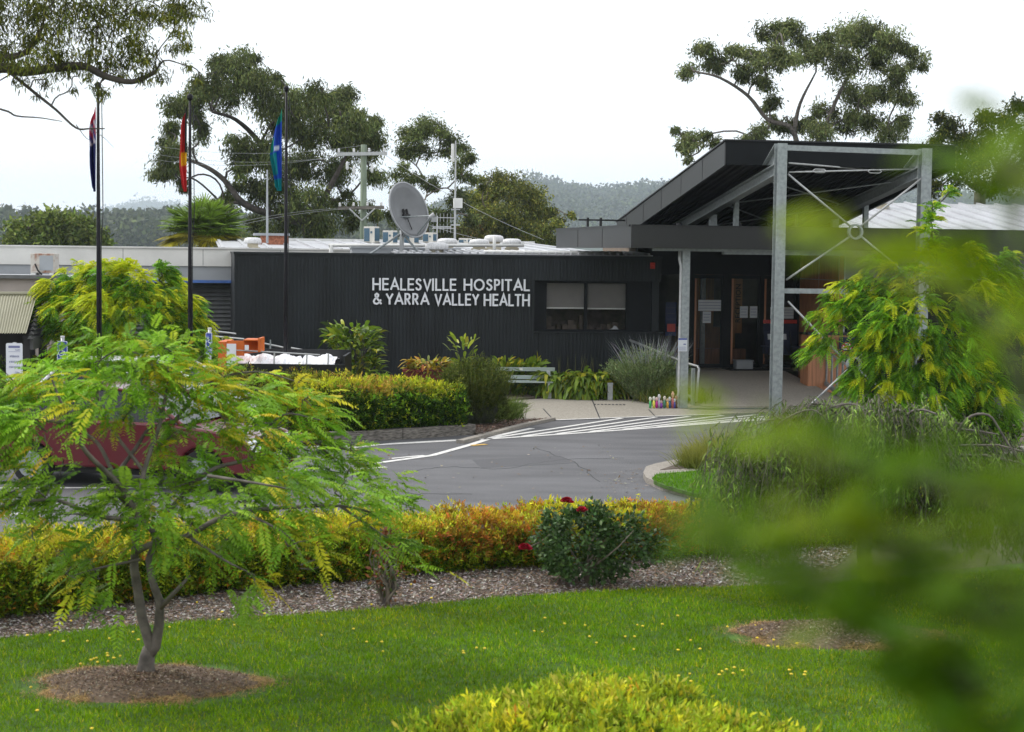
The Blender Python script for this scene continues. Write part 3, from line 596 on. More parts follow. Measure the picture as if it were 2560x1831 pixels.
# ---- tall sloping canopy with braced steel frame
up = thing('tall_canopy', 'tall black sloping porch roof on braced galvanised steel frame over the entrance', 'canopy', B(2.4, -3.2, 0))
tA = Bp(1815, 352, -2.3)[0]; zA = Bp(1815, 352, -2.3)[1]; zAb = Bp(1815, 412, -2.3)[1]; tE = Bp(2389, 358, -2.3)[0]
sB, zB = Bs(1542, 556, tA); sl_ = (zB-zA)/(sB+2.3); TH = zA-zAb
def zr(s): return zA+sl_*(s+2.3)
mb = MB(B)
mb.hexa([(tA, -2.3, zA-TH), (tE, -2.3, zA-TH), (tE, -2.22, zA-TH), (tA, -2.22, zA-TH), (tA, -2.3, zA), (tE, -2.3, zA), (tE, -2.22, zA), (tA, -2.22, zA)]); mb.build('front_fascia', m_darkflat, up)
for t_ in (tA, tE-.06):
    mb = MB(B); mb.hexa([(t_, -2.22, zr(-2.22)-TH), (t_+.06, -2.22, zr(-2.22)-TH), (t_+.06, sB, zr(sB)-TH), (t_, sB, zr(sB)-TH), (t_, -2.22, zr(-2.22)), (t_+.06, -2.22, zr(-2.22)), (t_+.06, sB, zr(sB)), (t_, sB, zr(sB))]); mb.build('side_fascia', m_fascia, up)
for k in range(1, 6):
    s_ = -2.3+k*1.7; mb = MB(B); mb.hexa([(tA-.005, s_, zr(s_)-TH+.01), (tA, s_, zr(s_)-TH+.01), (tA, s_+.02, zr(s_)-TH+.01), (tA-.005, s_+.02, zr(s_)-TH+.01), (tA-.005, s_, zr(s_)-.01), (tA, s_, zr(s_)-.01), (tA, s_+.02, zr(s_)-.01), (tA-.005, s_+.02, zr(s_)-.01)]); mb.build('panel_joint', m_black, up)
mb = MB(B)
for u0, u1, dz0, dz1, in ((tA+.06, tE-.06, -.1, -.04), (tA+.06, tE-.06, -TH+.12, -TH+.16)):
    mb.hexa([(u0, -2.22, zr(-2.22)+dz0), (u1, -2.22, zr(-2.22)+dz0), (u1, sB, zr(sB)+dz0), (u0, sB, zr(sB)+dz0), (u0, -2.22, zr(-2.22)+dz1), (u1, -2.22, zr(-2.22)+dz1), (u1, sB, zr(sB)+dz1), (u0, sB, zr(sB)+dz1)])
x = tA+.12
while x < tE-.15:
    mb.hexa([(x, -2.2, zr(-2.2)-TH+.06), (x+.06, -2.2, zr(-2.2)-TH+.06), (x+.06, sB, zr(sB)-TH+.06), (x, sB, zr(sB)-TH+.06), (x, -2.2, zr(-2.2)-TH+.12), (x+.06, -2.2, zr(-2.2)-TH+.12), (x+.06, sB, zr(sB)-TH+.12), (x, sB, zr(sB)-TH+.12)]); x += .17
mb.build('roof_deck', m_soff, up)
mb = MB(B); mb.box(tA-.04, tE+.04, -2.34, -2.2, zA, zA+.03)
mb.hexa([(tA-.03, -2.2, zr(-2.2)), (tA+.1, -2.2, zr(-2.2)), (tA+.1, sB, zr(sB)), (tA-.03, sB, zr(sB)), (tA-.03, -2.2, zr(-2.2)+.03), (tA+.1, -2.2, zr(-2.2)+.03), (tA+.1, sB, zr(sB)+.03), (tA-.03, sB, zr(sB)+.03)]); mb.build('capping', m_black, up)
SF = -3.27
c1, zc1 = Bp(1945, 358, SF); c1b = Bp(1969, 358, SF)[0]; c2, zc2 = Bp(2306, 371, SF); c2b = Bp(2331, 371, SF)[0]
for a, bq, zz in ((c1, c1b, zc1), (c2, c2b, zc2)):
    w = bq-a; mb = MB(B); mb.box(a, a+w, SF, SF+.02, 0, zz); mb.box(a, a+w, SF+.2, SF+.22, 0, zz); mb.box(a+w/2-.012, a+w/2+.012, SF+.02, SF+.2, 0, zz)
    mb.box(a-.05, a+w+.05, SF-.05, SF+.27, -.01, .03); mb.build('column', m_galv, up)
    # rafters back under the roof, plus bracket at front
    zs = zz-.12; ze = zr(sB)-TH-.02
    mb = MB(B); z0 = zs-.0; s1 = 5.2; za0 = min(zz-.02, zr(-2.2)-TH+.02)
    for dz in (0, -.22):
        mb.hexa([(a, SF+.22, za0+dz-.02), (a+w, SF+.22, za0+dz-.02), (a+w, s1, zr(s1)-TH+.02+dz-.02), (a, s1, zr(s1)-TH+.02+dz-.02), (a, SF+.22, za0+dz), (a+w, SF+.22, za0+dz), (a+w, s1, zr(s1)-TH+.02+dz), (a, s1, zr(s1)-TH+.02+dz)])
    mb.hexa([(a+w/2-.01, SF+.22, za0-.22), (a+w/2+.01, SF+.22, za0-.22), (a+w/2+.01, s1, zr(s1)-TH-.2), (a+w/2-.01, s1, zr(s1)-TH-.2), (a+w/2-.01, SF+.22, za0-.02), (a+w/2+.01, SF+.22, za0-.02), (a+w/2+.01, s1, zr(s1)-TH), (a+w/2-.01, s1, zr(s1)-TH)])
    mb.prism([(SF+.22, zz-.02), (SF+.95, za0), (SF+.22, za0)], a+w/2-.012, a+w/2+.012, 'x'); mb.prism([(SF+.22, zz), (SF+.22, zz-.02), (SF+.97, za0), (SF+.97, za0+.02)], a, a+w, 'x')
    mb.build('rafter', m_galv, up)
mb = MB(B); mb.hexa([(c1b, SF+.06, zc1-.14), (c2, SF+.06, zc2-.14), (c2, SF+.16, zc2-.14), (c1b, SF+.16, zc1-.14), (c1b, SF+.06, zc1-.03), (c2, SF+.06, zc2-.03), (c2, SF+.16, zc2-.03), (c1b, SF+.16, zc1-.03)]); mb.build('top_rail', m_galv, up)
zm = Bp(1969, 728, SF)[1]; mb = MB(B); mb.box(c1b, c2, SF+.06, SF+.16, zm-.05, zm+.05); mb.build('middle_rail', m_galv, up)
rc = Bp(2138, 580, SF+.1)
def rod(px0, py0, px1, py1, s0, s1=None, r=.022, nm='brace_rod'):
    a = Bp(px0, py0, s0); s1 = s0 if s1 is None else s1; b_ = Bp(px1, py1, s1); mb = MB(B); mb.tube([(a[0], s0, a[1]), (b_[0], s1, b_[1])], r, 8); return mb.build(nm, m_galvL, up, smooth=True)
rod(1970, 436, 2126, 566, SF+.1); rod(2152, 566, 2305, 446, SF+.1); rod(1966, 700, 2126, 591, SF+.1); rod(2152, 591, 2310, 722, SF+.1)
rod(1970, 754, 2110, 900, SF+.1); rod(2124, 920, 2040, 1000, SF+.1); rod(2124, 920, 1975, 1062, SF+.1); rod(2145, 897, 2310, 740, SF+.1); rod(2148, 925, 2300, 1060, SF+.1)
def ring(px, py, nm='brace_ring'):
    a = Bp(px, py, SF+.1); mb = MB(lambda x, y, z: B(a[0]+x, SF+.1+y, a[1]+z)); K = 28; rr_ = [(.16, -.05), (.16, .05), (.12, .05), (.12, -.05)]; rings = []
    for j in range(K):
        an = 2*math.pi*j/K; rings.append([mb.pt((r*math.cos(an), y, r*math.sin(an))) for r, y in rr_])
    for j in range(K):
        for k in range(4): mb.face([rings[j][k], rings[j][(k+1) % 4], rings[(j+1) % K][(k+1) % 4], rings[(j+1) % K][k]])
    mb.build(nm, m_galv, up, smooth=False)
ring(2138, 580); ring(2135, 911)
rod(1972, 408, 2295, 435, SF+.15, -.9, .018); rod(1972, 431, 2304, 423, SF+.15, -2.6, .018); 
for px_, py_, s_ in ((2049, 428, SF+.4), (2187, 429, -2.9)):
    a = Bp(px_, py_, s_); mb = MB(B); 
    mb.tube([(a[0]-.15, s_, a[1]), (a[0]-.1, s_, a[1]+.035), (a[0]+.1, s_, a[1]+.035), (a[0]+.15, s_, a[1]), (a[0]+.1, s_, a[1]-.035), (a[0]-.1, s_, a[1]-.035), (a[0]-.15, s_, a[1])], .012, 6); mb.build('turnbuckle', m_galvL, up, smooth=True)
for s0_, s1_ in ((-1.6, 1.2), (1.2, 4.6)):
    for fl in (0, 1):
        mb = MB(B); ta1, ta2 = (c1b, c2) if fl == 0 else (c2, c1b); mb.tube([(ta1, s0_, zr(s0_)-TH-.13-.03*fl), (ta2, s1_, zr(s1_)-TH-.13-.03*fl)], .016, 6); mb.build('brace_rod', m_galv, up)
# short posts between the two roofs
for px_, pyt, s_, w in ((1785, 494, 2.2, .16), (1842, 480, .9, .11), (2090, 502, 2.2, .16), (2166, 482, .9, .11), (1992, 500, 3.3, .05)):
    t_ = Bp(px_, 540, s_)[0]; mb = MB(B); mb.box(t_-w/2, t_+w/2, s_, s_+w, zct-.1, zr(s_)-TH+.1 if w < .14 else zr(s_)-TH-.2); mb.build('short_post', m_galv, up)
for px_, wd_ in ((1698, 'leftmost'), (1772, 'second from left'), (1848, 'third from left'), (1922, 'rightmost')):
    t_, z_ = Bp(px_, 567, 3.0); l = thing('downlight', 'small lit downlight, %s of four, under the tall sloping roof' % wd_, 'light', B(t_, 3.0, z_), 'downlights under the tall roof'); mb = MB(B); mb.lathe((t_, 3.0, z_), [(.06, 0), (.075, .03), (.075, .09)], 12); mb.build('housing', m_black, l); mb = MB(B); mb.lathe((t_, 3.0, z_), [(.055, -.015), (.055, -.004)], 12); mb.build('lens', mat('lit_lens_'+str(px_), (.9, .8, .4), .3, emis=(1, .85, .4, 1.6)), l)
# clerestory wall and eave behind
mb = MB(B); mb.box(1.6, 6.5, 6.9, 7.0, zct-.05, 4.2); mb.build('clerestory_wall', m_darkflat, hosp)
mb = MB(B)
for t_ in (.12, .45): mb.box(t_, t_+.05, 5.0, 5.1, zct, zct+.28)
mb.box(-.1, 1.1, 5.0, 5.06, zct+.2, zct+.24); mb.build('vent_rail', m_black, hosp)

# ---- entrance wall: doors
SD = 7.2; fz = Bp(1860, 920, SD)[1]; dh = Bp(1860, 688, SD)[1]
def tz(px, py=800, s=SD): return Bp(px, py, s)[0]
# ramp up to the doors
rl, rr2 = tz(1705, 1010, 1.0), Bp(2124, 1003, 1.0)[0]+.15
mb = MB(B); mb.hexa([(rl, 1.0, -.05), (rr2, 1.0, -.05), (rr2, 6.0, -.05), (rl, 6.0, -.05), (rl, 1.0, .02), (rr2, 1.0, .02), (rr2, 6.0, fz-.01), (rl, 6.0, fz-.01)])
mb.box(rl, rr2, 6.0, 9.5, -.05, fz-.008); o = mb.build('entrance_ramp', mat('ramp_aggregate', (.42, .38, .32), .85, scale=30, var=.2)); o['kind'] = 'structure'
mb = MB(B); mb.box(tz(1800), tz(1955), 6.2, 7.0, fz-.007, fz+.008); o = tag(mb.build('door_mat', m_blk2), 'dark mat laid before the glass entrance doors', 'mat')
gr = thing('drain_grate', 'long dark steel drain grate across the foot of the ramp', 'drain', B(rl, .3, 0))
g0, g1 = Bp(1724, 1020, .3)[0], Bp(1935, 1020, .3)[0]; mb = MB(B); mb.box(g0, g1, .22, .5, .0125, .016); mb.build('trench', m_black, gr)
mb = MB(B); x = g0
while x < g1: mb.box(x, x+.03, .22, .5, .0165, .022); x += .085
mb.build('grille', m_galv, gr)
g2 = G(1525, 1012, .012); mb = MB(); 
for k in range(9): mb.box(g2[0]-.38+k*.085, g2[0]-.33+k*.085, g2[1]-.1, g2[1]+.1, .0125, .018)
tag(mb.build('path_grate', m_grate), 'short slotted drain cover set in the pale path by the bench', 'drain')
# door wall
dw = []
mb = MB(B); mb.box(tR+.002, tz(2000), SD, SD+.2, dh, zcb+.05)
mb.box(tz(1700), tz(1735), SD, SD+.1, fz, dh); mb.box(tz(1808), tz(1827), SD, SD+.1, fz, dh); mb.box(tz(1899), tz(1909), SD, SD+.1, fz, dh); mb.box(tz(1990), tz(2002), SD, SD+.14, fz, dh); mb.box(tR+.002, tz(1700), SD, SD+.1, fz, fz+.06)
mb.build('entrance_wall', m_darkflat, hosp)
for a, b_ in ((1735, 1808), (1827, 1899), (1909, 1990)):
    t0, t1 = tz(a)+.002, tz(b_)-.002; mb = MB(B)
    for q in ((t0, t1, fz+.002, fz+.1), (t0, t1, dh-.1, dh-.002), (t0, t0+.06, fz+.1, dh-.1), (t1-.06, t1, fz+.1, dh-.1)): mb.box(q[0], q[1], SD+.02, SD+.07, q[2], q[3])
    d_ = mb.build('door', m_darkflat, hosp); mb = MB(B); mb.box(t0+.06, t1-.06, SD+.04, SD+.048, fz+.1, dh-.1); mb.build('pane', m_glass, d_)
mb = MB(B); mb.box(tR+.01, tz(1700), SD+.03, SD+.038, fz+.06, dh); mb.build('side_pane', m_glass, hosp)
mb = MB(B)
for a in (1738, 1830, 1912): mb.box(tz(a)-.02, tz(a)+.03, SD+.004, SD+.018, fz+.1, dh-.1)
mb.build('door_edge', m_wood, hosp)
# foyer behind
mb = MB(B); mb.box(tR+.1, tz(2060), SD+3.9, SD+4, 0, 4); mb.box(tR, tR+.1, SD+.2, SD+4, 0, 4); mb.box(tR, tz(2060), SD+.2, SD+4, 3.45, 3.5); mb.box(tR, tz(2060), SD+.2, SD+3.9, fz-.1, fz); mb.box(tz(2060), tz(2060)+.1, SD+.2, SD+4, 0, 4); mb.build('foyer', m_int, hosp)
mb = MB(B); mb.box(tz(1740)+.3, tz(1800)+.3, SD+1.6, SD+1.7, fz+.9, 3.2); mb.box(tz(1832), tz(1872), SD+.6, SD+.66, fz+.9, 3.2); mb.box(tz(1740), tz(1895), SD+2.0, SD+2.4, fz, fz+1.0); mb.build('timber_screen', m_wood2, hosp)
mb = MB(B); mb.box(tz(1740), tz(1895), SD+1.0, SD+1.4, fz, fz+.45); mb.build('foyer_bench', m_wood, hosp)
mb = MB(B); mb.box(tz(1771)-.06, tz(1771)+.06, SD+.5, SD+.6, fz, 3.3); mb.build('foyer_post', m_galv, hosp)
tt_, z_ = Bp(1846, 745, SD+.59); text('screen_lettering', 'RECEPTION', .2, B(tt_, SD+.585, z_-.15), BROT, m_darkflat, hosp, rx=math.pi/2, ry=-math.pi/2)
def sheet(px0, py0, px1, py1, s, m=m_paper, nm='notice_sheet', label='', cat='notice', lines=3):
    a = Bp(px0, py0, s); b_ = Bp(px1, py1, s); t = thing(nm, label, cat, B(a[0], s, b_[1])); mb = MB(B); mb.box(a[0], b_[0], s-.006, s, b_[1], a[1]); mb.build('sheet', m, t)
    if lines:
        mb = MB(B)
        for k in range(lines): zz = a[1]-(k+1)*(a[1]-b_[1])/(lines+1); mb.box(a[0]+.02, b_[0]-.02-.03*(k % 2), s-.008, s-.0065, zz-.006, zz+.006)
        mb.build('printed_lines', m_stxt, t)
    return t
S1 = SD+.03
sheet(1746, 750, 1806, 778, S1, label='wide white notice taped across the left glass door', lines=3)
sheet(1757, 779, 1777, 808, S1, label='white page hanging below the wide notice on the left door')
sheet(1850, 766, 1869, 795, S1, label='left one of two white pages side by side on the middle door')
sheet(1875, 766, 1894, 795, S1, label='right one of two white pages side by side on the middle door')
sheet(1926, 768, 1986, 797, S1, label='pale notice above the red strip on the right glass door')
sheet(1908, 800, 1992, 809, SD-.01, m_red, 'red_strip', 'red banner strip across the right glass door', 'banner', 0)
sheet(1908, 810, 1992, 885, SD-.01, m_navy, 'navy_panel', 'navy panel below the red strip on the right door', 'panel', 0)
sheet(1664, 756, 1690, 840, SD+.12, m_sblue, 'leaflet_poster', 'blue and white poster behind the narrow left side pane', 'poster', 5)
sheet(1668, 810, 1688, 830, S1-.012, m_red, 'red_sticker', 'small red sticker on the poster in the left side pane', 'sticker', 0)
# objects by the doors
bx = Bp(1833, 918, SD-.3); b2 = Bp(1874, 902, SD-.3); mb = MB(B); mb.box(bx[0], b2[0], SD-.6, SD-.3, fz, b2[1]); mb.box(bx[0]-.015, b2[0]+.015, SD-.615, SD-.285, b2[1], b2[1]+.03); tag(mb.build('storage_tub', m_greyb, None, bevel=.01), 'low grey plastic tub on the mat by the glass doors', 'tub')
# right side walls
tW = tz(1998, 800, SD)
s9 = Bs(2098, 700, tW)[0]; s9 = max(s9, SD-3.2)
mb = MB(B); mb.box(tW, tW+.12, s9, SD, fz*0, zcb+.05); mb.build('timber_side_wall', m_wood, hosp)
mb = MB(B); zq = Bp(2010, 700, 5)[1]; mb.box(tW-.004, tW, s9, SD-.01, zq-.01, zq+.01)
for s_ in (s9+.02, (s9+SD)/2): mb.box(tW-.004, tW, s_, s_+.02, .3, zcb)
mb.build('wall_joint', m_galvL, hosp)
tx, zx = Bp(2100, 700, s9); t12 = 13.5; zs = Bp(2150, 698, s9)[1]
mb = MB(B); mb.box(tW+.12, t12, s9, s9+.15, zs, zcb+.05)
x = tW+.3
while x < t12: mb.box(x, x+.012, s9-.004, s9, zs, zcb); x += .28
mb.build('board_cladding', m_greyb, hosp)
mb = MB(B); mb.box(tW+.12, t12, s9+.02, s9+.15, 0, zs); mb.build('lower_dark_wall', m_darkflat, hosp)
mb = MB(B); mb.box(tW+.121, tW+.16, s9-.03, s9+.0-.0045, .3, zcb); mb.build('corner_trim', m_galvL, hosp)
a = Bp(2070, 838, s9-.6); b_ = Bp(2100, 935, s9-.6); mb = MB(B); mb.box(a[0]-.5, tx+.1, s9-.6, s9-.04, .1, a[1]); mb.build('timber_counter', m_wood, hosp); mb = MB(B); mb.box(a[0]-.55, tx+.9, s9-.65, s9-.032, a[1], a[1]+.05); mb.build('counter_top', m_black, hosp)
# no-smoking sign
ns = thing('no_smoking_sign', 'navy board with red no-smoking circle beside the entrance ramp', 'sign', B(*[Bp(2113, 905, s9-.7)[0], s9-.7, Bp(2113, 905, s9-.7)[1]]))
a = Bp(2098, 843, s9-.7); b_ = Bp(2135, 905, s9-.7); mb = MB(B); mb.box(a[0], b_[0], s9-.72, s9-.7, b_[1], a[1]); mb.build('board', m_navy, ns)
cc = Bp(2117, 870, s9-.72); fr_ = lambda x, y, z: B(cc[0]+x, s9-.725+y, cc[1]+z)
mb = MB(fr_); mb.prism([(.14*math.cos(k*math.pi/12), .14*math.sin(k*math.pi/12)) for k in range(24)], -.002, .002, 'y'); mb.build('disc', m_swht, ns)
mb = MB(fr_)
for k in range(24):
    a0, a1 = k*math.pi/12, (k+1)*math.pi/12; mb.hexa([(r*math.cos(q), y, r*math.sin(q)) for y in (-.006, -.003) for r, q in ((.14, a0), (.14, a1), (.115, a1), (.115, a0))])
mb.hexa([(-.1, -.008, .07), (-.07, -.008, .1), (.1, -.008, -.07), (.07, -.008, -.1), (-.1, -.0065, .07), (-.07, -.0065, .1), (.1, -.0065, -.07), (.07, -.0065, -.1)]); mb.build('red_ring', m_red, ns)
mb = MB(fr_); mb.box(-.08, .07, -.005, -.0025, -.012, .012); mb.build('cigarette_symbol', m_black, ns)
# ---- handrails
def rail_set(label, pts_px, s_vals, gx=0):
    t = thing('handrail', label, 'handrail', B(*pts_px[0])); return t
h1 = thing('handrail', 'short galvanised handrail right behind the left entrance column', 'handrail', B(rl, 1.0, 0))
tq = Bp(1750, 1005, .75)[0]
mb = MB(B); mb.tube([(rl-.35, 4.6, 1.35), (tq-.12, 1.6, .98), (tq+.02, 1.05, .93), (tq+.03, .98, .88), (tq-.04, .92, .12)], .028, 8); mb.build('top_tube', m_galvL, h1, smooth=True)
for s_, z0_, z1_, tt2 in ((1.1, .02, .88, tq-.06), (1.9, .06, .98, tq-.2), (3.2, .15, 1.12, tq-.28)):
    mb = MB(B); mb.box(tt2-.035, tt2+.035, s_, s_+.1, z0_, z1_); mb.build('post', m_galv, h1)
mb = MB(B); mb.tube([(tq-.06, 1.1, .2), (tq-.3, 4.0, .42)], .04, 6); mb.build('low_rail', m_galv, h1)
h2 = thing('handrail', 'long galvanised balustrade down the right side of the ramp', 'handrail', B(rr2, 1.0, 0))
mb = MB(B); mb.tube([(tW-.15, 6.2, 1.35), (rr2-.12, 1.2, .93), (rr2-.1, 1.0, .3)], .028, 8); mb.build('top_tube', m_galvL, h2, smooth=True)
mb = MB(B); mb.tube([(tW-.15, 6.2, .56), (rr2-.12, 1.1, .1)], .06, 4); mb.build('low_rail', m_galv, h2)
for k in range(9):
    u = k/8; s_ = 6.1-4.9*u; tt2 = tW-.15+(rr2-.12-tW+.15)*u; mb = MB(B); mb.box(tt2-.01, tt2+.01, s_-.05, s_+.05, .55-.45*u, 1.33-.4*u); mb.build('baluster', m_galv, h2)
# camp chair
ch = thing('camp_chair', 'navy folding camp chair with white paper on its back by the right door', 'chair', B(tz(1945, 930, SD-.8), SD-.8, fz))
cx_ = tz(1952, 930, SD-.8); F_ = lambda x, y, z: B(cx_+x, SD-.8+y, fz+z)
mb = MB(F_); mb.hexa([(-.32, -.2, .42), (.32, -.2, .42), (.3, .22, .38), (-.3, .22, .38), (-.32, -.2, .44), (.32, -.2, .44), (.3, .22, .40), (-.3, .22, .40)]); mb.build('seat', m_navy, ch)
mb = MB(F_); mb.hexa([(-.3, .22, .4), (.3, .22, .4), (.3, .25, .4), (-.3, .25, .4), (-.36, .42, 1.0), (.36, .42, 1.0), (.36, .45, 1.0), (-.36, .45, 1.0)]); mb.build('backrest', m_navy, ch)
for sx_ in (-1, 1):
    mb = MB(F_); mb.box(sx_*.42-.05, sx_*.42+.05, -.22, .3, .6, .63); mb.build('armrest', m_navy, ch)
    for a, b_ in (((sx_*.4, -.25, 0), (sx_*.2, .3, .62)), ((sx_*.4, .35, 0), (sx_*.38, -.2, .6)), ((sx_*.38, .2, .3), (sx_*.37, .43, 1.02))):
        mb = MB(F_); mb.tube([a, b_], .012, 6); mb.build('leg', m_blk2, ch)
mb = MB(F_); mb.hexa([(-.26, .34, .78), (.26, .34, .78), (.26, .345, .78), (-.26, .345, .78), (-.26, .385, .93), (.26, .385, .93), (.26, .39, .93), (-.26, .39, .93)]); mb.build('paper_cover', m_paper, ch)
# painted wooden spoons in the mulch beside the column
SPC = [((.05, .4, .12), (.72, .75, .6)), ((.75, .7, .1), (.7, .68, .6)), ((.5, .03, .28), (.7, .5, .45)), ((.45, .42, .5), (.62, .6, .62)), ((.05, .2, .12), (.65, .58, .5)), ((.7, .4, .05), (.6, .45, .3)), ((.03, .1, .25), (.6, .6, .6)), ((.5, .12, .15), (.6, .35, .25)), ((.08, .07, .4), (.7, .72, .8)), ((.08, .02, .02), (.35, .2, .15)), ((.25, .05, .4), (.5, .35, .3))]
names = ['green with a white wide face', 'yellow', 'magenta', 'grey, taller than the yellow one', 'pale oval with dark green stem', 'orange and small', 'teal and white', 'pink and brown, tallest', 'blue and white, next to the downpipe', 'dark maroon', 'purple']
for k, px_ in enumerate((1625.5, 1634.5, 1641.5, 1647.5, 1661, 1669, 1674, 1681.5, 1686, 1690, 1653)):
    p = G(px_, 1019, .03); hh = (.24, .25, .23, .30, .26, .2, .24, .36, .2, .27, .16)[k]
    t = thing('painted_spoon', 'painted wooden spoon figure, '+names[k], 'painted spoon', p, 'painted wooden spoons lined up by the column')
    bc, hc = SPC[k]; F2 = frame(p, 0); mb = MB(F2); mb.tube([(0, 0, -.02), (0, 0, hh*.35), (0, 0, hh*.62)], [.026, .03, .02], 8); mb.build('handle', mat('spoon_paint_%d' % k, bc, .5, var=.25, scale=40), t, smooth=True)
    mb = MB(F2); mb.tube([(0, 0, hh*.6), (0, 0, hh*.7), (0, 0, hh*.85), (0, 0, hh)], [.012, .03, .038, .015], 10, ell=.5); mb.build('bowl', mat('spoon_face_%d' % k, hc, .5, var=.4, scale=50), t, smooth=True)

# ---- roofs behind
mb = MB(B)
def roofplane(mb, t0, t1, s0, z0, s1, z1, rib=.35, th=.03, rt=.05, rh=.045):
    mb.hexa([(t0, s0, z0-th), (t1, s0, z0-th), (t1, s1, z1-th), (t0, s1, z1-th), (t0, s0, z0), (t1, s0, z0), (t1, s1, z1), (t0, s1, z1)]); x = t0+.05
    while x < t1-rt: mb.hexa([(x, s0-.02, z0), (x+rt, s0-.02, z0), (x+rt, s1, z1), (x, s1, z1), (x, s0-.02, z0+rh), (x+rt, s0-.02, z0+rh), (x+rt, s1, z1+rh), (x, s1, z1+rh)]); x += rib
roofplane(mb, -4.6, tR, 5.6, 3.46, 7.6, 3.52, rib=.2); roofplane(mb, Bp(545, 612, 12)[0], 1.5, 9.0, 3.50, 19, 3.78, rib=.62, rt=.09, rh=.05)
mb.build('main_roof', m_zinc, hosp)
mb = MB(B); mb.box(Bp(600, 612, 19)[0], 1.5, 18.95, 19.1, 3.74, 3.86); mb.build('roof_ridge', m_white, hosp)
mb = MB(B); roofplane(mb, tz(2010, 560, 9), 26, 8.4, Bp(2250, 580, 8.4)[1], 15.5, Bp(2250, 508, 15.5)[1], rib=.62, rt=.09, rh=.05); mb.build('right_roof', m_zinc, hosp)
mb = MB(B); mb.box(tz(2010, 560, 9), 26, 8.15, 8.38, 3.7, Bp(2250, 582, 8.4)[1]); mb.build('right_eave', m_darkflat, hosp)
# roof pipes
mb = MB(B); 
for (x0, y0, x1, y1, s_) in ((822, 614, 1310, 614, 8.0), (1210, 630, 1555, 633, 5.75)):
    a = Bp(x0, y0, s_); b_ = Bp(x1, y1, s_); mb.tube([(a[0], s_, a[1]), (b_[0], s_, b_[1])], .045, 8)
a = Bp(828, 612, 8.0); mb.tube([(a[0], 8.0, a[1]), (a[0], 8.0, a[1]-.5)], .06, 8)
mb.build('roof_pipe', m_white, hosp, smooth=True)
mb = MB(B); a = Bp(880, 621, 6.6); b_ = Bp(1065, 645, 6.6); mb.box(a[0], b_[0], 6.6, 7.2, b_[1], a[1]); mb.box(a[0]-.03, b_[0]+.9, 6.57, 7.2, a[1], a[1]+.04); mb.build('roof_box', m_greyb, hosp)

def roof_vent(px, pyt, pyb, w, s, label):
    t, z1 = Bp(px, pyt, s); z0 = Bp(px, pyb, s)[1]; r = w/2/FPX*(39+s); h = z1-z0; c = B(t, s, 0)
    v = thing('roof_vent', label, 'roof vent', (c[0], c[1], z0), 'domed vents on the metal roof')
    mb = MB(); mb.lathe((c[0], c[1], z0), [(r*.62, -.15), (r*.62, h*.55)], 20); mb.build('collar', m_ventb, v)
    mb = MB(); mb.box(c[0]-r*.75, c[0]+r*.75, c[1]-r*.75, c[1]+r*.75, z0-.15, z0+h*.14); mb.build('base', m_ventb, v)
    mb = MB(); mb.lathe((c[0], c[1], z0), [(r*.95, h*.46), (r, h*.5), (r, h*.72), (r*.9, h*.9), (r*.6, h*.985), (r*.2, h)], 28); mb.build('cap', m_ventcap, v, smooth=True)
roof_vent(632, 594, 622, 42, 9.5, 'small domed roof vent beside the brick chimney')
roof_vent(1092, 606, 640, 58, 6.2, 'domed roof vent nearest the dark parapet, right of the dish')
roof_vent(1118, 596, 624, 50, 8.5, 'bright domed roof vent just behind the nearest vent')
roof_vent(1198, 598, 625, 50, 8.6, 'weathered domed roof vent left of the tallest vent')
roof_vent(1235, 588, 620, 49, 9.4, 'tallest domed roof vent with a white pipe before it')
roof_vent(1280, 597, 624, 47, 8.4, 'rightmost of the five domed vents on the left roof')
roof_vent(2208, 489, 528, 52, 14, 'lone domed vent on the right-hand white roof')
mb = MB(B); a = Bp(1236, 592, 7.0); mb.tube([(a[0], 7.0, a[1]), (a[0], 7.0, a[1]-.45)], .045, 8); tag(mb.build('vent_pipe', m_white, None, smooth=True), 'upright white pipe before the tallest roof vent', 'pipe')
for i_, (px, pyt, pyb, w, s, lb) in enumerate(((929, 567, 612, 49, 17, 'leftmost and largest air conditioner beside the power pole'), (975, 577, 616, 46, 16.5, 'air conditioner partly crossed by the dish strut'), (1028, 581, 616, 46, 17, 'air conditioner right behind the dish post'), (1075, 582, 612, 46, 17.5, 'air conditioner right of the dish below the aerial'), (1163, 596, 615, 41, 18.5, 'lowest air conditioner between the domed vents'))):
    t, z1 = Bp(px, pyt, s); z0 = Bp(px, pyb, s)[1]; w_ = w/FPX*(39+s); c = B(t, s, 0); F3 = frame((c[0], c[1], z0), math.radians(-42)); W3 = w_*.78; H3 = z1-z0; 
    v = thing('air_conditioner', lb, 'air conditioner', (c[0], c[1], z0), 'air conditioners on the metal roof')
    mb = MB(F3); mb.box(-W3/2, W3/2, -W3*.22, W3*.22, .06, H3); mb.build('casing', m_acbody, v, bevel=.01)
    mb = MB(F3); mb.box(W3/2, W3/2+.015, -W3*.2, W3*.2, .12, H3-.05); mb.box(-W3*.45, W3*.05, -W3*.235, -W3*.22, .1, H3-.05); mb.build('coil', m_coil, v)
    mb = MB(F3); mb.box(W3*.14, W3*.3, -W3*.24, -W3*.22, H3*.62, H3*.74); mb.build('badge_plate', m_coil, v)
    mb = MB(F3); mb.box(-W3*.45, -W3*.35, -W3*.3, W3*.3, -.12, .06); mb.box(W3*.35, W3*.45, -W3*.3, W3*.3, -.12, .06); mb.build('foot', m_white, v)
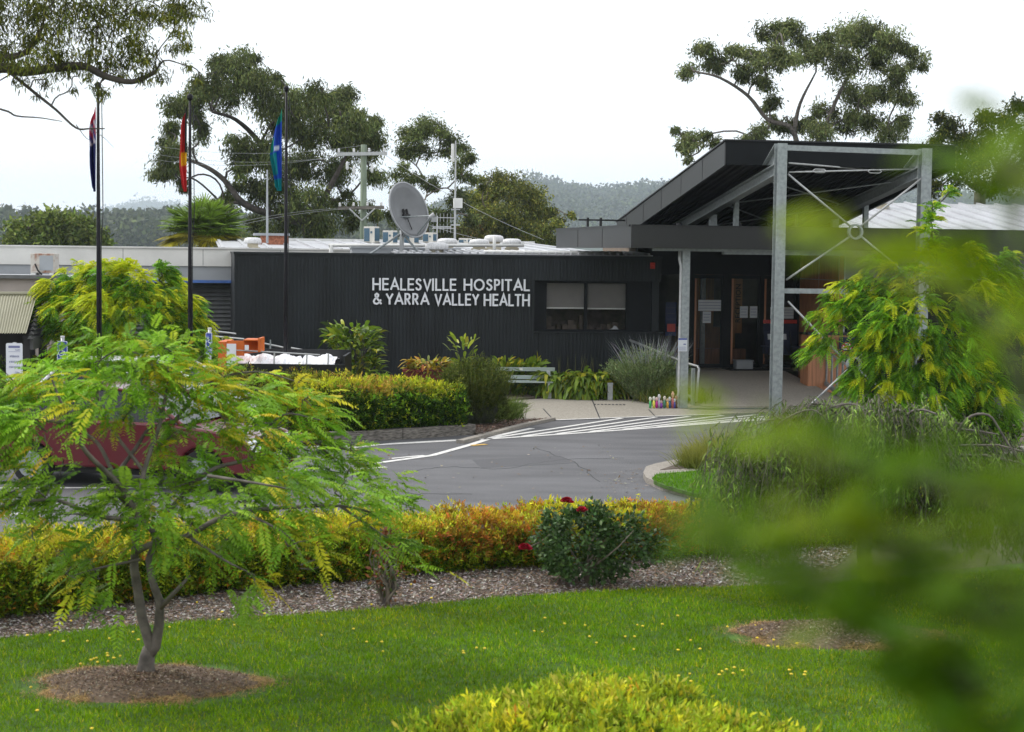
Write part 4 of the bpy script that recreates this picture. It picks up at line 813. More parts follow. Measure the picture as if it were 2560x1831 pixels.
# satellite dish
sd_ = 6.3; dc = Bp(1018, 527, sd_); pb = Bp(1004, 645, sd_)
di = thing('satellite_dish', 'large grey satellite dish on a braced steel post above the dark wall', 'satellite dish', B(pb[0], sd_, pb[1]))
axis = unit(np.array([.72, -.62, .30])); e1 = unit(np.cross(axis, [0, 0, 1])); e2 = np.cross(e1, axis); C0 = B(dc[0], sd_, dc[1]); RR = .66
mb = MB(); K = 40; rings = []
for r in (0.02, .2, .4, .55, .66):
    rings.append([mb.pt(C0+(e1*math.cos(q)+e2*math.sin(q)*1.08)*r+axis*(.42*r*r-.1)) for q in [2*math.pi*j/K for j in range(K)]])
for r in (.66, .4, .02):
    rings.append([mb.pt(C0+(e1*math.cos(q)+e2*math.sin(q)*1.08)*(r+.004 if r > .6 else r)+axis*(.42*r*r-.1-.035)) for q in [2*math.pi*j/K for j in range(K)]])
for k in range(len(rings)-1):
    for j in range(K): mb.face([rings[k][j], rings[k][(j+1) % K], rings[k+1][(j+1) % K], rings[k+1][j]])
mb.build('reflector', m_dish, di, smooth=True)
mb = MB(); mb.tube([C0+(e1*math.cos(q)+e2*math.sin(q)*1.08)*.665+axis*(.42*.66*.66-.12) for q in [2*math.pi*j/K for j in range(K+1)]], .024, 8, cap=False); mb.build('rim', m_dishr, di, smooth=True)
pc_ = Bp(1004, 545, sd_)
mb = MB(B); mb.tube([(pb[0], sd_, pb[1]-.1), (pb[0], sd_, pc_[1])], .055, 12); mb.build('post', m_galvL, di, smooth=True)
for px_, py_, s_ in ((902, 648, sd_-.3), (1062, 646, sd_+.2)):
    a = Bp(px_, py_, s_); t0_ = Bp(1000 if px_ < 1000 else 1008, 586, sd_); mb = MB(B); mb.tube([(a[0], s_, a[1]-.03), (t0_[0], sd_, t0_[1])], .03, 6); mb.build('strut', m_galv, di)
fe = Bp(1080, 540, sd_-.8); f0 = Bp(1002, 543, sd_-.2); f1 = Bp(1045, 585, sd_-.2)
mb = MB(B); mb.tube([(f0[0], sd_-.2, f0[1]), (fe[0], sd_-.8, fe[1])], .018, 6); mb.tube([(f1[0], sd_-.2, f1[1]), (fe[0], sd_-.8, fe[1]+.0)], .03, 6); mb.build('feed_arm', m_galv, di)
mb = MB(B); mb.tube([(fe[0]-.06, sd_-.8, fe[1]-.05), (fe[0]+.06, sd_-.8, fe[1]+.03)], [.06, .07], 10); mb.box(fe[0]-.02, fe[0]+.1, sd_-.86, sd_-.74, fe[1]-.15, fe[1]-.04); mb.build('feed_horn', m_dishr, di)
mb = MB(); ctr = C0+axis*-.06; mb.tube([ctr-e2*.12-e1*.1, ctr-e2*.12+e1*.12], .05, 6); mb.tube([ctr-e2*.12-e1*.05, ctr+e2*.06-e1*.05], .03, 6); mb.tube([ctr-e2*.12+e1*.07, ctr+e2*.06+e1*.07], .03, 6); mb.tube([ctr-e2*.12, C0-e2*.5+axis*.02], .012, 6); mb.build('mount_bracket', m_blk2, di)
mb = MB(B); a = Bp(1012, 592, sd_-.1); mb.tube([(a[0]+.0+.08*math.cos(q), sd_-.1, a[1]+.1*math.sin(q)) for q in [math.pi*k/8 for k in range(9)]], .01, 6); mb.build('cable', m_blk2, di)
# aerial mast with box
am = Bp(1137, 600, 12); mt = thing('antenna_mast', 'tall thin antenna mast with white box on the roof right of the dish', 'antenna', B(am[0], 12, am[1]))
top_ = Bp(1137, 352, 12)[1]; mb = MB(B); mb.tube([(am[0], 12, am[1]-.1), (am[0], 12, top_)], [.035, .02], 8); mb.build('mast', m_galvL, mt)
a = Bp(1133, 496, 11.9); b_ = Bp(1155, 521, 11.9); mb = MB(B); mb.box(a[0], b_[0], 11.8, 11.9, b_[1], a[1]); mb.build('antenna_box', m_white, mt, bevel=.01)
a = Bp(1132, 360, 12); b_ = Bp(1132, 405, 12); mb = MB(B); mb.tube([(a[0], 12, a[1]), (b_[0], 12, b_[1])], .05, 8); mb.build('panel_antenna', m_white, mt)
for py_, x0, x1 in ((524, 1128, 1150), (563, 1128, 1150), (568, 1083, 1128)):
    a = Bp(x0, py_, 12); b_ = Bp(x1, py_, 12); mb = MB(B); mb.tube([(a[0], 12, a[1]), (b_[0], 12, b_[1])], .02, 6); mb.build('crossbar', m_galvL, mt)
yg = Bp(1093, 592, 11); ya = thing('tv_aerial', 'low toothed television aerial between dish and mast', 'aerial', B(yg[0], 11, yg[1])); yt = Bp(1093, 540, 11)[1]
mb = MB(B); mb.tube([(yg[0], 11, yg[1]-.2), (yg[0], 11, yt)], .02, 6); mb.build('mast', m_galvL, ya)
for zz in (yt-.05, yt-.35):
    mb = MB(B); mb.tube([(yg[0]-.15, 11, zz), (yg[0]+.5, 11, zz)], .012, 6); mb.build('boom', m_galvL, ya)
    mb = MB(B)
    for k in range(7): mb.tube([(yg[0]-.12+k*.1, 11, zz-.12), (yg[0]-.12+k*.1, 11, zz+.12)], .008, 4)
    mb.build('elements', m_galvL, ya)
# chimney and its rod
a = Bp(636, 583, 14); b_ = Bp(722, 606, 14); cm = Bp(636, 589, 14); chm = thing('brick_chimney', 'low orange brick chimney with grey cap on the left roof', 'chimney', B(a[0], 14, b_[1]))
mb = MB(B); mb.box(a[0]+.2, b_[0], 14, 15, b_[1]-.3, cm[1]); mb.build('brickwork', m_brick, chm); mb = MB(B); mb.box(a[0], b_[0]+.02, 13.9, 15.1, cm[1], a[1]); mb.build('cap', m_greyb, chm)
a = Bp(668, 600, 13.6); b_ = Bp(668, 425, 13.6); mb = MB(B); mb.tube([(a[0], 13.6, a[1]-.1), (b_[0], 13.6, b_[1])], [.04, .025], 6); tag(mb.build('whip_antenna', m_greyb), 'thin bare grey rod aerial standing before the chimney', 'aerial')

# ================================================================== WHITE ANNEX (left)
an = thing('annex_building', 'long low cream flat-roofed building wing left of the charcoal wall', 'building', B(tL-6, 8, 0))
SA = 8.4
zf0, zf1, zf2, zf3 = [Bp(300, y, SA)[1] for y in (620, 664, 699, 706)]; tl0 = -30; tl1 = Bp(1005, 630, SA)[0]
mb = MB(B); mb.box(tl0, tl1, SA, SA+.15, zf1, zf0); x = tl0
mb.build('fascia', m_cream, an)
mb = MB(B)
for px_ in (307, 507, 700): t_ = Bp(px_, 640, SA)[0]; mb.box(t_, t_+.012, SA-.003, SA, zf1+.02, zf0-.02)
mb.build('panel_joint', m_shut, an)
mb = MB(B); mb.box(tl0, tl1+.05, SA-.04, SA+.3, zf0, zf0+.04); mb.box(tl0, tl1, SA+.3, SA+6, zf0-.06, zf0); mb.build('roof', m_cream, an)
mb = MB(B); mb.box(tl0, tL, SA+.05, SA+.2, zf2, zf1-.001); mb.build('soffit_band', m_greyb, an)
mb = MB(B); mb.box(tl0, tL, SA+.03, SA+.2, zf3, zf2-.001); mb.build('blue_trim', m_blue, an)
mb = MB(B); mb.box(tl0, tL, SA+.6, SA+.7, 0, zf3)
z_ = .5
while z_ < zf3-.1: mb.hexa([(tl0, SA+.53, z_), (tL, SA+.53, z_), (tL, SA+.6, z_+.03), (tl0, SA+.6, z_+.03), (tl0, SA+.55, z_+.04), (tL, SA+.55, z_+.04), (tL, SA+.6, z_+.1), (tl0, SA+.6, z_+.1)]); z_ += .11
mb.build('shutter', m_shut, an)
# beige wing with gutter in front of it
bw = thing('beige_outbuilding', 'beige low wing with brown gutter at the far left', 'building', (-18, 41, 0))
zg = P(60, 688, 41)[2]; zg2 = P(60, 697, 41)[2]; xr = P(152, 700, 41)[0]
mb = MB(); mb.box(-30, xr, 41.1, 44, 0, zg2); mb.build('wall', m_beige, bw); mb = MB(); mb.box(-30, xr+.1, 40.95, 41.1, zg2, zg); mb.build('gutter', m_shut, bw); mb = MB(); mb.box(-30, xr+.05, 41.1, 44.1, zg2, zg-.03); mb.build('roof', m_greyb, bw)
a = P(76, 634, 42); b_ = P(136, 684, 42); ac = thing('rusty_air_conditioner', 'rust-streaked boxy air conditioner standing on the beige wing roof', 'air conditioner', (a[0], 42, zg-.03))
mb = MB(); mb.box(a[0], b_[0], 42, 42.45, zg+.04, a[2]); mb.build('casing', m_rust, ac, bevel=.01); mb = MB(); mb.box(a[0]+.22, b_[0]-.03, 41.985, 42, zg+.1, a[2]-.05); mb.build('grille', m_greyb, ac)
mb = MB(); mb.box(a[0], a[0]+.12, 42, 42.5, zg-.03, zg+.04); mb.box(b_[0]-.12, b_[0], 42, 42.5, zg-.03, zg+.04); mb.build('foot', m_white, ac)
mb = MB(); mb.tube([(a[0]+.12, 41.96, zg+.25), (a[0]+.2, 41.9, zg+.1), (a[0]+.3, 41.9, zg-.0)], .02, 6); mb.tube([(b_[0], 41.97, zg+.0), (b_[0]+.15, 41.95, zg+.09), (b_[0]+.28, 41.95, zg+.04)], .03, 6); mb.build('hose', m_blk2, ac)
# shelter
sh = thing('garden_shelter', 'dark timber shelter with olive corrugated roof at the left edge', 'shelter', G(60, 1000))
ds = 36.0; r0 = P(-150, 738, ds+1.0); r1 = P(93, 738, ds+1.0); e0 = P(-150, 835, ds-.6); e1_ = P(66, 835, ds-.6)
mb = MB(); N_ = 34
for i in range(N_):
    for k in (0, 1):
        u0 = (i+.5*k)/N_; u1 = (i+.5*k+.5)/N_; za_ = .025*(1 if k else 0); zb_ = .025*(0 if k else 1)
        A0 = r0+(r1-r0)*u0+[0, 0, zb_]; A1 = r0+(r1-r0)*u1+[0, 0, za_]; B0 = e0+(e1_-e0)*u0+[0, 0, zb_]; B1 = e0+(e1_-e0)*u1+[0, 0, za_]
        i4 = [mb.pt(q) for q in (A0, A1, B1, B0)]; mb.face(i4)
mb.build('corrugated_roof', m_olive, sh)
mb = MB(); b1 = np.array([2*r1[0]-e1_[0], 2*r1[1]-e1_[1], e1_[2]]); b0 = b1+(r0-r1); mb.face([mb.pt(q) for q in (r0, r1, b1, b0)]); mb.tube([r0+[0, 0, .03], r1+[.02, 0, .03]], .05, 6); mb.build('back_roof', m_olive, sh)
mb = MB(); ge = e1_+[-.05, .1, 0]; 
bk_ = np.array([2*r1[0]-e1_[0], 2*r1[1]-e1_[1], e1_[2]])
for k in range(9):
    u = k/9+.02; A_ = e1_+(r1-e1_)*u+[.06, 0, -.12]; B_ = bk_+(r1-bk_)*u+[.06, 0, -.12]; n3 = np.array([.05, 0, 0]); h3 = np.array([0, 0, .06]); mb.hexa([A_-n3, A_+n3, B_+n3, B_-n3, A_-n3*.2+h3, A_+h3, B_+h3, B_-n3*.2+h3])
mb.build('gable_louvre', m_tgrey, sh)
mb = MB(); zb1 = P(100, 842, ds)[2]; zb0 = P(100, 872, ds)[2]; bx0 = P(78, 850, ds-.4); bx1 = P(118, 850, ds+1.6)
mb.hexa([(bx0[0]-.05, bx0[1], zb0), (bx0[0]+.05, bx0[1]-.05, zb0), (bx1[0]+.05, bx1[1], zb0), (bx1[0]-.05, bx1[1]+.05, zb0), (bx0[0]-.05, bx0[1], zb1), (bx0[0]+.05, bx0[1]-.05, zb1), (bx1[0]+.05, bx1[1], zb1), (bx1[0]-.05, bx1[1]+.05, zb1)]); mb.build('beam', m_tgrey, sh)
for px_, dd in ((70, ds-.35), (108, ds+1.4), (-60, ds-.35)):
    p = Gd(px_, dd); mb = MB(); mb.box(p[0]-.07, p[0]+.07, p[1]-.07, p[1]+.07, 0, zb0+.3 if px_ == 70 else zb0); mb.build('post', m_tdark, sh)
mb = MB(); p0 = Gd(-150, ds+2); p1 = Gd(90, ds+2.2); mb.box(p0[0], p1[0], ds+2.1, ds+2.2, 0, 2.2); mb.build('back_wall', m_tdark, sh)
# low fence rail left of the post
fr = thing('low_rail_fence', 'low grey metal rail behind the left accessible parking sign', 'rail', Gd(60, 35)); mb = MB(); mb.tube([P(20, 955, 35), P(150, 945, 35), P(230, 940, 35)], .03, 6); mb.build('rail', m_galvL, fr)
for px_ in (30, 130, 220): mb = MB(); p = P(px_, 955-(px_-20)*.07, 35); mb.tube([(p[0], p[1], 0), p], .025, 6); mb.build('post', m_galvL, fr)
# ramp handrails left of the dark wall
hr = thing('ramp_handrail', 'sloping white pipe handrails descending in front of the dark wall', 'handrail', Gd(640, 39))
for a, b_, d0, d1 in (((500, 838), (610, 848), 41, 40.5), ((480, 842), (600, 872), 39.6, 39.5), ((650, 857), (708, 869), 39.5, 39.4), ((728, 870), (774, 879), 39.4, 39.3), ((652, 874), (860, 888), 39.0, 39.0), ((600, 880), (790, 891), 38.6, 38.6), ((520, 826), (590, 835), 41, 40.8)):
    mb = MB(); mb.tube([P(*a, d0), P(*b_, d1)], .022, 6); mb.build('top_tube', m_galvL, hr)
for px_, py_, d_ in ((556, 845, 40.5), (610, 862, 39.5), (675, 862, 39.5), (676, 850, 39.3), (745, 874, 39.4), (760, 876, 39.4), (744, 890, 38.6), (802, 886, 39)):
    p = P(px_, py_, d_); mb = MB(); mb.tube([(p[0], p[1], 0), p], .018, 6); mb.build('post', m_galv, hr)

# ================================================================== POLES, SIGNS, VEHICLES, BENCH
def flagpole(px, pyt, d, w, label, knob=True):
    z = P(px, pyt, d)[2]; b = Gd(px, d); t = thing('flagpole', label, 'flagpole', b)
    r = w/2/FPX*d; mb = MB(); mb.tube([b, b+[0, 0, 3], (b[0], b[1], z)], [r*1.1, r, r*.62], 14); mb.build('pole', m_polebl, t, smooth=True)
    if knob: mb = MB(); mb.lathe((b[0], b[1], z), [(.02, -.02), (.045, .01), (.058, .055), (.04, .1), (.01, .115)], 14); mb.build('finial', m_polebl, t, smooth=True)
    mb = MB(); mb.tube([(b[0]+.07, b[1]-.03, z-.1), (b[0]+.09, b[1]-.05, z-2.1), (b[0]+.06, b[1]-.06, z-2.6), (b[0]+.05, b[1]-.03, 1.4)], .008, 5); mb.build('halyard', m_black, t)
    return b, z
def flag(px0, py0, px1, py1, wl, cols, d, label, px_pole, seed, emblem=None):
    """limp flag hanging against the pole: folded cloth with hoist on the pole"""
    rs = np.random.RandomState(seed); top = P(px_pole, py0, d); H = top[2]-P(px_pole, py1, d)[2]; Wm = wl/FPX*d
    nu, nv = 22, 36; V = []; C = []; F = []
    for j in range(nv+1):
        v = j/nv
        prof = (math.sin(math.pi*min(1, v*1.25+.02))**.6 if v < .5 else 1-.45*(v-.5)**1.2*2)*(1 if v < .97 else .75)
        for i in range(nu+1):
            u = i/nu; x = -Wm*prof*u*(1+.12*math.sin(9*v+seed)); y = .10*math.sin(u*11+v*3+seed)*(.3+u)*prof
            z = -H*v-.10*H*u*(1-v); V.append((top[0]-.03+x, top[1]-.08+y, top[2]+z))
            s_ = (1-v)*.5+.5*(1-u)    # where on the flag this bit of cloth is
            C.append(cols(u, v))
    for j in range(nv):
        for i in range(nu): a = j*(nu+1)+i; F.append((a, a+1, a+nu+2, a+nu+1))
    o = mkmesh('flag', np.array(V), np.array(F), np.array(C), m_petal, None); o.data.polygons.foreach_set('use_smooth', [True]*len(F)); tag(o, label, 'flag'); return o
pb1 = flagpole(248, 222, 30, 11, 'leftmost black flagpole, in front of the round golden tree', True)
pb2 = flagpole(475, 250, 33, 10, 'middle black flagpole beside the fan palm', True)
pb3 = flagpole(713, 228, 36, 9.5, 'rightmost black flagpole in front of the charcoal wall', True)
def c1_(u, v):
    if v < .16: return (.45, .02, .05)
    if v < .42: return [(.55, .5, .55), (.4, .03, .08), (.03, .03, .18)][int((u*5+v*14) % 3)]
    if abs(u-.4)+abs(v-.62)*4 < .12: return (.7, .7, .75)
    return (.012, .014, .10)
def c2_(u, v):
    if u < .42-.35*v*(v > .3) and v < .55: return (.012, .012, .012)
    if .5 < v < .68 and u < .62: return (.75, .42, .01)
    return (.55, .03, .03)
def c3_(u, v):
    if v < .14 or (v > .3 and u > .72 and v < .5): return (.0, .22, .15)
    if .42 < v < .50 and .25 < u < .62: return (.7, .75, .8)
    if v > .5 and (u > .45 and v < .8 or v > .86): return (.0, .20, .22)
    return (.01, .06, .42)
flag(0, 265, 0, 480, 16, c1_, 30, 'limp blue flag with red and white corner on the leftmost pole', 246, 1)
flag(0, 268, 0, 480, 20, c2_, 33, 'limp red and black flag with yellow centre on the middle pole', 473, 2)
flag(0, 272, 0, 478, 27, c3_, 36, 'limp blue and green flag with white emblem on the rightmost pole', 710, 3)

# wooden power pole with two crossarms and wires
pd_ = 64; b = Gd(905, pd_); zt = P(905, 362, pd_)[2]; pp = thing('power_pole', 'greenish wooden power pole with two crossarms behind the metal roof', 'power pole', b)
mb = MB(); mb.tube([b, (b[0], b[1], zt)], [.14, .11], 12); mb.build('pole', m_polew, pp, smooth=True)
def xarm(x0, x1, py, m):
    a = P(x0, py, pd_-.2); b_ = P(x1, py-2, pd_-.2); mb = MB(); mb.hexa([a+[0, -.05, -.06], b_+[0, -.05, -.06], b_+[0, .05, -.06], a+[0, .05, -.06], a+[0, -.05, .06], b_+[0, -.05, .06], b_+[0, .05, .06], a+[0, .05, .06]]); mb.build('crossarm', m, pp)
    for k in range(4):
        q = a+(b_-a)*(.04+.3*k); mb = MB(); mb.lathe(q+[0, 0, .06], [(.03, 0), (.05, .04), (.035, .08), (.05, .11), (.02, .14)], 8); mb.build('insulator', m_ins, pp)
xarm(842, 968, 386, m_galvL); xarm(845, 960, 521, m_slpr)
for sx_ in (-1, 1): mb = MB(); mb.tube([P(905+sx_*32, 522, pd_-.3), P(905, 552, pd_-.2)], .03, 5); mb.build('brace', m_galvL, pp)
for k, (px_, py_) in enumerate(((868, 408), (885, 420), (930, 415))):
    mb = MB(); q = P(px_, py_, pd_-.2); mb.lathe(q, [(.03, -.25), (.05, -.2), (.05, 0), (.02, .06)], 8); mb.build('fuse_cutout', m_ins, pp)
for k, (x0, y0, x1, y1, d0, d1, sg_, w_) in enumerate(((372, 363, 905, 364, 66, 64, 6, 1), (372, 383, 870, 388, 66, 64, 6, 2), (372, 397, 845, 390, 66, 64, 6, 3), (560, 565, 850, 521, 60, 64, -2, 4), (560, 572, 880, 521, 60, 64, -2, 5), (960, 386, 1360, 600, 64, 58, 4, 6), (960, 521, 1210, 600, 64, 60, 2, 7))):
    a = P(x0, y0, d0); b_ = P(x1, y1, d1); n_ = 10; pts = [a+(b_-a)*(i/n_)-np.array([0, 0, sg_*.05*4*(i/n_)*(1-i/n_)]) for i in range(n_+1)]
    lb = ['topmost pale wire running left from the pole top', 'second wire left from the upper crossarm', 'lowest of three wires left from the upper crossarm', 'upper of two wires left from the lower crossarm', 'lower of two wires left from the lower crossarm', 'long wire slanting down right from the upper crossarm', 'wire slanting down right from the lower crossarm'][k]
    mb = MB(); mb.tube(pts, .007, 4); tag(mb.build('power_line', m_wire), lb, 'wire', 'wires on the wooden power pole')

# signs
def rrect(w, h, r, n=5):
    o = []
    for cx_, cy_, a0 in ((w/2-r, h/2-r, 0), (-w/2+r, h/2-r, 90), (-w/2+r, -h/2+r, 180), (w/2-r, -h/2+r, 270)):
        for k in range(n+1): a = math.radians(a0+90*k/n); o.append((cx_+r*math.cos(a), cy_+r*math.sin(a)))
    return o
def acc_sign(px, py0, py1, wpx, d, label, rz, ptop):
    c = P(px, (py0+py1)/2, d); b = Gd(px, d+.05); h = (py1-py0)/FPX*d; w = wpx/FPX*d; t = thing('accessible_parking_sign', label, 'sign', b)
    mb = MB(); z = P(px, ptop, d)[2]; mb.tube([b+[0, .05, 0], (b[0], b[1]+.05, z)], .034, 10); mb.build('post', m_galvL, t, smooth=True)
    mb = MB(); mb.tube([(b[0], b[1]+.05, z), (b[0], b[1]+.05, z+.03)], .038, 10); mb.build('post_cap', m_white, t)
    F_ = frame(c, rz); mb = MB(F_); mb.prism(rrect(w, h, .03), -.01, .004, 'y'); bd = mb.build('board', m_sblue, t)
    mb = MB(F_); o1 = rrect(w, h, .03); o2 = rrect(w-.02, h-.02, .022); n_ = len(o1)
    for k in range(n_):
        kk = (k+1) % n_; mb.hexa([(o1[k][0], -.013, o1[k][1]), (o1[kk][0], -.013, o1[kk][1]), (o2[kk][0], -.013, o2[kk][1]), (o2[k][0], -.013, o2[k][1]), (o1[k][0], -.0105, o1[k][1]), (o1[kk][0], -.0105, o1[kk][1]), (o2[kk][0], -.0105, o2[kk][1]), (o2[k][0], -.0105, o2[k][1])])
    mb.build('border', m_swhtx, t)
    s = h/.56; mb = MB(F_); y = -.015
    def st(pts, r=.011): mb.tube([(x*s, y, zz*s) for x, zz in pts], r*s, 6)
    st([(-.02, .185), (-.02, .19)], .024); st([(-.02, .15), (-.005, .02)], .016); st([(-.01, .09), (.045, .088)]); st([(-.005, .025), (.05, .02), (.075, -.07), (.1, -.055)], .013)
    st([(-.025+.0+.072*math.cos(a), -.02+.072*math.sin(a)) for a in [math.radians(110+k*16) for k in range(15)]], .011); mb.build('wheelchair_symbol', m_swhtx, t, smooth=True)
    return t, c, w, h
m_swhtx = m_swtxt
t, c, w, h = acc_sign(156, 853, 908, 26, 32, 'blue accessible parking sign on left, reading PARKING ONLY', 0, 845)
text('sign_lettering', 'PARKING', .062, c+[0, -.014, -.125], 0, m_swtxt, t, sx=.75); text('sign_lettering', 'ONLY', .062, c+[0, -.014, -.18], 0, m_swtxt, t, sx=.75)
t, c, w, h = acc_sign(523, 832, 886, 21, 34, 'blue accessible parking sign tilted beside the orange headboard', math.radians(-35), 824)
text('sign_lettering', 'PARKING', .055, frame(c, math.radians(-35))(0, -.014, -.125), math.radians(-35), m_swtxt, t, sx=.7); text('sign_lettering', 'ONLY', .055, frame(c, math.radians(-35))(0, -.014, -.18), math.radians(-35), m_swtxt, t, sx=.7)
d = 31; c = P(36, 905, d); b = Gd(36, d+.05); t = thing('staff_parking_sign', 'tall white AFTERNOON & NIGHT SHIFT STAFF PARKING sign at the left edge', 'sign', b)
mb = MB(); z = P(30, 857, d)[2]; mb.tube([b+[0, .05, 0], (b[0], b[1]+.05, z)], .034, 10); mb.build('post', m_galvL, t)
mb = MB(frame(c, 0)); mb.prism(rrect(.29, .66, .03), -.01, .004, 'y'); mb.build('board', m_swht, t)
mb = MB(frame(c, 0)); mb.box(-.1, .1, -.013, -.0105, .245, .285); mb.box(-.1, .105, -.013, -.0105, .178, .182); mb.build('printed_band', m_stxt, t)
text('sign_lettering', 'health', .035, c+[.06, -.012, .212], 0, m_stxt, t)
for k, s_ in enumerate(('AFTERNOON', '& NIGHT SHIFT', 'STAFF PARKING', '- 7.30am')): text('sign_lettering', s_, .05, c+[.005+.04*(k == 3), -.012, .095-.095*k], 0, m_stxt, t, sx=.55)

# bench (seen from the front left)
bq = G(1376, 998, .012); BR = math.radians(4); F_ = frame((bq[0]-1.45, bq[1]+.12, .012), BR)
bn = thing('park_bench', 'grey-green slatted bench on concrete legs in front of the glossy plants', 'bench', (bq[0]-.75, bq[1]+.1, .012))
for x in (.05, 1.38):
    mb = MB(F_); mb.prism([(-.12, 0), (-.02, 0), (-.02, .2), (.06, .26), (.16, .2), (.16, 0), (.27, 0), (.27, .34), (.32, .72), (.25, .72), (.2, .40), (-.12, .37)], x, x+.09, 'x'); mb.build('leg', m_benchc, bn, bevel=.008)
for k in range(4): mb = MB(F_); mb.box(-.05, 1.58, -.14+k*.1, -.06+k*.1, .375+.002*k, .41+.002*k); mb.build('seat_slat', m_benchw, bn, bevel=.004)
for k, z_ in enumerate((.44, .63)): mb = MB(F_); mb.box(-.05, 1.58, .205+.035*k, .235+.035*k, z_, z_+.095); mb.build('back_slat', m_benchw, bn, bevel=.004)
mb = MB(F_); mb.box(.72, .80, .235, .24, .65, .71); mb.build('plaque', m_white, bn)
# bollard light
p = G(1525, 996, .05); bo = thing('bollard_light', 'short square grey bollard light at the edge of the hosta plants', 'bollard', p); mb = MB(); mb.box(p[0]-.06, p[0]+.06, p[1]-.06, p[1]+.06, .0, .37); mb.build('post', m_benchc, bo, bevel=.006); mb = MB(); mb.box(p[0]-.065, p[0]+.065, p[1]-.065, p[1]+.065, .371, .42); mb.box(p[0]-.04, p[0]+.04, p[1]-.064, p[1]-.0605, .26, .34); mb.build('lamp_head', m_greyb, bo, bevel=.006)
p = G(1285, 1015, .02); mb = MB(); mb.lathe(p, [(.32, -.02), (.32, .035), (.27, .06), (.05, .07)], 24); tag(mb.build('manhole_cover', m_blk2), 'round dark pit cover at the edge of the bed by the bench', 'pit cover')

# planter boxes in the bed behind the hedge
a = P(1010, 926, 38); mb = MB(frame((a[0], 38, a[2]-.02), .06)); mb.box(0, 1.15, 0, .5, -.35, -.02); mb.box(-.03, 1.18, -.03, .53, -.02, .04); mb.box(.25, .3, -.045, -.03, -.35, .04); mb.box(.85, .9, -.045, -.03, -.35, .04)
tag(mb.build('planter_box', m_timberbox, None, bevel=.01), 'dark red planter trough below the orange-leaved plant', 'planter')
# work trailer: orange headboard, black tray, white load
tx0 = P(548, 860, 35); wt = thing('work_trailer', 'orange headboard and black tray with crumpled white load behind the hedge', 'trailer', (tx0[0]+1, 35.5, 0))
zt_ = P(548, 852, 35)[2]; zb_ = .55; xa, xb = P(545, 860, 35)[0], P(648, 860, 35)[0]; xc = P(610, 860, 35)[0]
mb = MB(); mb.box(xa, xa+.17, 35, 35.9, .5, zt_-.02); mb.box(xa+.17, xc, 35.02, 35.06, zt_-.30, zt_); mb.hexa([(xc, 35.02, zt_-.26), (xb, 35.5, zt_-.24), (xb, 35.54, zt_-.24), (xc, 35.06, zt_-.26), (xc, 35.02, zt_+.0), (xb, 35.5, zt_+.04), (xb, 35.54, zt_+.04), (xc, 35.06, zt_+.0)]); mb.box(xc-.01, xb+.02, 34.98, 35.55, zt_+.0, zt_+.03); mb.box(xb-.02, xb+.03, 34.95, 35.55, zt_-.22, zt_+.06); mb.build('headboard', m_orange, wt, bevel=.006)
mb = MB(); mb.box(xa+.175, xa+.36, 34.99, 35.018, zt_-.5, zt_-.06); mb.box(xc+.02, xc+.1, 34.96, 34.975, zt_-.18, zt_-.08); mb.build('label_plate', m_swht, wt)
tx1 = P(862, 885, 35)[0]; tz_ = P(700, 883, 35)[2]
mb = MB(); mb.box(xa+.2, tx1, 36.4, 36.45, .75, tz_); mb.box(xa+.2, tx1, 35.0, 35.05, .75, tz_-.22); mb.box(tx1-.05, tx1, 35.05, 36.4, .75, tz_-.05); mb.box(xa+.2, tx1, 35.05, 36.4, .7, .75); mb.build('tray', m_black, wt)
mb = MB()
for x in (xa+1.1, xa+1.75, tx1-.35): mb.tube([(x, 35.03, .75), (x+.02, 35.03, tz_-.0)], .018, 5)
mb.tube([(xa+.25, 35.03, tz_+.05), (tx1-.5, 35.03, tz_-.03)], .016, 6); mb.build('rail', m_galvL, wt)
mb = MB(); nx, ny = 60, 16; ids = []
for j in range(ny+1):
    for i in range(nx+1):
        u, v = i/nx, j/ny; ids.append(mb.pt((xa+.28+u*(tx1-xa-.5), 35.07+v*1.3, tz_-.30+.18*(math.sin(v*math.pi)**.5)*(1 if u < .62 or u > .68 else .5)+.05*R.rand()+.03*math.sin(u*30))))
for j in range(ny):
    for i in range(nx): a = j*(nx+1)+i; mb.face([ids[a], ids[a+1], ids[a+nx+2], ids[a+nx+1]])
mb.build('white_load', m_foam, wt)
for x in (xa+1.0, xa+1.7):
    mb = MB(); mb.tube([(x, 34.92, .3), (x, 35.1, .3)], .3, 20); mb.build('wheel', m_blk2, wt)

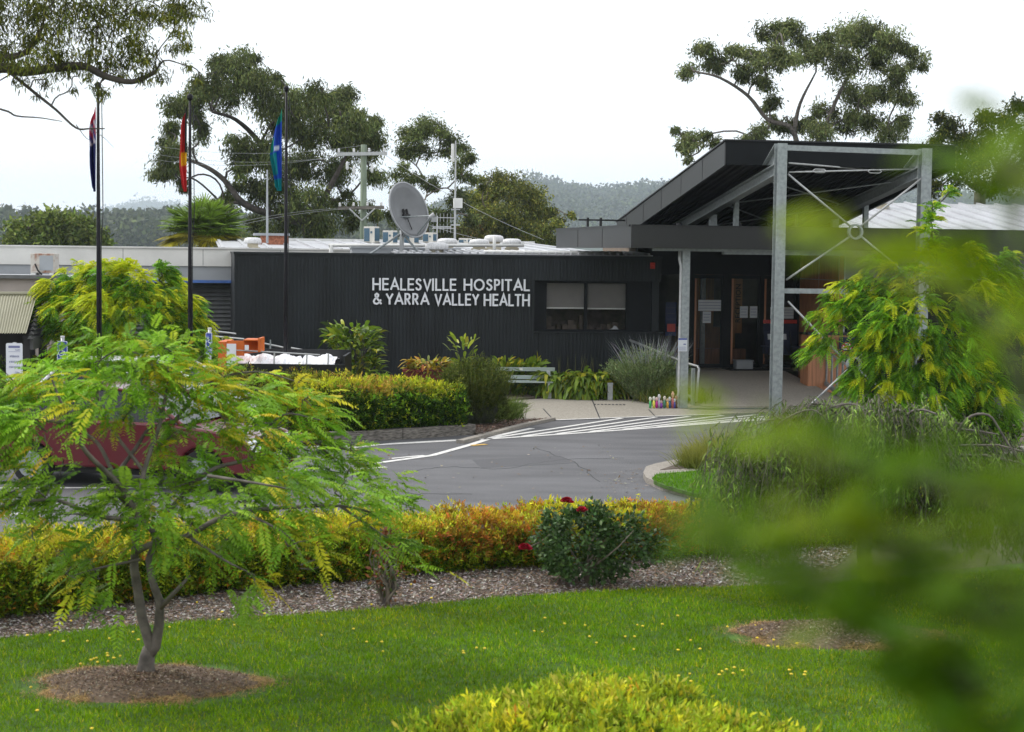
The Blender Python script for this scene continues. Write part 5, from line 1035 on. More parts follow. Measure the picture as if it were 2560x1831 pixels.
# cars
def car(name, label, loc, rz, paint, van=False):
    t = thing(name, label, 'car', loc); F_ = frame(loc, rz); Wd = .86
    prof = [(-2.15, .30), (-2.2, .62), (-2.12, .95), (-1.5, 1.0), (.85, .98), (1.6, .90), (2.05, .78), (2.2, .55), (2.15, .28)]
    def arch(cx): return [(cx+.36*math.cos(a), .30+.36*math.sin(a)) for a in [math.pi*k/8 for k in range(0, 9)]]
    low = prof+arch(1.38)+arch(-1.32)
    mb = MB(F_); 
    for y0, y1 in ((-Wd, -Wd+.14), (Wd-.14, Wd)): mb.prism(low, y0, y1, 'y')
    mb.prism([(-2.12, .45), (-2.18, .62), (-2.1, .93), (-1.5, .98), (.85, .96), (1.6, .88), (2.03, .76), (2.16, .55), (2.1, .45)], -Wd+.14, Wd-.14, 'y'); mb.build('body', paint, t, bevel=.035)
    mb = MB(F_); mb.box(-1.9, 2.0, -Wd+.15, Wd-.15, .2, .45); mb.build('underside', m_blk2, t)
    g = [(-2.02, .99), (-1.62, 1.40), (-.2, 1.45), (.35, 1.38), (1.05, .97)]; mb = MB(F_); n_ = len(g)
    lo_ = [mb.pt((x, -(Wd-.05-.22*(z-.97)/.48), z)) for x, z in g]; hi_ = [mb.pt((x, (Wd-.05-.22*(z-.97)/.48), z)) for x, z in g]
    mb.face(lo_); mb.face(hi_[::-1])
    for k in range(n_): mb.face([lo_[k], lo_[(k+1) % n_], hi_[(k+1) % n_], hi_[k]])
    mb.build('glasshouse', m_cglass, t)
    mb = MB(F_); mb.prism([(-1.70, 1.37), (-1.6, 1.42), (-.2, 1.475), (.4, 1.41), (.36, 1.37), (-.2, 1.43)], -.64, .64, 'y')
    for s in (-1, 1):
        for x0, z0, x1, z1 in ((-2.05, .98, -1.64, 1.41), (-.42, .97, -.4, 1.44), (1.08, .96, .36, 1.40)):
            y0 = s*(Wd-.045-.22*(z0-.97)/.48); y1 = s*(Wd-.045-.22*(z1-.97)/.48); mb.tube([(x0, y0, z0), (x1, y1, z1)], .035, 6)
    mb.build('roof', paint, t, bevel=.02)
    for x in (1.38, -1.32):
        for s in (-1, 1):
            mb = MB(F_); mb.tube([(x, s*(Wd-.2), .31), (x, s*(Wd-.01), .31)], .31, 24); wh = mb.build('tyre', m_blk2, t, bevel=.02); mb = MB(F_)
            mb.tube([(x, s*(Wd-.012), .31), (x, s*(Wd+.004), .31)], .2, 20); mb.build('rim', m_galv, wh)
    for s in (-1, 1):
        mb = MB(F_); mb.hexa([(1.86, s*(Wd-.22)-.17, .6), (2.17, s*(Wd-.22)-.17, .6), (2.17, s*(Wd-.22)+.17, .6), (1.86, s*(Wd-.22)+.23, .6), (1.86, s*(Wd-.22)-.17, .77), (2.09, s*(Wd-.22)-.17, .75), (2.09, s*(Wd-.22)+.17, .75), (1.8, s*(Wd-.22)+.23, .79)]); mb.build('headlight', m_lamp, t, bevel=.01)
        mb = MB(F_); mb.tube([(.85, s*(Wd), 1.02), (.85, s*(Wd+.14), 1.05)], .06, 8); mb.build('mirror', paint, t)
        for x0, x1 in ((-.38, .8), (-1.35, -.42)):
            mb = MB(F_); mb.box(x0, x0+.008, s*(Wd+.001)-.002, s*(Wd+.001)+.002, .35, .96); mb.build('door_seam', m_black, t)
            mb = MB(F_); mb.box(x0+.08, x0+.22, s*(Wd+.012)-.012, s*(Wd+.012)+.012, .82, .85); mb.build('door_handle', paint, t)
    mb = MB(F_); mb.box(2.1, 2.205, -.55, .55, .36, .48); mb.box(2.1, 2.185, -.4, .4, .6, .72); mb.build('grille', m_black, t)
    mb = MB(F_); mb.box(2.206, 2.215, -.18, .18, .49, .57); mb.build('number_plate', m_swht, t)
    return t
gc = G(330, 1216); car('red_car', 'dark red car parked behind the feathery small tree', (gc[0], gc[1]+.5, 0), math.radians(-14), m_carred)
gc = G(395, 1095); car('white_car', 'white car parked further back behind the red car', (gc[0], gc[1]+.4, 0), math.radians(-8), m_carwht)

# ================================================================== VEGETATION
YEL = (.52, .48, .05); YG = (.30, .37, .04); GRN = (.11, .21, .03); DGR = (.028, .065, .012); ORG = (.42, .20, .05); REDL = (.44, .11, .07); PALE = (.55, .50, .16)
# ---- clipped hedge generator: leafy shell round a woody core
def hedge(name, label, path, hw, hts, n, L, colf, cat='hedge', base=0.0, z0=.06, asp=.38, core=True, lump=.06, stems=True):
    path = [np.array(p, float) for p in path]; seg = [np.linalg.norm((b-a)[:2]) for a, b in zip(path[:-1], path[1:])]; cum = np.concatenate([[0], np.cumsum(seg)]); tot = cum[-1]
    K_ = 9; n = n//K_
    t = thing(name, label, cat, (*path[len(path)//2][:2], base))
    def at(s):
        k = np.clip(np.searchsorted(cum, s, side='right')-1, 0, len(seg)-1); f = (s-cum[k])/np.array(seg)[k]; A = np.array(path)[k]; Bb = np.array(path)[k+1]; p = A+(Bb-A)*f[:, None]
        dr = unit((Bb-A)*[1, 1, 0]); return p, dr, np.interp(s, cum, hts)
    s = R.uniform(-hw*.5, tot+hw*.5, n); sc = np.clip(s, 0, tot); p, dr, H = at(sc); nr = np.column_stack([-dr[:, 1], dr[:, 0], np.zeros(n)])
    endf = np.sqrt(np.clip(1-(np.abs(s-sc)/(hw*.5+1e-6))**2, 0, 1))
    a = R.uniform(-.12, math.pi+.12, n); sq = lambda c_, e: np.sign(c_)*np.abs(c_)**e; ca, sa = sq(np.cos(a), .55), sq(np.clip(np.sin(a), 0, 1), .5)
    lum = 1+lump*(np.sin(s*5.3+np.sin(a*3)*1.5)+.7*np.sin(s*11.7+a*4)+.5*np.sin(s*2.1+2))
    rad = (1.03-R.normal(size=n)*.05-np.abs(R.normal(size=n))*.09)*lum
    low = R.rand(n) < .42; zf = np.where(low, R.uniform(0, .75, n), sa)
    side = np.where(low, np.sign(R.rand(n)-.25), ca)*(1-.0*low)
    tap = .80+.2*np.clip(zf*3, 0, 1)
    pos = p+nr*(side*hw*rad*endf*tap)[:, None]*-1+dr*((s-sc)*.9)[:, None]; pos[:, 2] = base+z0+(H-z0)*zf*rad*(.75+.25*endf)+R.normal(size=n)*.012
    outd = unit(nr*(-side)[:, None]+np.array([0, 0, 1.])*(zf*1.1)[:, None]+dr*(s-sc)[:, None]*2+R.normal(size=(n, 3))*.35); C = colf(n, zf, s, side, pos)*R.uniform(.72, 1.28, (n, 1))
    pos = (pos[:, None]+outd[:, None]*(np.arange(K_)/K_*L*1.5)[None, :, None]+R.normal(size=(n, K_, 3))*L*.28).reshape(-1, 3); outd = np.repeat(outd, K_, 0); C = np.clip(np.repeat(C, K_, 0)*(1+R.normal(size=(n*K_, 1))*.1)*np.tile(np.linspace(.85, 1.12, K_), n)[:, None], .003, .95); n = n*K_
    d = unit(outd+R.normal(size=(n, 3))*.7+[0, 0, .2])
    leaves('foliage', pos, d, rdir(n), L*R.uniform(.6, 1.35, n), L*asp, C, m_leaf, t)
    mb = MB(); K = 60; rings = []
    for k in range(K+1):
        q, dq, Hq = at(np.array([tot*k/K])); q = q[0]; nq = np.array([-dq[0][1], dq[0][0], 0]); f = (.35 if k in (0, K) else 1)
        rings.append([mb.pt(q*[1, 1, 0]+nq*x*hw*.72*f+np.array([0, 0, base+z_*Hq[0]*(.8 if k in (0, K) else 1)])) for x, z_ in ((-.75, .16), (-.95, .6), (-.7, .8), (0, .84), (.7, .8), (.95, .6), (.75, .16))])
    for k in range(K):
        for j in range(7): mb.face([rings[k][j], rings[k][(j+1) % 7], rings[k+1][(j+1) % 7], rings[k+1][j]])
    mb.face(rings[0]); mb.face(rings[-1][::-1]); mb.build('twigs', m_core, t)
    if stems:
        mb = MB(); 
        for k in range(int(tot/.28)):
            q, dq, Hq = at(np.array([R.uniform(0, tot)])); q = q[0]+[R.uniform(-.5, .5)*hw, R.uniform(-.5, .5)*hw, 0]; q[2] = base; mb.tube([q, q+[R.normal()*.06, R.normal()*.06, .25]], .012, 5)
        mb.build('stems', m_barkdk, t)
    return t
m_core = mat('hedge_core', (.018, .022, .010), .95, var=.5, scale=20)
def col_front(n, zf, s, side, pos):
    top = np.clip((zf-.62)*3.2+R.normal(size=n)*.25, 0, 1)
    X_ = pos[:, 0]; red = np.clip(.95*np.exp(-((X_+.25)/.55)**2)+.95*np.exp(-((X_-1.75)/.5)**2)-.04+.1*np.sin(s*3.9)+R.normal(size=n)*.16, 0, 1)*np.clip(1.3-np.abs(zf-.72)*2.0, 0, 1)
    A = cmix(n, [YEL, YG, PALE, (.38, .30, .05), (.42, .26, .06)], (4, 2.5, 1.2, 1.5, .8), .15); Bc = cmix(n, [GRN, YG, DGR, (.16, .16, .03), ORG], (2.4, 2.6, 1.8, 2, .5), .2); Rr = cmix(n, [REDL, ORG, (.30, .14, .05)], (2, 2, 2), .2)
    c = A*top[:, None]+Bc*(1-top)[:, None]; m = (R.rand(n) < red*.9)[:, None]; return np.where(m, Rr*.8+c*.2, c)
hp = gl([(-700, 1640), (0, 1548), (400, 1500), (800, 1462), (1100, 1436), (1500, 1410), (1800, 1391)])
hp = [p+np.array([.0, .42, 0]) for p in hp]
hedge('golden_hedge', 'long golden and russet clipped hedge between the mulch bed and the road', hp, .46, [.62, .62, .60, .57, .54, .51, .48], 200000, .05, col_front, z0=.07, lump=.09, asp=.36)
hp2 = [p+np.array([0, .6, 0]) for p in gl([(1860, 1386), (2050, 1376), (2360, 1360)])]
hedge('golden_hedge', 'shorter golden hedge continuing right behind the weeping tree', hp2, .45, [.5, .56, .56], 34000, .052, col_front, z0=.07, asp=.36)
# middle hedge
def col_mid(n, zf, s, side, pos):
    top = np.clip((zf-.80)*4+R.normal(size=n)*.3+.3*np.sin(s*4.1), 0, 1)
    tan = np.clip(np.sin(s*1.3+.5)*.9-.2+R.normal(size=n)*.3, 0, 1)*(zf > .8)
    A = cmix(n, [YEL, YG, (.40, .40, .06)], (3, 3, 2), .15); Bc = cmix(n, [DGR, GRN, YG, (.02, .04, .01)], (4, 2, .7, 2), .25); T = cmix(n, [(.38, .24, .09), (.34, .28, .08)], (1, 1), .2)
    c = A*top[:, None]+Bc*(1-top)[:, None]; return np.where((R.rand(n) < tan)[:, None], T, c)
mp = [p+np.array([0, 1.05, 0]) for p in gl([(800, 1108), (960, 1098), (1062, 1092)])]
hedge('clipped_hedge', 'broad clipped hedge with golden top and dark green side above the sleepers', mp, .95, [.90, .88, .80], 70000, .075, col_mid, base=.05, z0=.05, stems=False)
mp = [p+np.array([0, 1.6, 0]) for p in gl([(500, 1112), (640, 1108), (830, 1104)])]
hedge('clipped_hedge', 'olive and tan hedge before the orange headboard, left of the broad one', mp, .7, [1.05, 1.02, 1.0], 50000, .055, lambda n, zf, s, side, pos: cmix(n, [(.2, .22, .04), (.1, .12, .03), (.25, .17, .06), (.35, .34, .06), (.05, .06, .02)], (3, 3, 1.4, 1.2, 2), .25), base=.05, z0=.05, stems=False)
# near golden shrub at the bottom
def dome(name, label, c, rx, ry, h, n, L, colf, asp=.38, m=None, cat='shrub', up=.25, core=True, top_lump=.07):
    K_ = 9; n = n//K_
    t = thing(name, label, cat, c); th = R.uniform(0, 2*math.pi, n); z = R.uniform(0, 1, n)**.8; r = np.sqrt(np.clip(1-z**2.4, 0, 1)); lum = 1+top_lump*(np.sin(3*th+z*5)+np.sin(7*th-z*7+1)*.8+np.sin(13*th+z*11)*.6); k = (1.02-R.normal(size=n)*.04-np.abs(R.normal(size=n))*.10)*lum
    pos = np.array(c)+np.column_stack([rx*r*np.cos(th)*k, ry*r*np.sin(th)*k, h*z*k]); o = unit(np.column_stack([np.cos(th)*r/rx, np.sin(th)*r/ry, z/h+.2]))
    C = colf(n, z, th, r, pos)*R.uniform(.72, 1.28, (n, 1)); o = unit(o+R.normal(size=(n, 3))*.35)
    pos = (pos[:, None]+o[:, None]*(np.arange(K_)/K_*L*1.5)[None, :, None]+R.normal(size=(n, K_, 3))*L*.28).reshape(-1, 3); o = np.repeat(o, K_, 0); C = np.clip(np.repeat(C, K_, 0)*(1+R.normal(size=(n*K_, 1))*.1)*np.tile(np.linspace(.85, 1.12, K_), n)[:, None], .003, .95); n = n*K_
    leaves('foliage', pos, unit(o+R.normal(size=(n, 3))*.65+[0, 0, up]), rdir(n), L*R.uniform(.6, 1.35, n), L*asp, C, m or m_leaf, t)
    if core:
        mb = MB(); K = 24; rings = [[mb.pt(np.array(c)+np.array([rx*.78*f*math.cos(a), ry*.78*f*math.sin(a), h*.84*zz])) for a in [2*math.pi*j/K for j in range(K)]] for f, zz in ((.8, .02), (1, .3), (.9, .6), (.6, .85), (.2, 1))]
        for k in range(4):
            for j in range(K): mb.face([rings[k][j], rings[k][(j+1) % K], rings[k+1][(j+1) % K], rings[k+1][j]])
        mb.face(rings[-1]); mb.build('twigs', m_core, t, smooth=True)
    return t
def col_near(n, z, th, r, pos):
    blob = np.sin(pos[:, 0]*6+1)*np.sin(pos[:, 1]*5+pos[:, 2]*6); A = cmix(n, [YEL, YG, PALE, (.34, .40, .05), ORG, (.40, .40, .08)], (3, 4, 1.5, 3, .1, .9), .16); Bc = cmix(n, [GRN, YG, DGR], (3, 2, 1), .2)
    f = np.clip(.72+.35*blob+R.normal(size=n)*.25, 0, 1)[:, None]; return A*f+Bc*(1-f)
c = G(1480, 2000); dd = 11.4; cc = P(1500, 1680, dd)
dome('golden_shrub', 'rounded golden-leaved shrub in the lawn at the bottom of the picture', (P(1500, 1700, dd)[0], dd, 0.02), 1.28, 1.1, cc[2]*.87-.2, 70000, .06, col_near, asp=.34, top_lump=.10)

# ---- feathery small tree on the left
TB = np.array([mc1[0]-.02, mc1[1]+.1, .08]); d0 = TB[1]
ft = thing('feathery_tree', 'small multi-stemmed feathery green and yellow tree on a mulch circle', 'tree', TB)
def fp(px, py, dz=0): return P(px, py, d0+dz)
mb = MB(); 
fk = fp(382, 1600); mb.tube([TB+[0, 0, -.06], TB+[0, 0, .08], fp(368, 1640), fp(370, 1618)], [.095, .068, .06, .04], 12)
mb.tube([fp(364, 1655), fk-[.02, 0, .05], fp(355, 1545), fp(345, 1480), fp(335, 1420), fp(338, 1370), fp(345, 1290, .1)], [.04, .045, .04, .037, .035, .03, .026], 9)
mb.tube([fp(368, 1650), fk+[.02, 0, -.05], fp(398, 1560), fp(400, 1505, -.1), fp(380, 1450, -.1), fp(372, 1400, -.1), fp(392, 1340, .1)], [.04, .045, .04, .035, .03, .028, .024], 9)
mb.tube([fp(402, 1520, -.1), fp(440, 1478, -.2), fp(475, 1440, -.3)], [.022, .018, .01], 7)
nodes_ = []
limbs = [([(345, 1290, .1), (300, 1215, .0), (215, 1130, -.3), (180, 1060, -.4), (150, 1000, -.5), (130, 950, -.5)], .026),
 ([(392, 1340, .1), (300, 1240, .2), (285, 1190, .3), (245, 1110, .4), (195, 1070, .5), (165, 1010, .7), (110, 985, .8)], .024),
 ([(285, 1195, .3), (340, 1120, .5), (375, 1070, .6), (430, 1055, .7), (540, 1010, .9)], .02),
 ([(338, 1380, .0), (385, 1360, -.2), (470, 1340, -.4), (540, 1300, -.6), (610, 1280, -.7), (700, 1270, -.6), (850, 1265, -.5), (960, 1290, -.4)], .03),
 ([(385, 1350, .1), (430, 1270, .3), (520, 1180, .5), (620, 1150, .6), (760, 1110, .8), (900, 1130, .8)], .026),
 ([(345, 1300, .1), (240, 1290, -.2), (140, 1250, -.5), (40, 1260, -.6), (-60, 1280, -.7)], .022),
 ([(350, 1270, .1), (360, 1180, .3), (400, 1060, .4), (420, 960, .5), (440, 880, .5)], .024),
 ([(430, 1060, .7), (520, 960, .8), (640, 930, .9), (760, 960, .9)], .016), ([(180, 1060, -.4), (90, 1050, -.6), (0, 1060, -.6)], .016),
 ([(620, 1150, .6), (700, 1040, .6), (800, 1050, .6)], .015), ([(520, 1190, -.5), (650, 1210, -.8), (760, 1230, -.8)], .015), ([(350, 1400, -.2), (250, 1420, -.4), (180, 1440, -.5)], .013), ([(470, 1340, -.4), (560, 1400, -.6), (640, 1440, -.7)], .014),
 ([(610, 1280, -.7), (720, 1340, -.8), (760, 1400, -.8)], .012), ([(850, 1265, -.5), (960, 1340, -.4), (1040, 1390, -.3)], .012), ([(360, 1180, .3), (260, 1040, .6), (240, 920, .6), (300, 870, .6)], .016)]
for pts, r in limbs:
    pp_ = cr([fp(*q) for q in pts]); mb.tube(pp_, [r*(1-.72*k/(len(pp_)-1)) for k in range(len(pp_))], 7, cap=False)
tips = []   # crown spots: (px, py, r, dz, count, yellow share)
CR = [(60, 960, 60, .3, 1, .2), (150, 960, 70, .2, 1.2, .35), (240, 905, 70, .5, 1.2, .15), (250, 985, 70, .1, 1.2, .2), (330, 870, 60, .6, 1, .25), (430, 880, 55, .5, .8, .35), (340, 960, 75, .3, 1.3, .2), (440, 960, 75, .4, 1.2, .2), (540, 960, 70, .6, 1.3, .45), (650, 975, 75, .8, 1.3, .4), (760, 1000, 60, .8, 1.1, .55), (810, 1050, 40, .8, .7, .6),
 (560, 1050, 80, .7, 1.5, .4), (690, 1070, 80, .6, 1.5, .35), (800, 1130, 60, .7, 1.3, .15), (880, 1180, 50, .6, 1, .1), (930, 1215, 45, .3, .8, .15), (1000, 1245, 25, .2, .5, .6), (30, 1050, 60, -.5, 1.2, .2), (110, 1080, 60, -.5, .9, .35), (-30, 1010, 60, 0, 1, .1), (40, 1150, 50, -.4, .8, .3),
 (200, 1030, 60, -.4, .9, .1), (300, 1050, 60, .4, .7, .1), (420, 1110, 60, .6, .9, .3), (520, 1140, 55, .6, .8, .1), (620, 1180, 70, .4, 1.3, .15), (740, 1200, 70, -.5, 1.3, .1), (850, 1250, 60, -.4, 1, .1), (20, 1240, 60, -.6, 1.1, .1), (110, 1245, 60, -.5, 1.1, .05), (200, 1290, 60, -.3, 1, .15), (70, 1330, 50, -.6, .7, .25),
 (300, 1250, 70, 0, 1.2, .05), (400, 1250, 80, .1, 1.5, .05), (330, 1340, 60, -.1, 1, .05), (480, 1210, 75, .3, 1.3, .12), (480, 1300, 70, -.4, 1.2, .05), (600, 1260, 70, -.7, 1.2, .05), (700, 1290, 70, -.6, .9, .05), (590, 1340, 50, -.5, .6, .05), (160, 1440, 55, -.5, .8, .35), (240, 1440, 60, -.4, 1.1, .15), (270, 1500, 45, -.4, .7, .3), (180, 1380, 50, -.5, .7, .15), (440, 1380, 45, -.3, .5, .05),
 (560, 1400, 60, -.6, .9, .1), (640, 1440, 50, -.7, .8, .2), (600, 1490, 40, -.7, .7, .1), (720, 1370, 55, -.8, .6, .15), (760, 1420, 45, -.8, .5, .3), (960, 1340, 45, -.4, .8, .2), (1010, 1390, 40, -.3, .7, .45), (1060, 1430, 28, -.3, .4, .7), (900, 1300, 45, -.4, .6, .1), (160, 1160, 40, -.3, .5, .1), (880, 1110, 35, .8, .5, .5)]
cs = []; ds = []; Cs = []; Ls = []
tip0 = fp(360, 1200)
for px_, py_, r, dz, k, ys in CR:
    c = fp(px_, py_, dz); rr_ = r/FPX*d0; n_ = int((52 if py_ < 1180 else 40 if py_ < 1320 else 24)*k*(r/60)**1.5); nb_ = max(2, n_//6); sb_ = c+R.normal(size=(nb_, 3))*rr_*np.array([.6, .95, .42]); ib_ = R.randint(0, nb_, n_); p = sb_[ib_]+R.normal(size=(n_, 3))*.045; yb_ = R.rand(nb_) < ys*.9; o = unit(p-np.array([tip0[0], tip0[1], p[:, 2].mean()-.1]))
    cs.append(p); ds.append(unit(o*[1, 1, .3]+R.normal(size=(n_, 3))*.5+[0, 0, -.05])); Ls.append(R.uniform(.17, .31, n_))
    y = (yb_[ib_] & (R.rand(n_) < .8))[:, None]; dpt = np.clip((p[:, 2]-c[2])/rr_*.5+.5, 0, 1)[:, None]
    g = cmix(n_, [(.16, .31, .04), (.12, .25, .035), (.08, .18, .03), (.21, .36, .05)], (3, 3, 1.6, 1.6), .13)
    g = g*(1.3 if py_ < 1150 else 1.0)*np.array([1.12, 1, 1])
    Cs.append(np.where(y, cmix(n_, [(.48, .42, .05), (.36, .38, .04), (.5, .36, .06)], (3, 3, .7), .12), g))
    for q in range(max(2, int(3*k))):       # twigs
        e = p[R.randint(n_)]; mb.tube([c+R.normal(size=3)*.02, (c+e)/2+R.normal(size=3)*.03, e], [.007, .005, .003], 4, cap=False)
mb.build('trunk', m_barkg, ft, smooth=True)
frondmesh('crown', np.concatenate(cs), np.concatenate(ds), np.concatenate(Ls), np.concatenate(Cs), m_leaf, ft, pairs=11, lw=.25, asp=.36, droop=.35, curl=.25)

# ---- golden feathery trees further back (left behind the flagpoles, right beside the entrance)
def robinia(label, base, fork, clumps, d, r0, dens, yel, L0=.36, hang=.25, pairs=9, lw=.26):
    t = thing('golden_feathery_tree', label, 'tree', base); mb = MB(); C_ = [(P(q[0], q[1], d+q[3]), q[2]/FPX*d, q[4]) for q in clumps]; skeleton(mb, base, fork, [c for c, r, y in C_], r0, .01, .1); mb.build('trunk', m_barkdk, t, smooth=True)
    cs = []; ds = []; Ls = []; Cs = []; ctr = np.mean([c for c, r, y in C_], 0)
    for c, r, y_ in C_:
        m = max(5, int(34*r*r/.25)); sub = c+rdir(m)*(R.uniform(.3, 1, (m, 1))**.5)*r*[1, .9, .85]; k = int(dens*r*r/m)+3
        p = (sub[:, None, :]+R.normal(size=(m, k, 3))*.03).reshape(-1, 3); n_ = len(p); o = unit((p-ctr)*[1, 1, .2]); cs.append(p); ds.append(unit(o*.8+R.normal(size=(n_, 3))*.55*[1, 1, .6]+[0, 0, .15-hang])); Ls.append(L0*R.uniform(.7, 1.3, n_))
        yy = np.repeat(R.rand(m) < y_*yel*(.7+.8*np.clip((sub[:, 2]-c[2])/r, -.6, 1)), k)[:, None]; tone = np.repeat(R.uniform(.75, 1.45, m), k)[:, None]
        Cs.append(np.where(yy, cmix(n_, [(.50, .52, .04), (.38, .46, .035)], (3, 2), .1), cmix(n_, [(.15, .30, .035), (.10, .22, .03), (.06, .15, .025), (.24, .38, .04)], (3, 3, 1.6, 1.6), .13)*tone))
    frondmesh('crown', np.concatenate(cs), np.concatenate(ds), np.concatenate(Ls), np.clip(np.concatenate(Cs), .003, .9), m_leaf, t, pairs=11, lw=.23, asp=.46, droop=.5, curl=.25); return t
d = 37; robinia('wide golden-yellow feathery tree behind the left flagpoles', Gd(300, d), P(300, 860, d), [(150, 730, 50, 0, 1), (210, 700, 55, .3, 1), (270, 700, 60, 0, 1.1), (330, 705, 60, -.3, 1.2), (250, 780, 70, -.6, 1), (340, 790, 75, -.5, .8), (170, 790, 60, -.3, 1.1), (420, 760, 60, -.2, .7), (400, 710, 45, .2, .4), (470, 780, 50, 0, .6), (500, 800, 35, 0, .7), (190, 860, 60, -.4, .9), (290, 870, 70, -.6, .7), (390, 860, 60, -.5, .5), (130, 760, 40, 0, .7), (480, 860, 45, -.3, .7), (440, 830, 55, 0, .3), (160, 930, 50, -.3, .6), (260, 940, 60, -.3, .5), (360, 940, 60, -.3, .3), (455, 920, 50, 0, .3), (400, 672, 22, 0, .1), (530, 850, 28, 0, .6)], d, .12, 1500, .7, .29)
d = 31.5; robinia('bright golden feathery tree in front of the right side of the entrance', Gd(2270, d), P(2300, 900, d), [(2120, 740, 55, 0, 1), (2080, 790, 40, 0, 1.1), (2060, 850, 32, -.2, 1), (2030, 880, 28, 0, .5), (2180, 720, 50, .2, 1), (2250, 700, 60, 0, .8), (2200, 800, 75, -.3, .4), (2290, 790, 75, -.3, .9), (2340, 660, 55, .3, .9), (2330, 590, 32, .2, .9), (2320, 545, 22, 0, .6), (2370, 480, 16, 0, 1), (2330, 520, 14, 0, .3), (2420, 650, 50, 0, 1), (2490, 660, 50, 0, 1), (2540, 720, 60, 0, .7), (2440, 760, 75, -.4, .7), (2380, 870, 75, -.4, .4), (2270, 890, 75, -.4, .5), (2170, 890, 60, -.3, .7), (2140, 960, 45, -.2, .9), (2230, 970, 60, -.4, .6), (2340, 970, 70, -.5, .4), (2440, 940, 70, -.4, .8), (2520, 860, 70, -.2, .6), (2190, 640, 25, .2, 1), (2260, 1030, 45, -.3, .2), (2350, 1040, 50, -.3, .2), (2480, 1020, 60, -.3, .3)], d, .08, 1600, .6, .24)

# ---- bushes round the bed
def spikes(name, label, cat, c, rx, ry, h, n, L, Wd, cols, wts, stem_c=None, flare=.5, droop=.1, m=None, seg=3, kind='leaf', L2=None):
    """upright bush of many thin stems carrying small leaves"""
    t = thing(name, label, cat, c); th = R.uniform(0, 2*math.pi, n); f = np.sqrt(R.rand(n)); foot = np.array(c)+np.column_stack([rx*.35*f*np.cos(th), ry*.35*f*np.sin(th), np.zeros(n)])
    d = unit(np.column_stack([np.cos(th)*f*rx/h*flare*1.6, np.sin(th)*f*ry/h*flare*1.6, np.ones(n)])+R.normal(size=(n, 3))*.07); Ln = h*R.uniform(.65, 1.05, n)*(1-.22*f)
    blades('stems', foot, d, Ln, .008, droop, cmix(n, [stem_c or cols[0]], [1], .2), m_leafdull, t, seg=4, kind='grass')
    k = 26; u = R.uniform(.12, 1, (n, k)); p = foot[:, None, :]+d[:, None, :]*(Ln[:, None]*u)[..., None]-np.array([0, 0, 1.])*(droop*Ln[:, None]*u*u)[..., None]; p = p.reshape(-1, 3); N_ = len(p)
    dd_ = unit(np.repeat(d, k, 0)+R.normal(size=(N_, 3))*.6); leaves('foliage', p, dd_, rdir(N_), L*R.uniform(.6, 1.3, N_), Wd, cmix(N_, cols, wts, .22), m or m_leafdull, t); return t
p = G(1186, 1062, .05); p[1] += .3
spikes('rosemary_bush', 'dark olive fine-leaved bush at the end of the broad clipped hedge', 'bush', p, .80, .7, 1.55, 3400, .06, .013, [(.10, .125, .03), (.055, .075, .02), (.17, .17, .055)], (3, 2.6, 1.2), flare=.5)
dome('rosemary_bush', 'dense dark lower growth inside the olive fine-leaved bush', p, .6, .5, 1.15, 14000, .05, lambda n, z, th, r, pos: cmix(n, [(.05, .065, .018), (.025, .035, .01)], (2, 2), .25), cat='bush', asp=.2)
p = G(1262, 1046, .05); n_ = 900; th = R.uniform(0, 6.28, n_)
t = thing('grass_tuft', 'pale soft grass tuft leaning out at the right of the olive bush', 'grass tuft', p); b_ = np.tile(p, (n_, 1))+np.column_stack([R.normal(size=n_)*.15, R.normal(size=n_)*.15, np.zeros(n_)]); blades('blades', b_, unit(R.normal(size=(n_, 3))*[.4, .4, .1]+[.15, 0, 1]), R.uniform(.4, .85, n_), .012, .35, cmix(n_, [(.17, .22, .07), (.11, .16, .04)], (1, 1)), m_leafdull, t, kind='grass')
# silvery russian sage
p = Gd(1618, 41.8, .05); t = spikes('sage_bush', 'silver-green feathery sage bush with mauve spires by the entrance column', 'bush', p, 1.0, .7, 1.5, 1000, .075, .02, [(.20, .26, .17), (.30, .35, .27), (.12, .17, .08)], (3, 2, 2), stem_c=(.3, .33, .25), flare=.75, droop=.12)
n_ = 240; th = R.uniform(0, 6.28, n_); f = np.sqrt(R.rand(n_)); foot = np.array(p)+np.column_stack([.5*f*np.cos(th), .4*f*np.sin(th), np.full(n_, .5)]); dv = unit(np.column_stack([np.cos(th)*f*.75, np.sin(th)*f*.4, np.ones(n_)])); blades('flower_spires', foot+dv*.4, dv+R.normal(size=(n_, 3))*.12, R.uniform(.3, .85, n_), .013, R.uniform(0, .25, n_), cmix(n_, [(.36, .36, .42), (.32, .36, .32)], (1, 1.6), .15), m_petal, t, kind='grass')
n_ = 1200; foot = np.array([p[0]+.55, p[1]-.7, .04])+R.normal(size=(n_, 3))*[.35, .25, 0]; t2 = thing('grass_tuft', 'green and straw-coloured grass tuft behind the painted spoons', 'grass tuft', (p[0]+.55, p[1]-.7, .04)); blades('blades', foot, unit(R.normal(size=(n_, 3))*[.35, .35, .1]+[0, 0, 1]), R.uniform(.3, .75, n_), .012, .4, cmix(n_, [(.10, .14, .035), (.24, .18, .06), (.07, .1, .03)], (3, 1.3, 2)), m_leafdull, t2, kind='grass')
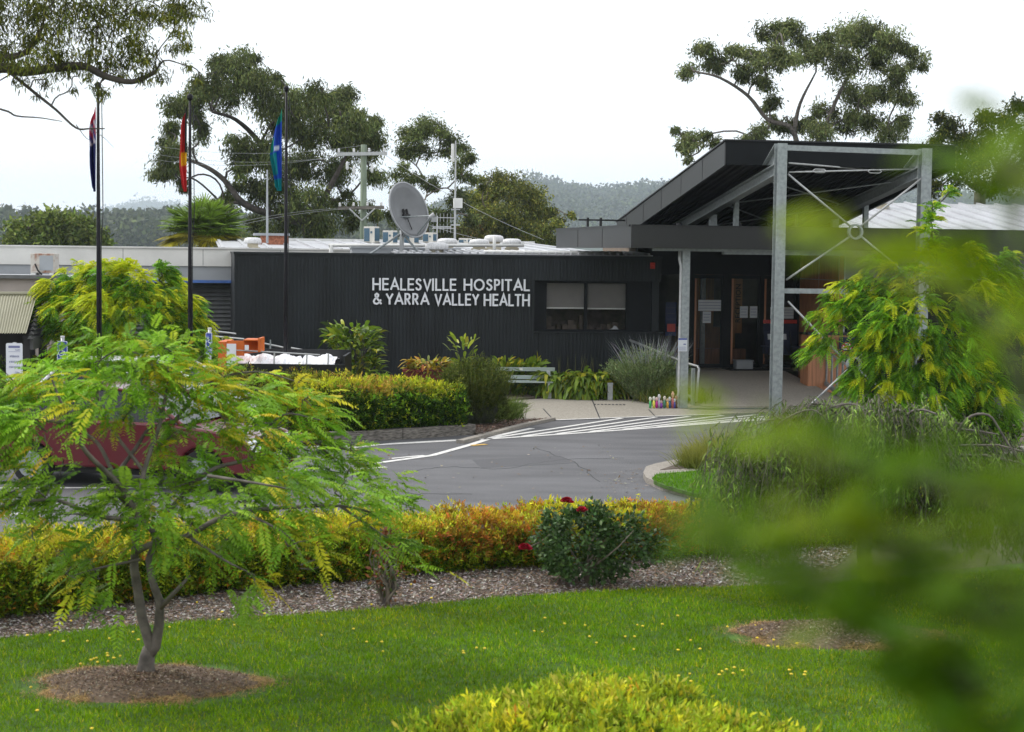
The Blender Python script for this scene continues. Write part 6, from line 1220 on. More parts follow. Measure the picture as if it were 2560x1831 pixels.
# broad-leaved plants against the wall
def broad(name, label, c, n, L, Wd, up, spread, hgt, cols, wts, droop=.5, rx=.5, ry=.35, cat='plant', m=None, stems=0):
    t = thing(name, label, cat, c); th = R.uniform(0, 2*math.pi, n); f = np.sqrt(R.rand(n)); z = R.uniform(.05, 1, n)*hgt; b = np.array(c)+np.column_stack([rx*f*np.cos(th), ry*f*np.sin(th), z])
    d = unit(np.column_stack([np.cos(th)*spread, np.sin(th)*spread, np.full(n, up)])+R.normal(size=(n, 3))*.3); blades('foliage', b, d, L*R.uniform(.6, 1.15, n), Wd*R.uniform(.7, 1.1, n), droop*R.uniform(.5, 1.5, n), cmix(n, cols, wts, .18), m or m_gloss, t, seg=5)
    if hgt > .2:
        k = max(8, n//25); mb = MB()
        for i in range(k): q = b[i]; mb.tube([(c[0]+(q[0]-c[0])*.6, c[1]+(q[1]-c[1])*.6, c[2]), tuple(q)], .01, 4, cap=False)
        mb.build('stems', m_barkdk, t)
    return t
LG = [(.16, .25, .035), (.09, .16, .025), (.25, .31, .05), (.05, .09, .02), (.36, .34, .05)]
broad('broadleaf_shrub', 'tall glossy broad-leaved shrub standing against the charcoal wall', Gd(882, 39.8, .05), 760, .36, .09, .75, .8, 1.72, LG, (3, 3, 2, 2, .7), .45, .62, .45, cat='shrub')
broad('broadleaf_shrub', 'orange and green leaved plant in the dark red planter', P(1072, 935, 38.2), 240, .30, .06, .7, .9, .28, [(.36, .22, .04), (.22, .24, .04), (.4, .34, .05), (.12, .15, .03), (.35, .12, .04)], (2.5, 2, 2, 1.5, .8), .5, .45, .2)
broad('ginger_plant', 'light green upright leafy plant above the olive bush', Gd(1155, 37.6, .05), 120, .30, .07, .9, .55, 1.6, [(.22, .3, .05), (.14, .2, .03), (.34, .36, .06)], (2, 2, 1), .3, .28, .2)
broad('ginger_plant', 'yellow-green leafy plant left of the bench against the wall', Gd(1255, 42.6, .05), 240, .42, .09, .9, .6, .75, [(.2, .3, .05), (.12, .2, .03), (.42, .4, .06)], (2, 2, 1.2), .35, .4, .25)
broad('ginger_plant', 'leafy plant with tall yellow leaves just behind the bench', Gd(1315, 42.9, .05), 230, .45, .1, .9, .6, .7, [(.2, .3, .05), (.12, .2, .03), (.42, .4, .06)], (2, 2, 1.4), .35, .38, .25)
broad('ginger_plant', 'low dark green leaves between the two tall shrubs by the wall', Gd(975, 39.6, .05), 220, .28, .06, .6, .9, .5, [(.08, .14, .03), (.04, .07, .02), (.15, .2, .04)], (2, 2, 1), .45, .5, .25)
for px_, d_, k_, lb in ((1390, 42.4, 1.0, 'leftmost'), (1450, 42.2, 1.15, 'middle'), (1508, 42.3, .95, 'rightmost')):
    broad('hosta_clump', '%s of three arching glossy leaf clumps between bench and sage bush' % lb, Gd(px_, d_+.1, .05), 700, .46*k_, .10, .9, .85, .50, [(.13, .21, .035), (.22, .28, .05), (.07, .12, .022), (.34, .33, .06)], (3, 2.4, 2, 1), 1.0, .48, .4)
broad('hosta_clump', 'drooping glossy leaves beneath and behind the bench seat', Gd(1330, 42.9, .05), 420, .34, .08, .6, .9, .3, [(.15, .22, .035), (.28, .3, .05), (.07, .12, .022)], (3, 2, 2), .9, .75, .3)
# wispy seed heads
n_ = 26; b_ = np.array([Gd(x, 42.8, .5) for x in R.uniform(1375, 1500, n_)]); t = thing('seed_stalks', 'thin stalks with pale seed heads rising above the hosta clumps', 'plant', b_[0]); blades('stalks', b_, R.normal(size=(n_, 3))*[.12, .1, 0]+[0, 0, 1], R.uniform(.35, .65, n_), .012, .05, cmix(n_, [(.2, .2, .12)], [1]), m_leafdull, t, kind='grass')
# grass clumps on the island
def grassclump(label, c, n, L, cols, wts, spread=.38, r=.16, cat='grass clump', Wd=.009, droop=.4):
    t = thing('grass_clump', label, cat, c); b = np.array(c)+np.column_stack([R.normal(size=n)*r, R.normal(size=n)*r, np.zeros(n)]); d = unit((b-np.array(c))*[1.2, 1.2, 0]*1.2+R.normal(size=(n, 3))*[spread, spread, .05]+[0, 0, 1]); blades('blades', b, d, L*R.uniform(.55, 1.1, n), Wd, droop*R.uniform(.2, 1.3, n), cmix(n, cols, wts, .2), m_leafdull, t, seg=4, kind='grass', tipc=np.array([(.32, .30, .10)])); return t
GC = [(.14, .19, .05), (.22, .26, .08), (.08, .12, .03)]
grassclump('small dense tuft of strappy grass at the tip of the island', G(1745, 1168, .09), 1500, .50, GC, (3, 1, 2), .25, .13)
grassclump('larger arching pale grass clump behind the small dense tuft', G(1810, 1162, .09), 2600, .78, GC, (2, 2.6, 1), .42, .2)
grassclump('grass clump half hidden by the weeping tree on the island', G(1900, 1150, .09), 1800, .6, GC, (2, 2, 1), .4, .2)
dome('low_shrub', 'low dark shrub on the island behind the weeping tree', G(2350, 1120, .09), 1.3, .8, .8, 16000, .07, lambda n, z, th, r, pos: cmix(n, [GRN, DGR, (.14, .2, .03)], (2, 2, 1), .25))
# small shrubs at left, behind the sign
dome('low_shrub', 'grey-green scrubby shrub under the white staff sign', Gd(60, 33.2, .02), 1.3, .6, .85, 14000, .07, lambda n, z, th, r, pos: cmix(n, [(.1, .13, .06), (.06, .08, .03), (.2, .16, .09)], (2, 2, 1), .25), m=m_leafdull)
dome('low_shrub', 'green shrub in the bed left of the ramp handrails', Gd(440, 36.3, .05), 1.4, .7, 1.2, 18000, .07, lambda n, z, th, r, pos: cmix(n, [GRN, DGR, (.16, .22, .03)], (2, 2, 1), .25))
dome('low_shrub', 'shadowed shrub at the foot of the dark timber shelter', Gd(170, 37.5, .02), 1.8, .7, 1.1, 16000, .08, lambda n, z, th, r, pos: cmix(n, [GRN, DGR, (.16, .2, .03)], (1.5, 2, 1), .25))

# ---- roses
def rose(label, c, rx, ry, h, n, cols, wts, L, blooms, bcol):
    t = thing('rose_bush', label, 'rose bush', c); mb = MB(); tips_ = []
    for k in range(11):
        a = R.uniform(0, 6.28); e = np.array(c)+[rx*.75*math.cos(a)*R.uniform(.3, 1), ry*.75*math.sin(a)*R.uniform(.3, 1), h*R.uniform(.55, .95)]; tips_.append(e); mb.tube(wobble(np.array(c)-[0, 0, .02], e, .1, 5), [.018, .014, .011, .009, .007, .005], 5, cap=False)
    m = max(40, n//16); th = R.uniform(0, 6.28, m); z = R.uniform(.14, 1, m); r = np.sqrt(np.clip(1-((z-.55)/.47)**2, 0, 1))*(.72+.28*np.sin(th*3+1))*R.uniform(.35, 1, m)**.5; sub = np.array(c)+np.column_stack([rx*r*np.cos(th), ry*r*np.sin(th), h*z]); k = n//m
    p = (sub[:, None]+R.normal(size=(m, k, 3))*.035).reshape(-1, 3); N_ = len(p); o = unit((p-np.array(c)-[0, 0, h*.4])); tone = np.repeat(R.uniform(.7, 1.3, m), k)[:, None]
    leaves('foliage', p, unit(o*.6+R.normal(size=(N_, 3))*.6+[0, 0, -.1]), rdir(N_)+[0, 0, 1.2], L*R.uniform(.6, 1.3, N_), L*.62, np.clip(cmix(N_, cols, wts, .15)*tone, .003, .9), m_gloss, t)
    for bx, by, bd, br in blooms:
        q = P(bx, by, bd); tp = min(tips_, key=lambda e: np.linalg.norm(e-q)); mb.tube(wobble(tp, q, .08, 4), .004, 4, cap=False)
        K = 46; dd_ = rdir(K); dd_[:, 2] = np.abs(dd_[:, 2])*1.1-.1; pt_ = q+dd_*br*.35; blades('bloom', pt_, unit(dd_*.55+[0, 0, .85]), br*.95, br*1.0, .55, cmix(K, bcol, [1]*len(bcol), .2), m_petal, t, seg=3)
    mb.build('stems', m_bark, t); return t
p = G(1470, 1466, .016); p[1] += .15
rose('dark green rose bush with three crimson blooms before the golden hedge', p, .86, .5, .78, 4700, [(.045, .095, .045), (.07, .13, .065), (.03, .06, .03), (.10, .17, .09)], (3, 2, 2, .8), .062, [(1417, 1256, p[1]-.1, .075), (1455, 1279, p[1]-.2, .07), (1312, 1373, p[1]-.3, .08)], [(.42, .008, .03), (.5, .02, .05), (.25, .004, .015)])
p = G(968, 1512, .016); rose('small burgundy-leaved rose with thick bent stem at the bed edge', p, .22, .2, .72, 330, [(.06, .09, .05), (.16, .05, .045), (.09, .12, .06), (.22, .09, .06)], (2, 2.2, 1.4, 1), .06, [], [(.4, .01, .02)])
mb = MB(); mb.tube([p-[.03, 0, .03], p+[.0, 0, .06], p+[.05, 0, .16], p+[.04, 0, .3]], [.035, .03, .026, .015], 8); mb.tube([p+[-.02, 0, -.02], p+[.04, 0, .1], p+[.13, 0, .22]], [.025, .02, .012], 8); 
tt_ = [o for o in bpy.data.objects if o.get('label', '').startswith('small burgundy')][0]; mb.build('trunk', m_barkdk, tt_, smooth=True)

# ---- weeping tree on the right
wb = G(2165, 1492, .03); d = wb[1]; wt_ = thing('weeping_tree', 'weeping tree with grey arching branches and narrow hanging leaves on the lawn', 'tree', wb)
mb = MB(); top = P(2170, 1180, d+.1); mb.tube([wb-[0, 0, .05], wb+[0, 0, .1], P(2160, 1380, d), P(2172, 1270, d), top], [.11, .085, .075, .07, .06], 12); hub = top
crown = [(1835, 1100), (1870, 1065), (1930, 1040), (2010, 1020), (2090, 1020), (2180, 1010), (2260, 1030), (2340, 1040), (2420, 1060), (2500, 1090), (2560, 1130), (2620, 1180), (1815, 1140), (2130, 1060), (2300, 1080), (2450, 1130), (1900, 1120), (2000, 1100), (2230, 1110), (2370, 1140), (2540, 1200), (1870, 1180), (1950, 1210), (2060, 1170), (2180, 1200), (2440, 1230), (1830, 1240), (2650, 1260), (2300, 1230), (2080, 1290), (1880, 1300)]
hang_p = []
for i, (px_, py_) in enumerate(crown):
    dz = R.uniform(-1.2, 1.3); e = P(px_, py_, d+dz); m_ = (hub+e)/2; m_[2] = max(hub[2], e[2])+R.uniform(.05, .28); q0 = hub+R.normal(size=3)*.04; pts = []
    for k in range(7): u = k/6; pts.append(q0*(1-u)**2+m_*2*u*(1-u)+e*u*u+R.normal(size=3)*.012)
    mb.tube(pts, [.03*(1-.75*k/6) for k in range(7)], 6, cap=False)
    for k in (3, 4, 5, 6): hang_p.append((pts[k], e))
    # drooping shoots from each arch
q_ = cr([P(2370, 1130, d-.6), P(2415, 1050, d-.8), P(2470, 1038, d-.9), P(2505, 1085, d-.9), P(2545, 1150, d-1)]); mb.tube(q_, [.017-.01*k/(len(q_)-1) for k in range(len(q_))], 8)
q_ = cr([P(2035, 1075, d-.4), P(2060, 1030, d-.5), P(2120, 1010, d-.6), P(2170, 1030, d-.6), P(2210, 1090, d-.6)]); mb.tube(q_, [.013-.006*k/(len(q_)-1) for k in range(len(q_))], 7)
q_ = cr([P(1900, 1110, d-.6), P(1960, 1050, d-.7), P(2030, 1025, d-.7), P(2075, 1060, d-.7)]); mb.tube(q_, [.011-.005*k/(len(q_)-1) for k in range(len(q_))], 7)
shoots = []; 
for p0, e in hang_p:
    for j in range(13):
        a = p0+R.normal(size=3)*[.17, .2, .05]; rad_ = unit((a-hub)*[1, 1, 0]); frac = np.clip(abs(a[0]-hub[0])/1.6, 0, 1); Ls_ = R.uniform(.35, .75)*(1+.75*frac)
        Ls_ = min(Ls_, a[2]-R.uniform(.35, .8)); 
        if Ls_ < .15: continue
        pts = [a+rad_*.18*(1-math.exp(-3*u))*R.uniform(.4, 1.2)+np.array([0, 0, .04*math.sin(u*2)-Ls_*u**1.3])+R.normal(size=3)*.008 for u in np.linspace(0, 1, 6)]; shoots.append(pts); mb.tube(pts, [.005, .004, .004, .003, .003, .002], 3, cap=False)
mb.build('trunk', m_barkg, wt_, smooth=True)
cs = []; ds = []; 
for pts in shoots:
    P_ = np.array(pts); k = 30; u = R.uniform(0, 4.99, k); i = u.astype(int); q = P_[i]+(P_[i+1]-P_[i])*(u-i)[:, None]; cs.append(q+R.normal(size=(k, 3))*.012); ds.append(unit(R.normal(size=(k, 3))*[.9, .9, .5]+[0, 0, -.45]))
cs = np.concatenate(cs); ds = np.concatenate(ds); n_ = len(cs)
tone = (.95+.4*np.sin(cs[:, 0]*7+cs[:, 2]*5))[:, None]
blades('crown', cs, ds, R.uniform(.045, .085, n_), .014, .5, np.clip(cmix(n_, [(.16, .24, .07), (.11, .17, .05), (.24, .31, .10), (.07, .11, .035)], (3, 3, 1.4, 2), .18)*tone, .003, .9), m_leafdull, wt_, seg=2)

# ---- gum trees
EU = [(.125, .15, .075), (.08, .098, .05), (.15, .17, .075), (.20, .22, .09)]; EW = (3, 3, 1.6, .6)
d = 76; tree('gum_tree', 'big dark spreading gum tree behind the metal roof', Gd(800, d), P(770, 560, d), pxclumps([(590, 190, 62), (640, 210, 55), (560, 240, 55), (520, 210, 50), (470, 240, 48), (440, 270, 45), (620, 150, 40), (560, 160, 42), (680, 250, 60), (740, 260, 60), (800, 270, 60), (850, 290, 55), (900, 300, 50), (930, 350, 48), (890, 370, 55), (820, 340, 55), (750, 330, 55), (690, 310, 50), (810, 222, 34), (845, 222, 34), (862, 245, 36), (425, 370, 45), (400, 410, 48), (440, 430, 36), (460, 460, 26), (380, 440, 28), (420, 330, 36), (500, 330, 34), (480, 290, 34), (620, 370, 60), (680, 390, 60), (590, 420, 42), (760, 410, 60), (830, 430, 55), (700, 470, 60), (640, 480, 50), (780, 500, 60), (860, 500, 45), (720, 550, 60), (800, 560, 60), (650, 560, 45), (880, 560, 40), (560, 520, 36), (590, 480, 34), (545, 500, 20), (945, 300, 26), (940, 440, 40), (930, 520, 34), (700, 200, 30)], d, 2.5, .80), .5, 4300, 14, .21, .24, EU, EW, m_barkdk, hang=.62, amp=.14,
  extra=[([P(770, 560, d), P(690, 540, d), P(610, 510, d-1), P(560, 450, d-1), P(510, 415, d-1), P(440, 390, d)], .2), ([P(780, 560, d), P(700, 460, d+1), P(650, 360, d+1), P(590, 300, d), P(530, 280, d)], .19), ([P(780, 550, d), P(840, 440, d), P(870, 380, d)], .17)], rmin=.035)
d = 84; tree('gum_tree', 'slimmer open-crowned gum tree right of the satellite dish', Gd(1080, d), P(1060, 560, d), pxclumps([(1060, 320, 42), (1030, 350, 40), (1100, 340, 38), (1130, 370, 36), (1160, 400, 32), (1010, 390, 30), (1060, 380, 36), (1155, 440, 30), (1000, 430, 30), (1040, 440, 26), (1010, 480, 34), (1090, 470, 30), (1140, 500, 36), (1050, 530, 40), (1110, 550, 42), (1000, 540, 36), (1170, 540, 30)], d, 2, .85), .32, 4200, 13, .18, .3, EU, EW, m_bark, hang=.5, rmin=.03)
EY = [(.21, .22, .07), (.13, .15, .05), (.30, .28, .075), (.08, .10, .04)]
d = 92; tree('gum_tree', 'yellow-green gum tree in front of the wooded hill', Gd(1290, d), P(1280, 590, d), pxclumps([(1240, 470, 40), (1285, 475, 42), (1330, 500, 42), (1200, 500, 34), (1215, 545, 40), (1270, 530, 45), (1340, 550, 40), (1180, 580, 36), (1250, 590, 45), (1320, 595, 42), (1370, 590, 30), (1360, 530, 26), (1400, 560, 20), (1420, 540, 14), (1200, 455, 20)], d, 2), .3, 4000, 14, .2, .32, EY, (2.2, 2, 1.6, 1.4), m_bark, hang=.4, rmin=.03)
d = 88; tree('gum_tree', 'low reddish-olive gum foliage under the aerial mast', Gd(1170, d), P(1170, 590, d), pxclumps([(1150, 590, 36), (1190, 595, 32), (1110, 600, 30), (1200, 560, 24)], d, 1), .15, 2300, 12, .24, .3, [(.13, .13, .045), (.16, .11, .05), (.07, .08, .03)], (2, 1, 2), m_bark, rmin=.03)
d = 70; tree('gum_tree', 'tall airy gum tree rising behind the tall canopy roof', Gd(2010, d), P(2000, 470, d), pxclumps([(1760, 130, 34), (1710, 175, 26), (1800, 160, 34), (1850, 180, 34), (1830, 120, 28), (1880, 135, 32), (1940, 90, 42), (1990, 80, 40), (1960, 130, 40), (1920, 160, 34), (1900, 210, 30), (1930, 250, 30), (2010, 130, 40), (2060, 120, 45), (2120, 90, 48), (2170, 75, 40), (2220, 100, 42), (2260, 130, 34), (2290, 160, 30), (2180, 140, 45), (2110, 160, 45), (2230, 190, 40), (2250, 250, 34), (2260, 300, 30), (2190, 230, 40), (2140, 240, 40), (2120, 300, 40), (2180, 310, 40), (2230, 330, 34), (2060, 280, 30), (2000, 310, 36), (1950, 310, 34), (2060, 330, 36), (1900, 330, 30), (1730, 350, 30), (1770, 340, 34), (1705, 370, 20), (1720, 395, 14), (1860, 345, 26), (1700, 330, 18)], d, 2, .93), .3, 4800, 14, .19, .26, [(.14, .16, .09), (.09, .105, .06), (.19, .21, .12), (.25, .27, .15)], EW, m_barkg, hang=.55, amp=.12, flat=.75, rmin=.03,
  extra=[([P(2000, 470, d), P(1985, 330, d), P(1920, 300, d), P(1870, 240, d), P(1800, 195, d), P(1740, 180, d)], .12), ([P(2000, 460, d), P(2050, 350, d), P(2100, 230, d), P(2150, 150, d)], .13), ([P(1985, 330, d), P(2000, 260, d), P(2040, 180, d)], .1)])
d = 62; tree('gum_tree', 'dark gum tree at the right edge behind the white roof', Gd(2460, d), P(2450, 480, d), pxclumps([(2360, 300, 34), (2400, 320, 42), (2450, 300, 40), (2500, 330, 44), (2350, 350, 34), (2420, 380, 48), (2480, 400, 50), (2540, 350, 46), (2370, 420, 40), (2430, 450, 45), (2500, 460, 45), (2560, 430, 45), (2350, 470, 30), (2560, 280, 34)], d, 1.8), .3, 4200, 14, .15, .34, [(.06, .075, .03), (.1, .11, .035), (.035, .045, .02), (.2, .19, .04)], (3, 2, 2, .8), m_barkdk, hang=.35, rmin=.03)
# overhanging gum at the top left (nearer, trunk outside the frame)
d = 19; tb = Gd(-900, d+1); ot = [(x, y, r, dz) for x, y, r, dz in ((-60, 30, 90, 0), (40, 40, 90, .3), (130, 30, 80, -.2), (220, 40, 80, .4), (310, 30, 75, 0), (400, 20, 60, .3), (440, 60, 50, 0), (460, 110, 34, .1), (60, 130, 70, -.3), (150, 120, 70, .2), (240, 120, 70, 0), (330, 110, 60, .3), (390, 150, 45, 0), (-20, 130, 60, 0), (300, 170, 40, .2), (370, 190, 30, 0), (200, 190, 34, 0), (120, 200, 26, .1), (250, 215, 24, 0), (60, 205, 20, 0), (265, 235, 18, 0), (465, 165, 16, 0), (500, 200, 14, 0), (470, 20, 45, 0), (280, -40, 80, 0), (120, -50, 90, 0), (-60, -60, 100, 0), (420, -50, 60, 0), (180, 215, 14, 0), (90, 235, 12, 0))]
tree('gum_tree', 'overhanging gum branch with drooping leaves and bare twigs at top left', tb, P(-700, 300, d), pxclumps(ot, d), .30, 9500, 70, .085, .16, [(.15, .165, .045), (.09, .105, .038), (.22, .21, .045), (.05, .055, .025)], (3, 2.6, 1.5, 1.5), m_barkdk, hang=.62, flat=.8, amp=.08, rmin=.006,
  extra=[([P(-700, 300, d), P(-300, 200, d), P(0, 170, d), P(60, 180, d), P(200, 165, d), P(260, 190, d), P(330, 205, d), P(390, 180, d)], .075), ([P(-300, 200, d), P(0, 148, d), P(70, 125, d), P(110, 60, d)], .05), ([P(20, 178, d), P(90, 235, d), P(140, 275, d), P(190, 320, d), P(225, 322, d), P(262, 322, d)], .020), ([P(-200, 230, d), P(0, 273, d), P(40, 290, d), P(100, 295, d), P(155, 304, d)], .014), ([P(190, 312, d), P(215, 345, d), P(232, 352, d)], .005), ([P(225, 322, d), P(260, 345, d), P(285, 370, d)], .004), ([P(40, 178, d), P(-40, 225, d)], .01), ([P(250, 180, d), P(300, 205, d), P(360, 205, d)], .009)])
# green round tree and palm behind the annex
d = 95; tree('round_tree', 'rounded mid-green tree behind the annex roof at far left', Gd(130, d), P(130, 600, d), pxclumps([(60, 590, 40), (110, 570, 40), (160, 570, 42), (210, 590, 40), (130, 610, 50), (80, 620, 40), (190, 620, 45), (240, 615, 36), (40, 615, 26), (130, 553, 20), (175, 555, 20)], d, 2), .3, 2600, 14, .3, .45, [(.15, .19, .06), (.2, .24, .08), (.09, .12, .04)], (3, 1.6, 2), m_bark, hang=.1, rmin=.04)
d = 56; pbs = Gd(508, d); pl = thing('fan_palm', 'fan palm with dense spiky crown behind the annex roof', 'palm', pbs); pc0 = P(508, 578, d); mb = MB(); mb.tube([pbs, pc0], [.18, .14], 12); mb.build('trunk', m_barkdk, pl, smooth=True)
cs = []; ds = []; Cc = []; Ll = []; mb = MB()
for k in range(125):
    a = R.uniform(0, 6.28); el = math.asin(R.uniform(-.45, 1)); dr = np.array([math.cos(a)*math.cos(el), math.sin(a)*math.cos(el), math.sin(el)]); e = pc0+dr*R.uniform(.5, 1.05)*[1.0, 1, .8]; mb.tube([pc0, e], .012, 4, cap=False)
    s = unit(np.cross(dr, [0, 0, 1])); u_ = np.cross(s, dr); K = 26
    for j in range(K): an = math.radians(-115+230*j/(K-1)); cs.append(e); ds.append(dr*math.cos(an)+s*math.sin(an)+u_*.12); Ll.append(.68*(1-.25*abs(an)/2)); Cc.append((.15, .24, .05) if el > -.1 else (.32, .28, .05))
mb.build('leaf_stalks', m_bark, pl); cs = np.array(cs); n_ = len(cs); blades('crown', cs, np.array(ds), np.array(Ll), .05, .25, np.clip(np.array(Cc)*(1+R.normal(size=(n_, 1))*.3), .01, .6), m_gloss, pl, seg=4, kind='leaf')

# ---- far hills and woodland
def hill(name, d, ridge, depth, m, bump=6, n=160):
    mb = MB(); xs = np.linspace(ridge[0][0], ridge[-1][0], n); ys = np.interp(xs, [r[0] for r in ridge], [r[1] for r in ridge]); rows = []
    for j in range(14):
        v = j/13; dd_ = d-depth*(1-v); row = []
        for x, y in zip(xs, ys):
            pt = P(x, y, d); h = pt[2]; row.append(mb.pt((pt[0]*(dd_/d), dd_, -1+(h+1)*v**.8)))
        rows.append(row)
    row = [mb.pt((P(x, y, d)[0]*1.05, d+depth, -1)) for x, y in zip(xs, ys)]; rows.append(row)
    for a, b_ in zip(rows[:-1], rows[1:]):
        for i in range(n-1): mb.face([a[i], a[i+1], b_[i+1], b_[i]])
    o = mb.build(name, m, None, smooth=True); o['kind'] = 'structure'; return xs, ys
def forest(name, d, ridge, depth, count, r, cols, wts, vmin=0, leafn=60, seed=0, jitter_top=1.0):
    """crowns of leaf clumps standing on a slope"""
    xs = R.uniform(ridge[0][0], ridge[-1][0], count); ys = np.interp(xs, [q[0] for q in ridge], [q[1] for q in ridge]); v = R.uniform(vmin, 1, count)**.8; dd_ = d-depth*(1-v)
    base = np.array([P(x, y, d) for x, y in zip(xs, ys)]); X = base[:, 0]*(dd_/d); Z = -1+(base[:, 2]+1)*v**.8; rr_ = r*np.exp(R.normal(size=count)*.26)*.72; c = np.column_stack([X, dd_, Z+rr_*.4*jitter_top]); k = leafn
    q = rdir(count*k); q[:, 2] = np.abs(q[:, 2])*1.1-.25; pos = np.repeat(c, k, 0)+q*np.repeat(rr_, k)[:, None]*(R.uniform(.55, 1, (count*k, 1))); tone = np.repeat(R.uniform(.65, 1.35, count), k)[:, None]
    o = leaves(name, pos, rdir(count*k), q+R.normal(size=q.shape)*.5, np.repeat(rr_, k)*.26, np.repeat(rr_, k)*.2, np.clip(cmix(count*k, cols, wts, .15)*tone, .004, .5), m_leafdull); o['kind'] = 'stuff'; return o
FC = [(.055, .07, .035), (.08, .095, .045), (.035, .048, .026)]
RH = [(1000, 570), (1150, 512), (1250, 490), (1335, 474), (1380, 474), (1440, 490), (1540, 497), (1600, 488), (1640, 483), (1750, 465), (1900, 470), (2100, 490), (2300, 500), (2700, 520)]
hill('wooded_hill', 2400, RH, 1100, m_hill); forest('hill_forest', 2400, RH, 1050, 8000, 13, FC, (2, 1.5, 2), .05, 80)
LH = [(-100, 572), (0, 566), (60, 574), (150, 580), (250, 572), (330, 568), (460, 574), (560, 580), (700, 582), (1000, 590), (1300, 600)]
hill('wooded_rise', 1000, LH, 450, m_hill); forest('rise_woodland', 1000, LH, 420, 1500, 8.5, FC, (2, 1.5, 2), .1, 160)
MR = [(150, 560), (330, 525), (370, 520), (420, 524), (480, 528), (560, 545), (640, 560), (900, 575)]
hill('distant_mountain', 5600, MR, 1800, m_hill, n=60); forest('mountain_forest', 5600, MR, 1700, 2200, 26, FC, (2, 1.5, 2), .3, 30)
for i_, (px_, py_, r_, lb) in enumerate(((180, 548, 16, 'leftmost dark pine on the far left skyline'), (207, 545, 15, 'second dark pine from the left on the skyline'), (252, 546, 13, 'thin pine just right of the first flagpole on the skyline'), (300, 540, 20, 'broad dark pine at the middle of the far skyline'), (328, 543, 18, 'broad dark pine right beside the middle skyline pine'), (385, 552, 16, 'lone far pine near the middle flagpole'), (8, 548, 16, 'far skyline pine at the left picture edge'))):
    d = 950; tree('skyline_pine', lb, P(px_, 590, d), P(px_, py_+12, d), pxclumps([(px_, py_, r_*.75), (px_-r_*.5, py_+6, r_*.6), (px_+r_*.5, py_+5, r_*.6)], d, 1), .8, 16, .6, 1.8, .5, [(.03, .042, .028), (.045, .06, .035)], (1, 1), m_barkdk, group='dark pines on the far skyline', hang=.1, rmin=.2)
d = 120; tree('round_tree', 'dull green roadside tree behind the annex, right of the palm', Gd(600, d), P(600, 600, d), pxclumps([(590, 600, 26), (560, 590, 20), (640, 610, 30)], d, 2), .3, 1800, 12, .35, .4, EU, EW, m_bark, rmin=.04)

# ---- dandelions on the lawn
DL = [(1000+x*.687, 1150+y*.687) for x, y in ((526, 577), (597, 598), (672, 604), (862, 603), (882, 607), (953, 600), (1009, 569), (487, 625), (516, 628), (688, 645), (713, 668), (818, 645), (852, 645), (849, 692), (1010, 694), (1056, 659), (1090, 690), (1190, 609), (1298, 650), (1338, 679), (1372, 682), (1443, 670), (1358, 657), (1315, 620), (1291, 605), (230, 705), (277, 686), (306, 688), (228, 698), (1160, 784), (1187, 765), (1215, 758), (1210, 779), (1170, 772), (1245, 769), (1053, 781), (1057, 808), (1012, 788), (1415, 767), (1422, 782), (1473, 774), (1470, 784), (1856, 660), (1880, 645), (1955, 655), (2096, 470), (1880, 732))]
DL += [(x*.5424, 950+y*.5424) for x, y in ((124, 1180), (228, 1180), (290, 1208), (401, 1207), (502, 1195), (611, 1165), (369, 1312), (417, 1294), (430, 1288), (443, 1285), (447, 1304), (492, 1263), (496, 1300), (523, 1285), (552, 1276), (494, 1274), (428, 1400), (140, 1420), (169, 1527), (780, 1142), (1008, 1108), (1022, 1072), (1078, 1133), (1218, 1080), (1238, 1105), (906, 1028), (326, 1113), (289, 1050), (1480, 1180), (1628, 1150), (1710, 1038), (1758, 1210), (1763, 1254), (1688, 1210), (1893, 945), (1986, 962), (1987, 1008), (636, 1200), (736, 1162), (421, 1610))]
m_dand = mat('dandelion_yellow', (.75, .55, .02), .6, var=.1); m_dstem = mat('dandelion_stem', (.1, .16, .04), .7)
for k, (x, y) in enumerate(DL):
    p = G(x, y, .075); mb = MB(); mb.m = 1; mb.tube([(p[0], p[1], .02), (p[0]+.004, p[1], p[2])], .0022, 4); mb.m = 0; s = R.uniform(.8, 1.2)
    mb.lathe((p[0]+.004, p[1], p[2]), [(.003, -.004), (.010*s, .002), (.014*s, .007), (.009*s, .012), (.002, .015)], 9)
    o = mb.build('dandelion', [m_dand, m_dstem]); tag(o, 'small yellow dandelion flower standing in the lawn', 'dandelion', 'dandelions in the lawn')

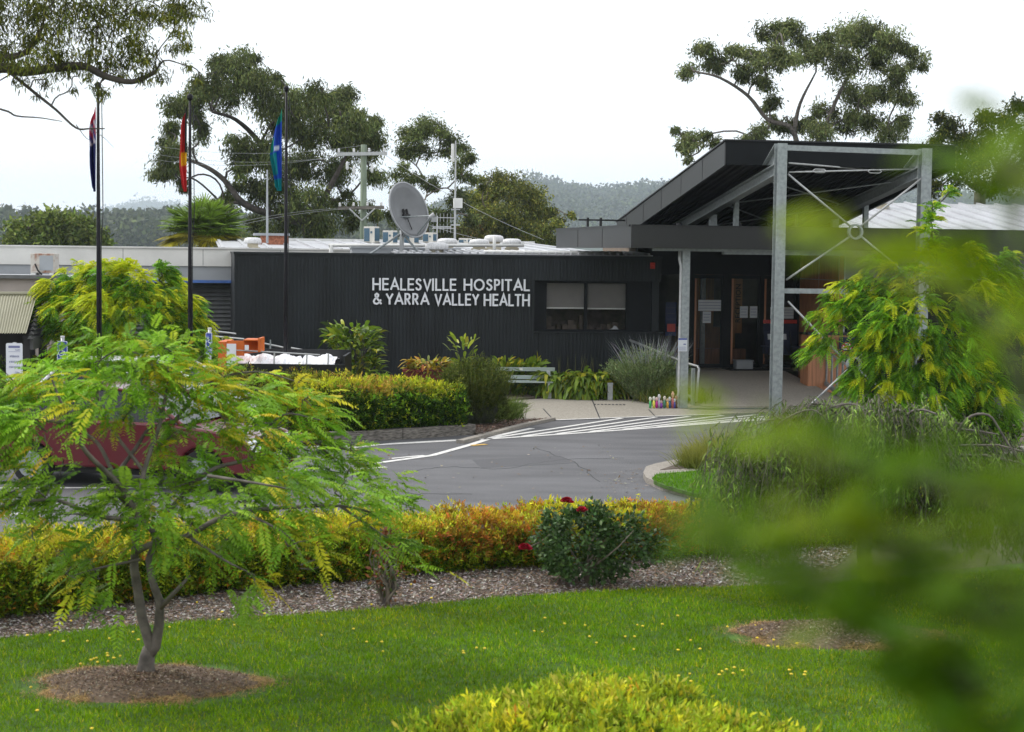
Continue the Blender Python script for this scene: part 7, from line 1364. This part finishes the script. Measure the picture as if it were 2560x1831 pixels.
# ---- young tree close to the camera on the right, out of focus
nb = np.array([1.25, 1.0, 0.0]); nt_ = thing('near_tree', 'blurred leafy branches of a close young tree down the right side', 'tree', nb)
mb = MB(); mb.tube(wobble(nb, (1.2, 1.1, 4.6), .02, 8), [.06, .055, .05, .045, .04, .035, .03, .02, .012], 10)
NC = [ # px, py, distance, radius px, count, tone (0 dark green .. 1 olive yellow)
 (2480, 380, .95, 70, 7, .35), (2545, 330, .95, 70, 7, .3), (2560, 470, .9, 60, 6, .4), (2560, 620, .9, 40, 3, .4),
 (1985, 530, 1.0, 40, 4, .8), (2080, 590, 1.0, 50, 5, .85), (2180, 640, 1.0, 55, 5, .85), (2290, 660, 1.0, 60, 6, .8), (2400, 690, 1.0, 60, 6, .75), (2500, 760, .95, 60, 6, .6), (2560, 860, .9, 60, 7, .35), (2590, 980, .9, 60, 7, .15),
 (1830, 1040, 1.0, 40, 3, .85), (1930, 1070, 1.0, 50, 4, .8), (2050, 1110, 1.0, 60, 6, .6), (2180, 1140, 1.0, 70, 8, .1), (2300, 1160, 1.0, 70, 9, .1), (2420, 1200, .95, 80, 9, .15), (2540, 1200, .9, 80, 9, .2), (2560, 1320, .9, 80, 9, .35),
 (1780, 1270, 1.0, 50, 7, .1), (1820, 1340, 1.0, 60, 8, .1), (1900, 1400, 1.0, 60, 7, .15), (1990, 1430, 1.0, 55, 6, .25), (2080, 1480, 1.0, 60, 7, .2), (2150, 1540, 1.0, 60, 8, .1), (1980, 1270, 1.0, 60, 5, .85), (2080, 1290, 1.0, 60, 6, .75), (2190, 1300, 1.0, 65, 7, .6), (2300, 1330, 1.0, 65, 7, .5), (2200, 1420, 1.0, 60, 6, .4), (2320, 1460, .95, 70, 8, .1), (2440, 1500, .9, 80, 9, .1), (2540, 1460, .9, 80, 9, .25),
 (2280, 1620, 1.0, 60, 6, .1), (2350, 1720, .95, 70, 8, .1), (2440, 1640, .9, 80, 9, .05), (2550, 1620, .9, 90, 10, .1), (2440, 1790, .9, 80, 10, .05), (2560, 1780, .9, 90, 10, .1), (2360, 1820, .9, 60, 6, .15)]
cs = []; ds = []; Ls = []; Cs = []; ends = []
for px_, py_, dd_, r, k, tn in NC:
    c = P(px_, py_, dd_*.92); rr_ = r/FPX*dd_; k = int(k*(1.7 if py_ < 1100 else 3.0 if py_ > 1400 else 2.2)); ax_ = R.normal(size=k)*rr_*.9; p = c+np.column_stack([ax_, R.normal(size=k)*.04, -ax_*.5])+R.normal(size=(k, 3))*[.004, .01, rr_*.16]+[.012, 0, -.004]; cs.append(p); ds.append(unit(R.normal(size=(k, 3))*[.4, .5, .3]+[-.8, -.1, .35])); Ls.append(R.uniform(.022, .036, k)); ends.append(c)
    g = cmix(k, [(.055, .13, .01), (.09, .175, .014)], (1, 1), .15); y = cmix(k, [(.26, .32, .02), (.2, .27, .015)], (1, 1), .15); f = np.clip(tn+R.normal(size=(k, 1))*.1, 0, 1); Cs.append(y*f+g*(1-f))
for i, rows in enumerate(([0, 1, 2, 3], [11, 10, 9, 8, 7, 6, 5, 4], [19, 18, 17, 16, 15, 14, 13, 12], [33, 29, 28, 27, 26], [32, 31, 30, 25, 24, 23, 22, 21, 20], [38, 36, 34], [39, 40, 35])):
    pts = [ends[j] for j in rows]; st_ = np.array([1.22, 1.05, pts[0][2]-.08]); mb.tube([st_]+[q+[0, .01, -.01] for q in pts], [.007]+[.0035*(1-.6*k/len(pts)) for k in range(len(pts))], 6, cap=False)
mb.build('trunk', m_barkdk, nt_, smooth=True)
frondmesh('crown', np.concatenate(cs), np.concatenate(ds), np.concatenate(Ls), np.concatenate(Cs), m_leaf, nt_, pairs=8, lw=.34, asp=.42, droop=.25, curl=.2)

# ---- haze
mb = MB(); mb.box(-3600, 3600, -5, 6800, -1.3, 260)
m = bpy.data.materials.new('haze'); m.use_nodes = True; n = m.node_tree; n.nodes.clear(); o_ = n.nodes.new('ShaderNodeOutputMaterial'); v = n.nodes.new('ShaderNodeVolumePrincipled'); v.inputs['Color'].default_value = (.79, .89, 1, 1); v.inputs['Density'].default_value = HAZE; v.inputs['Anisotropy'].default_value = .2
n.links.new(v.outputs[0], o_.inputs['Volume'])
if HAZE > 0: o = mb.build('haze', m); o['kind'] = 'stuff'
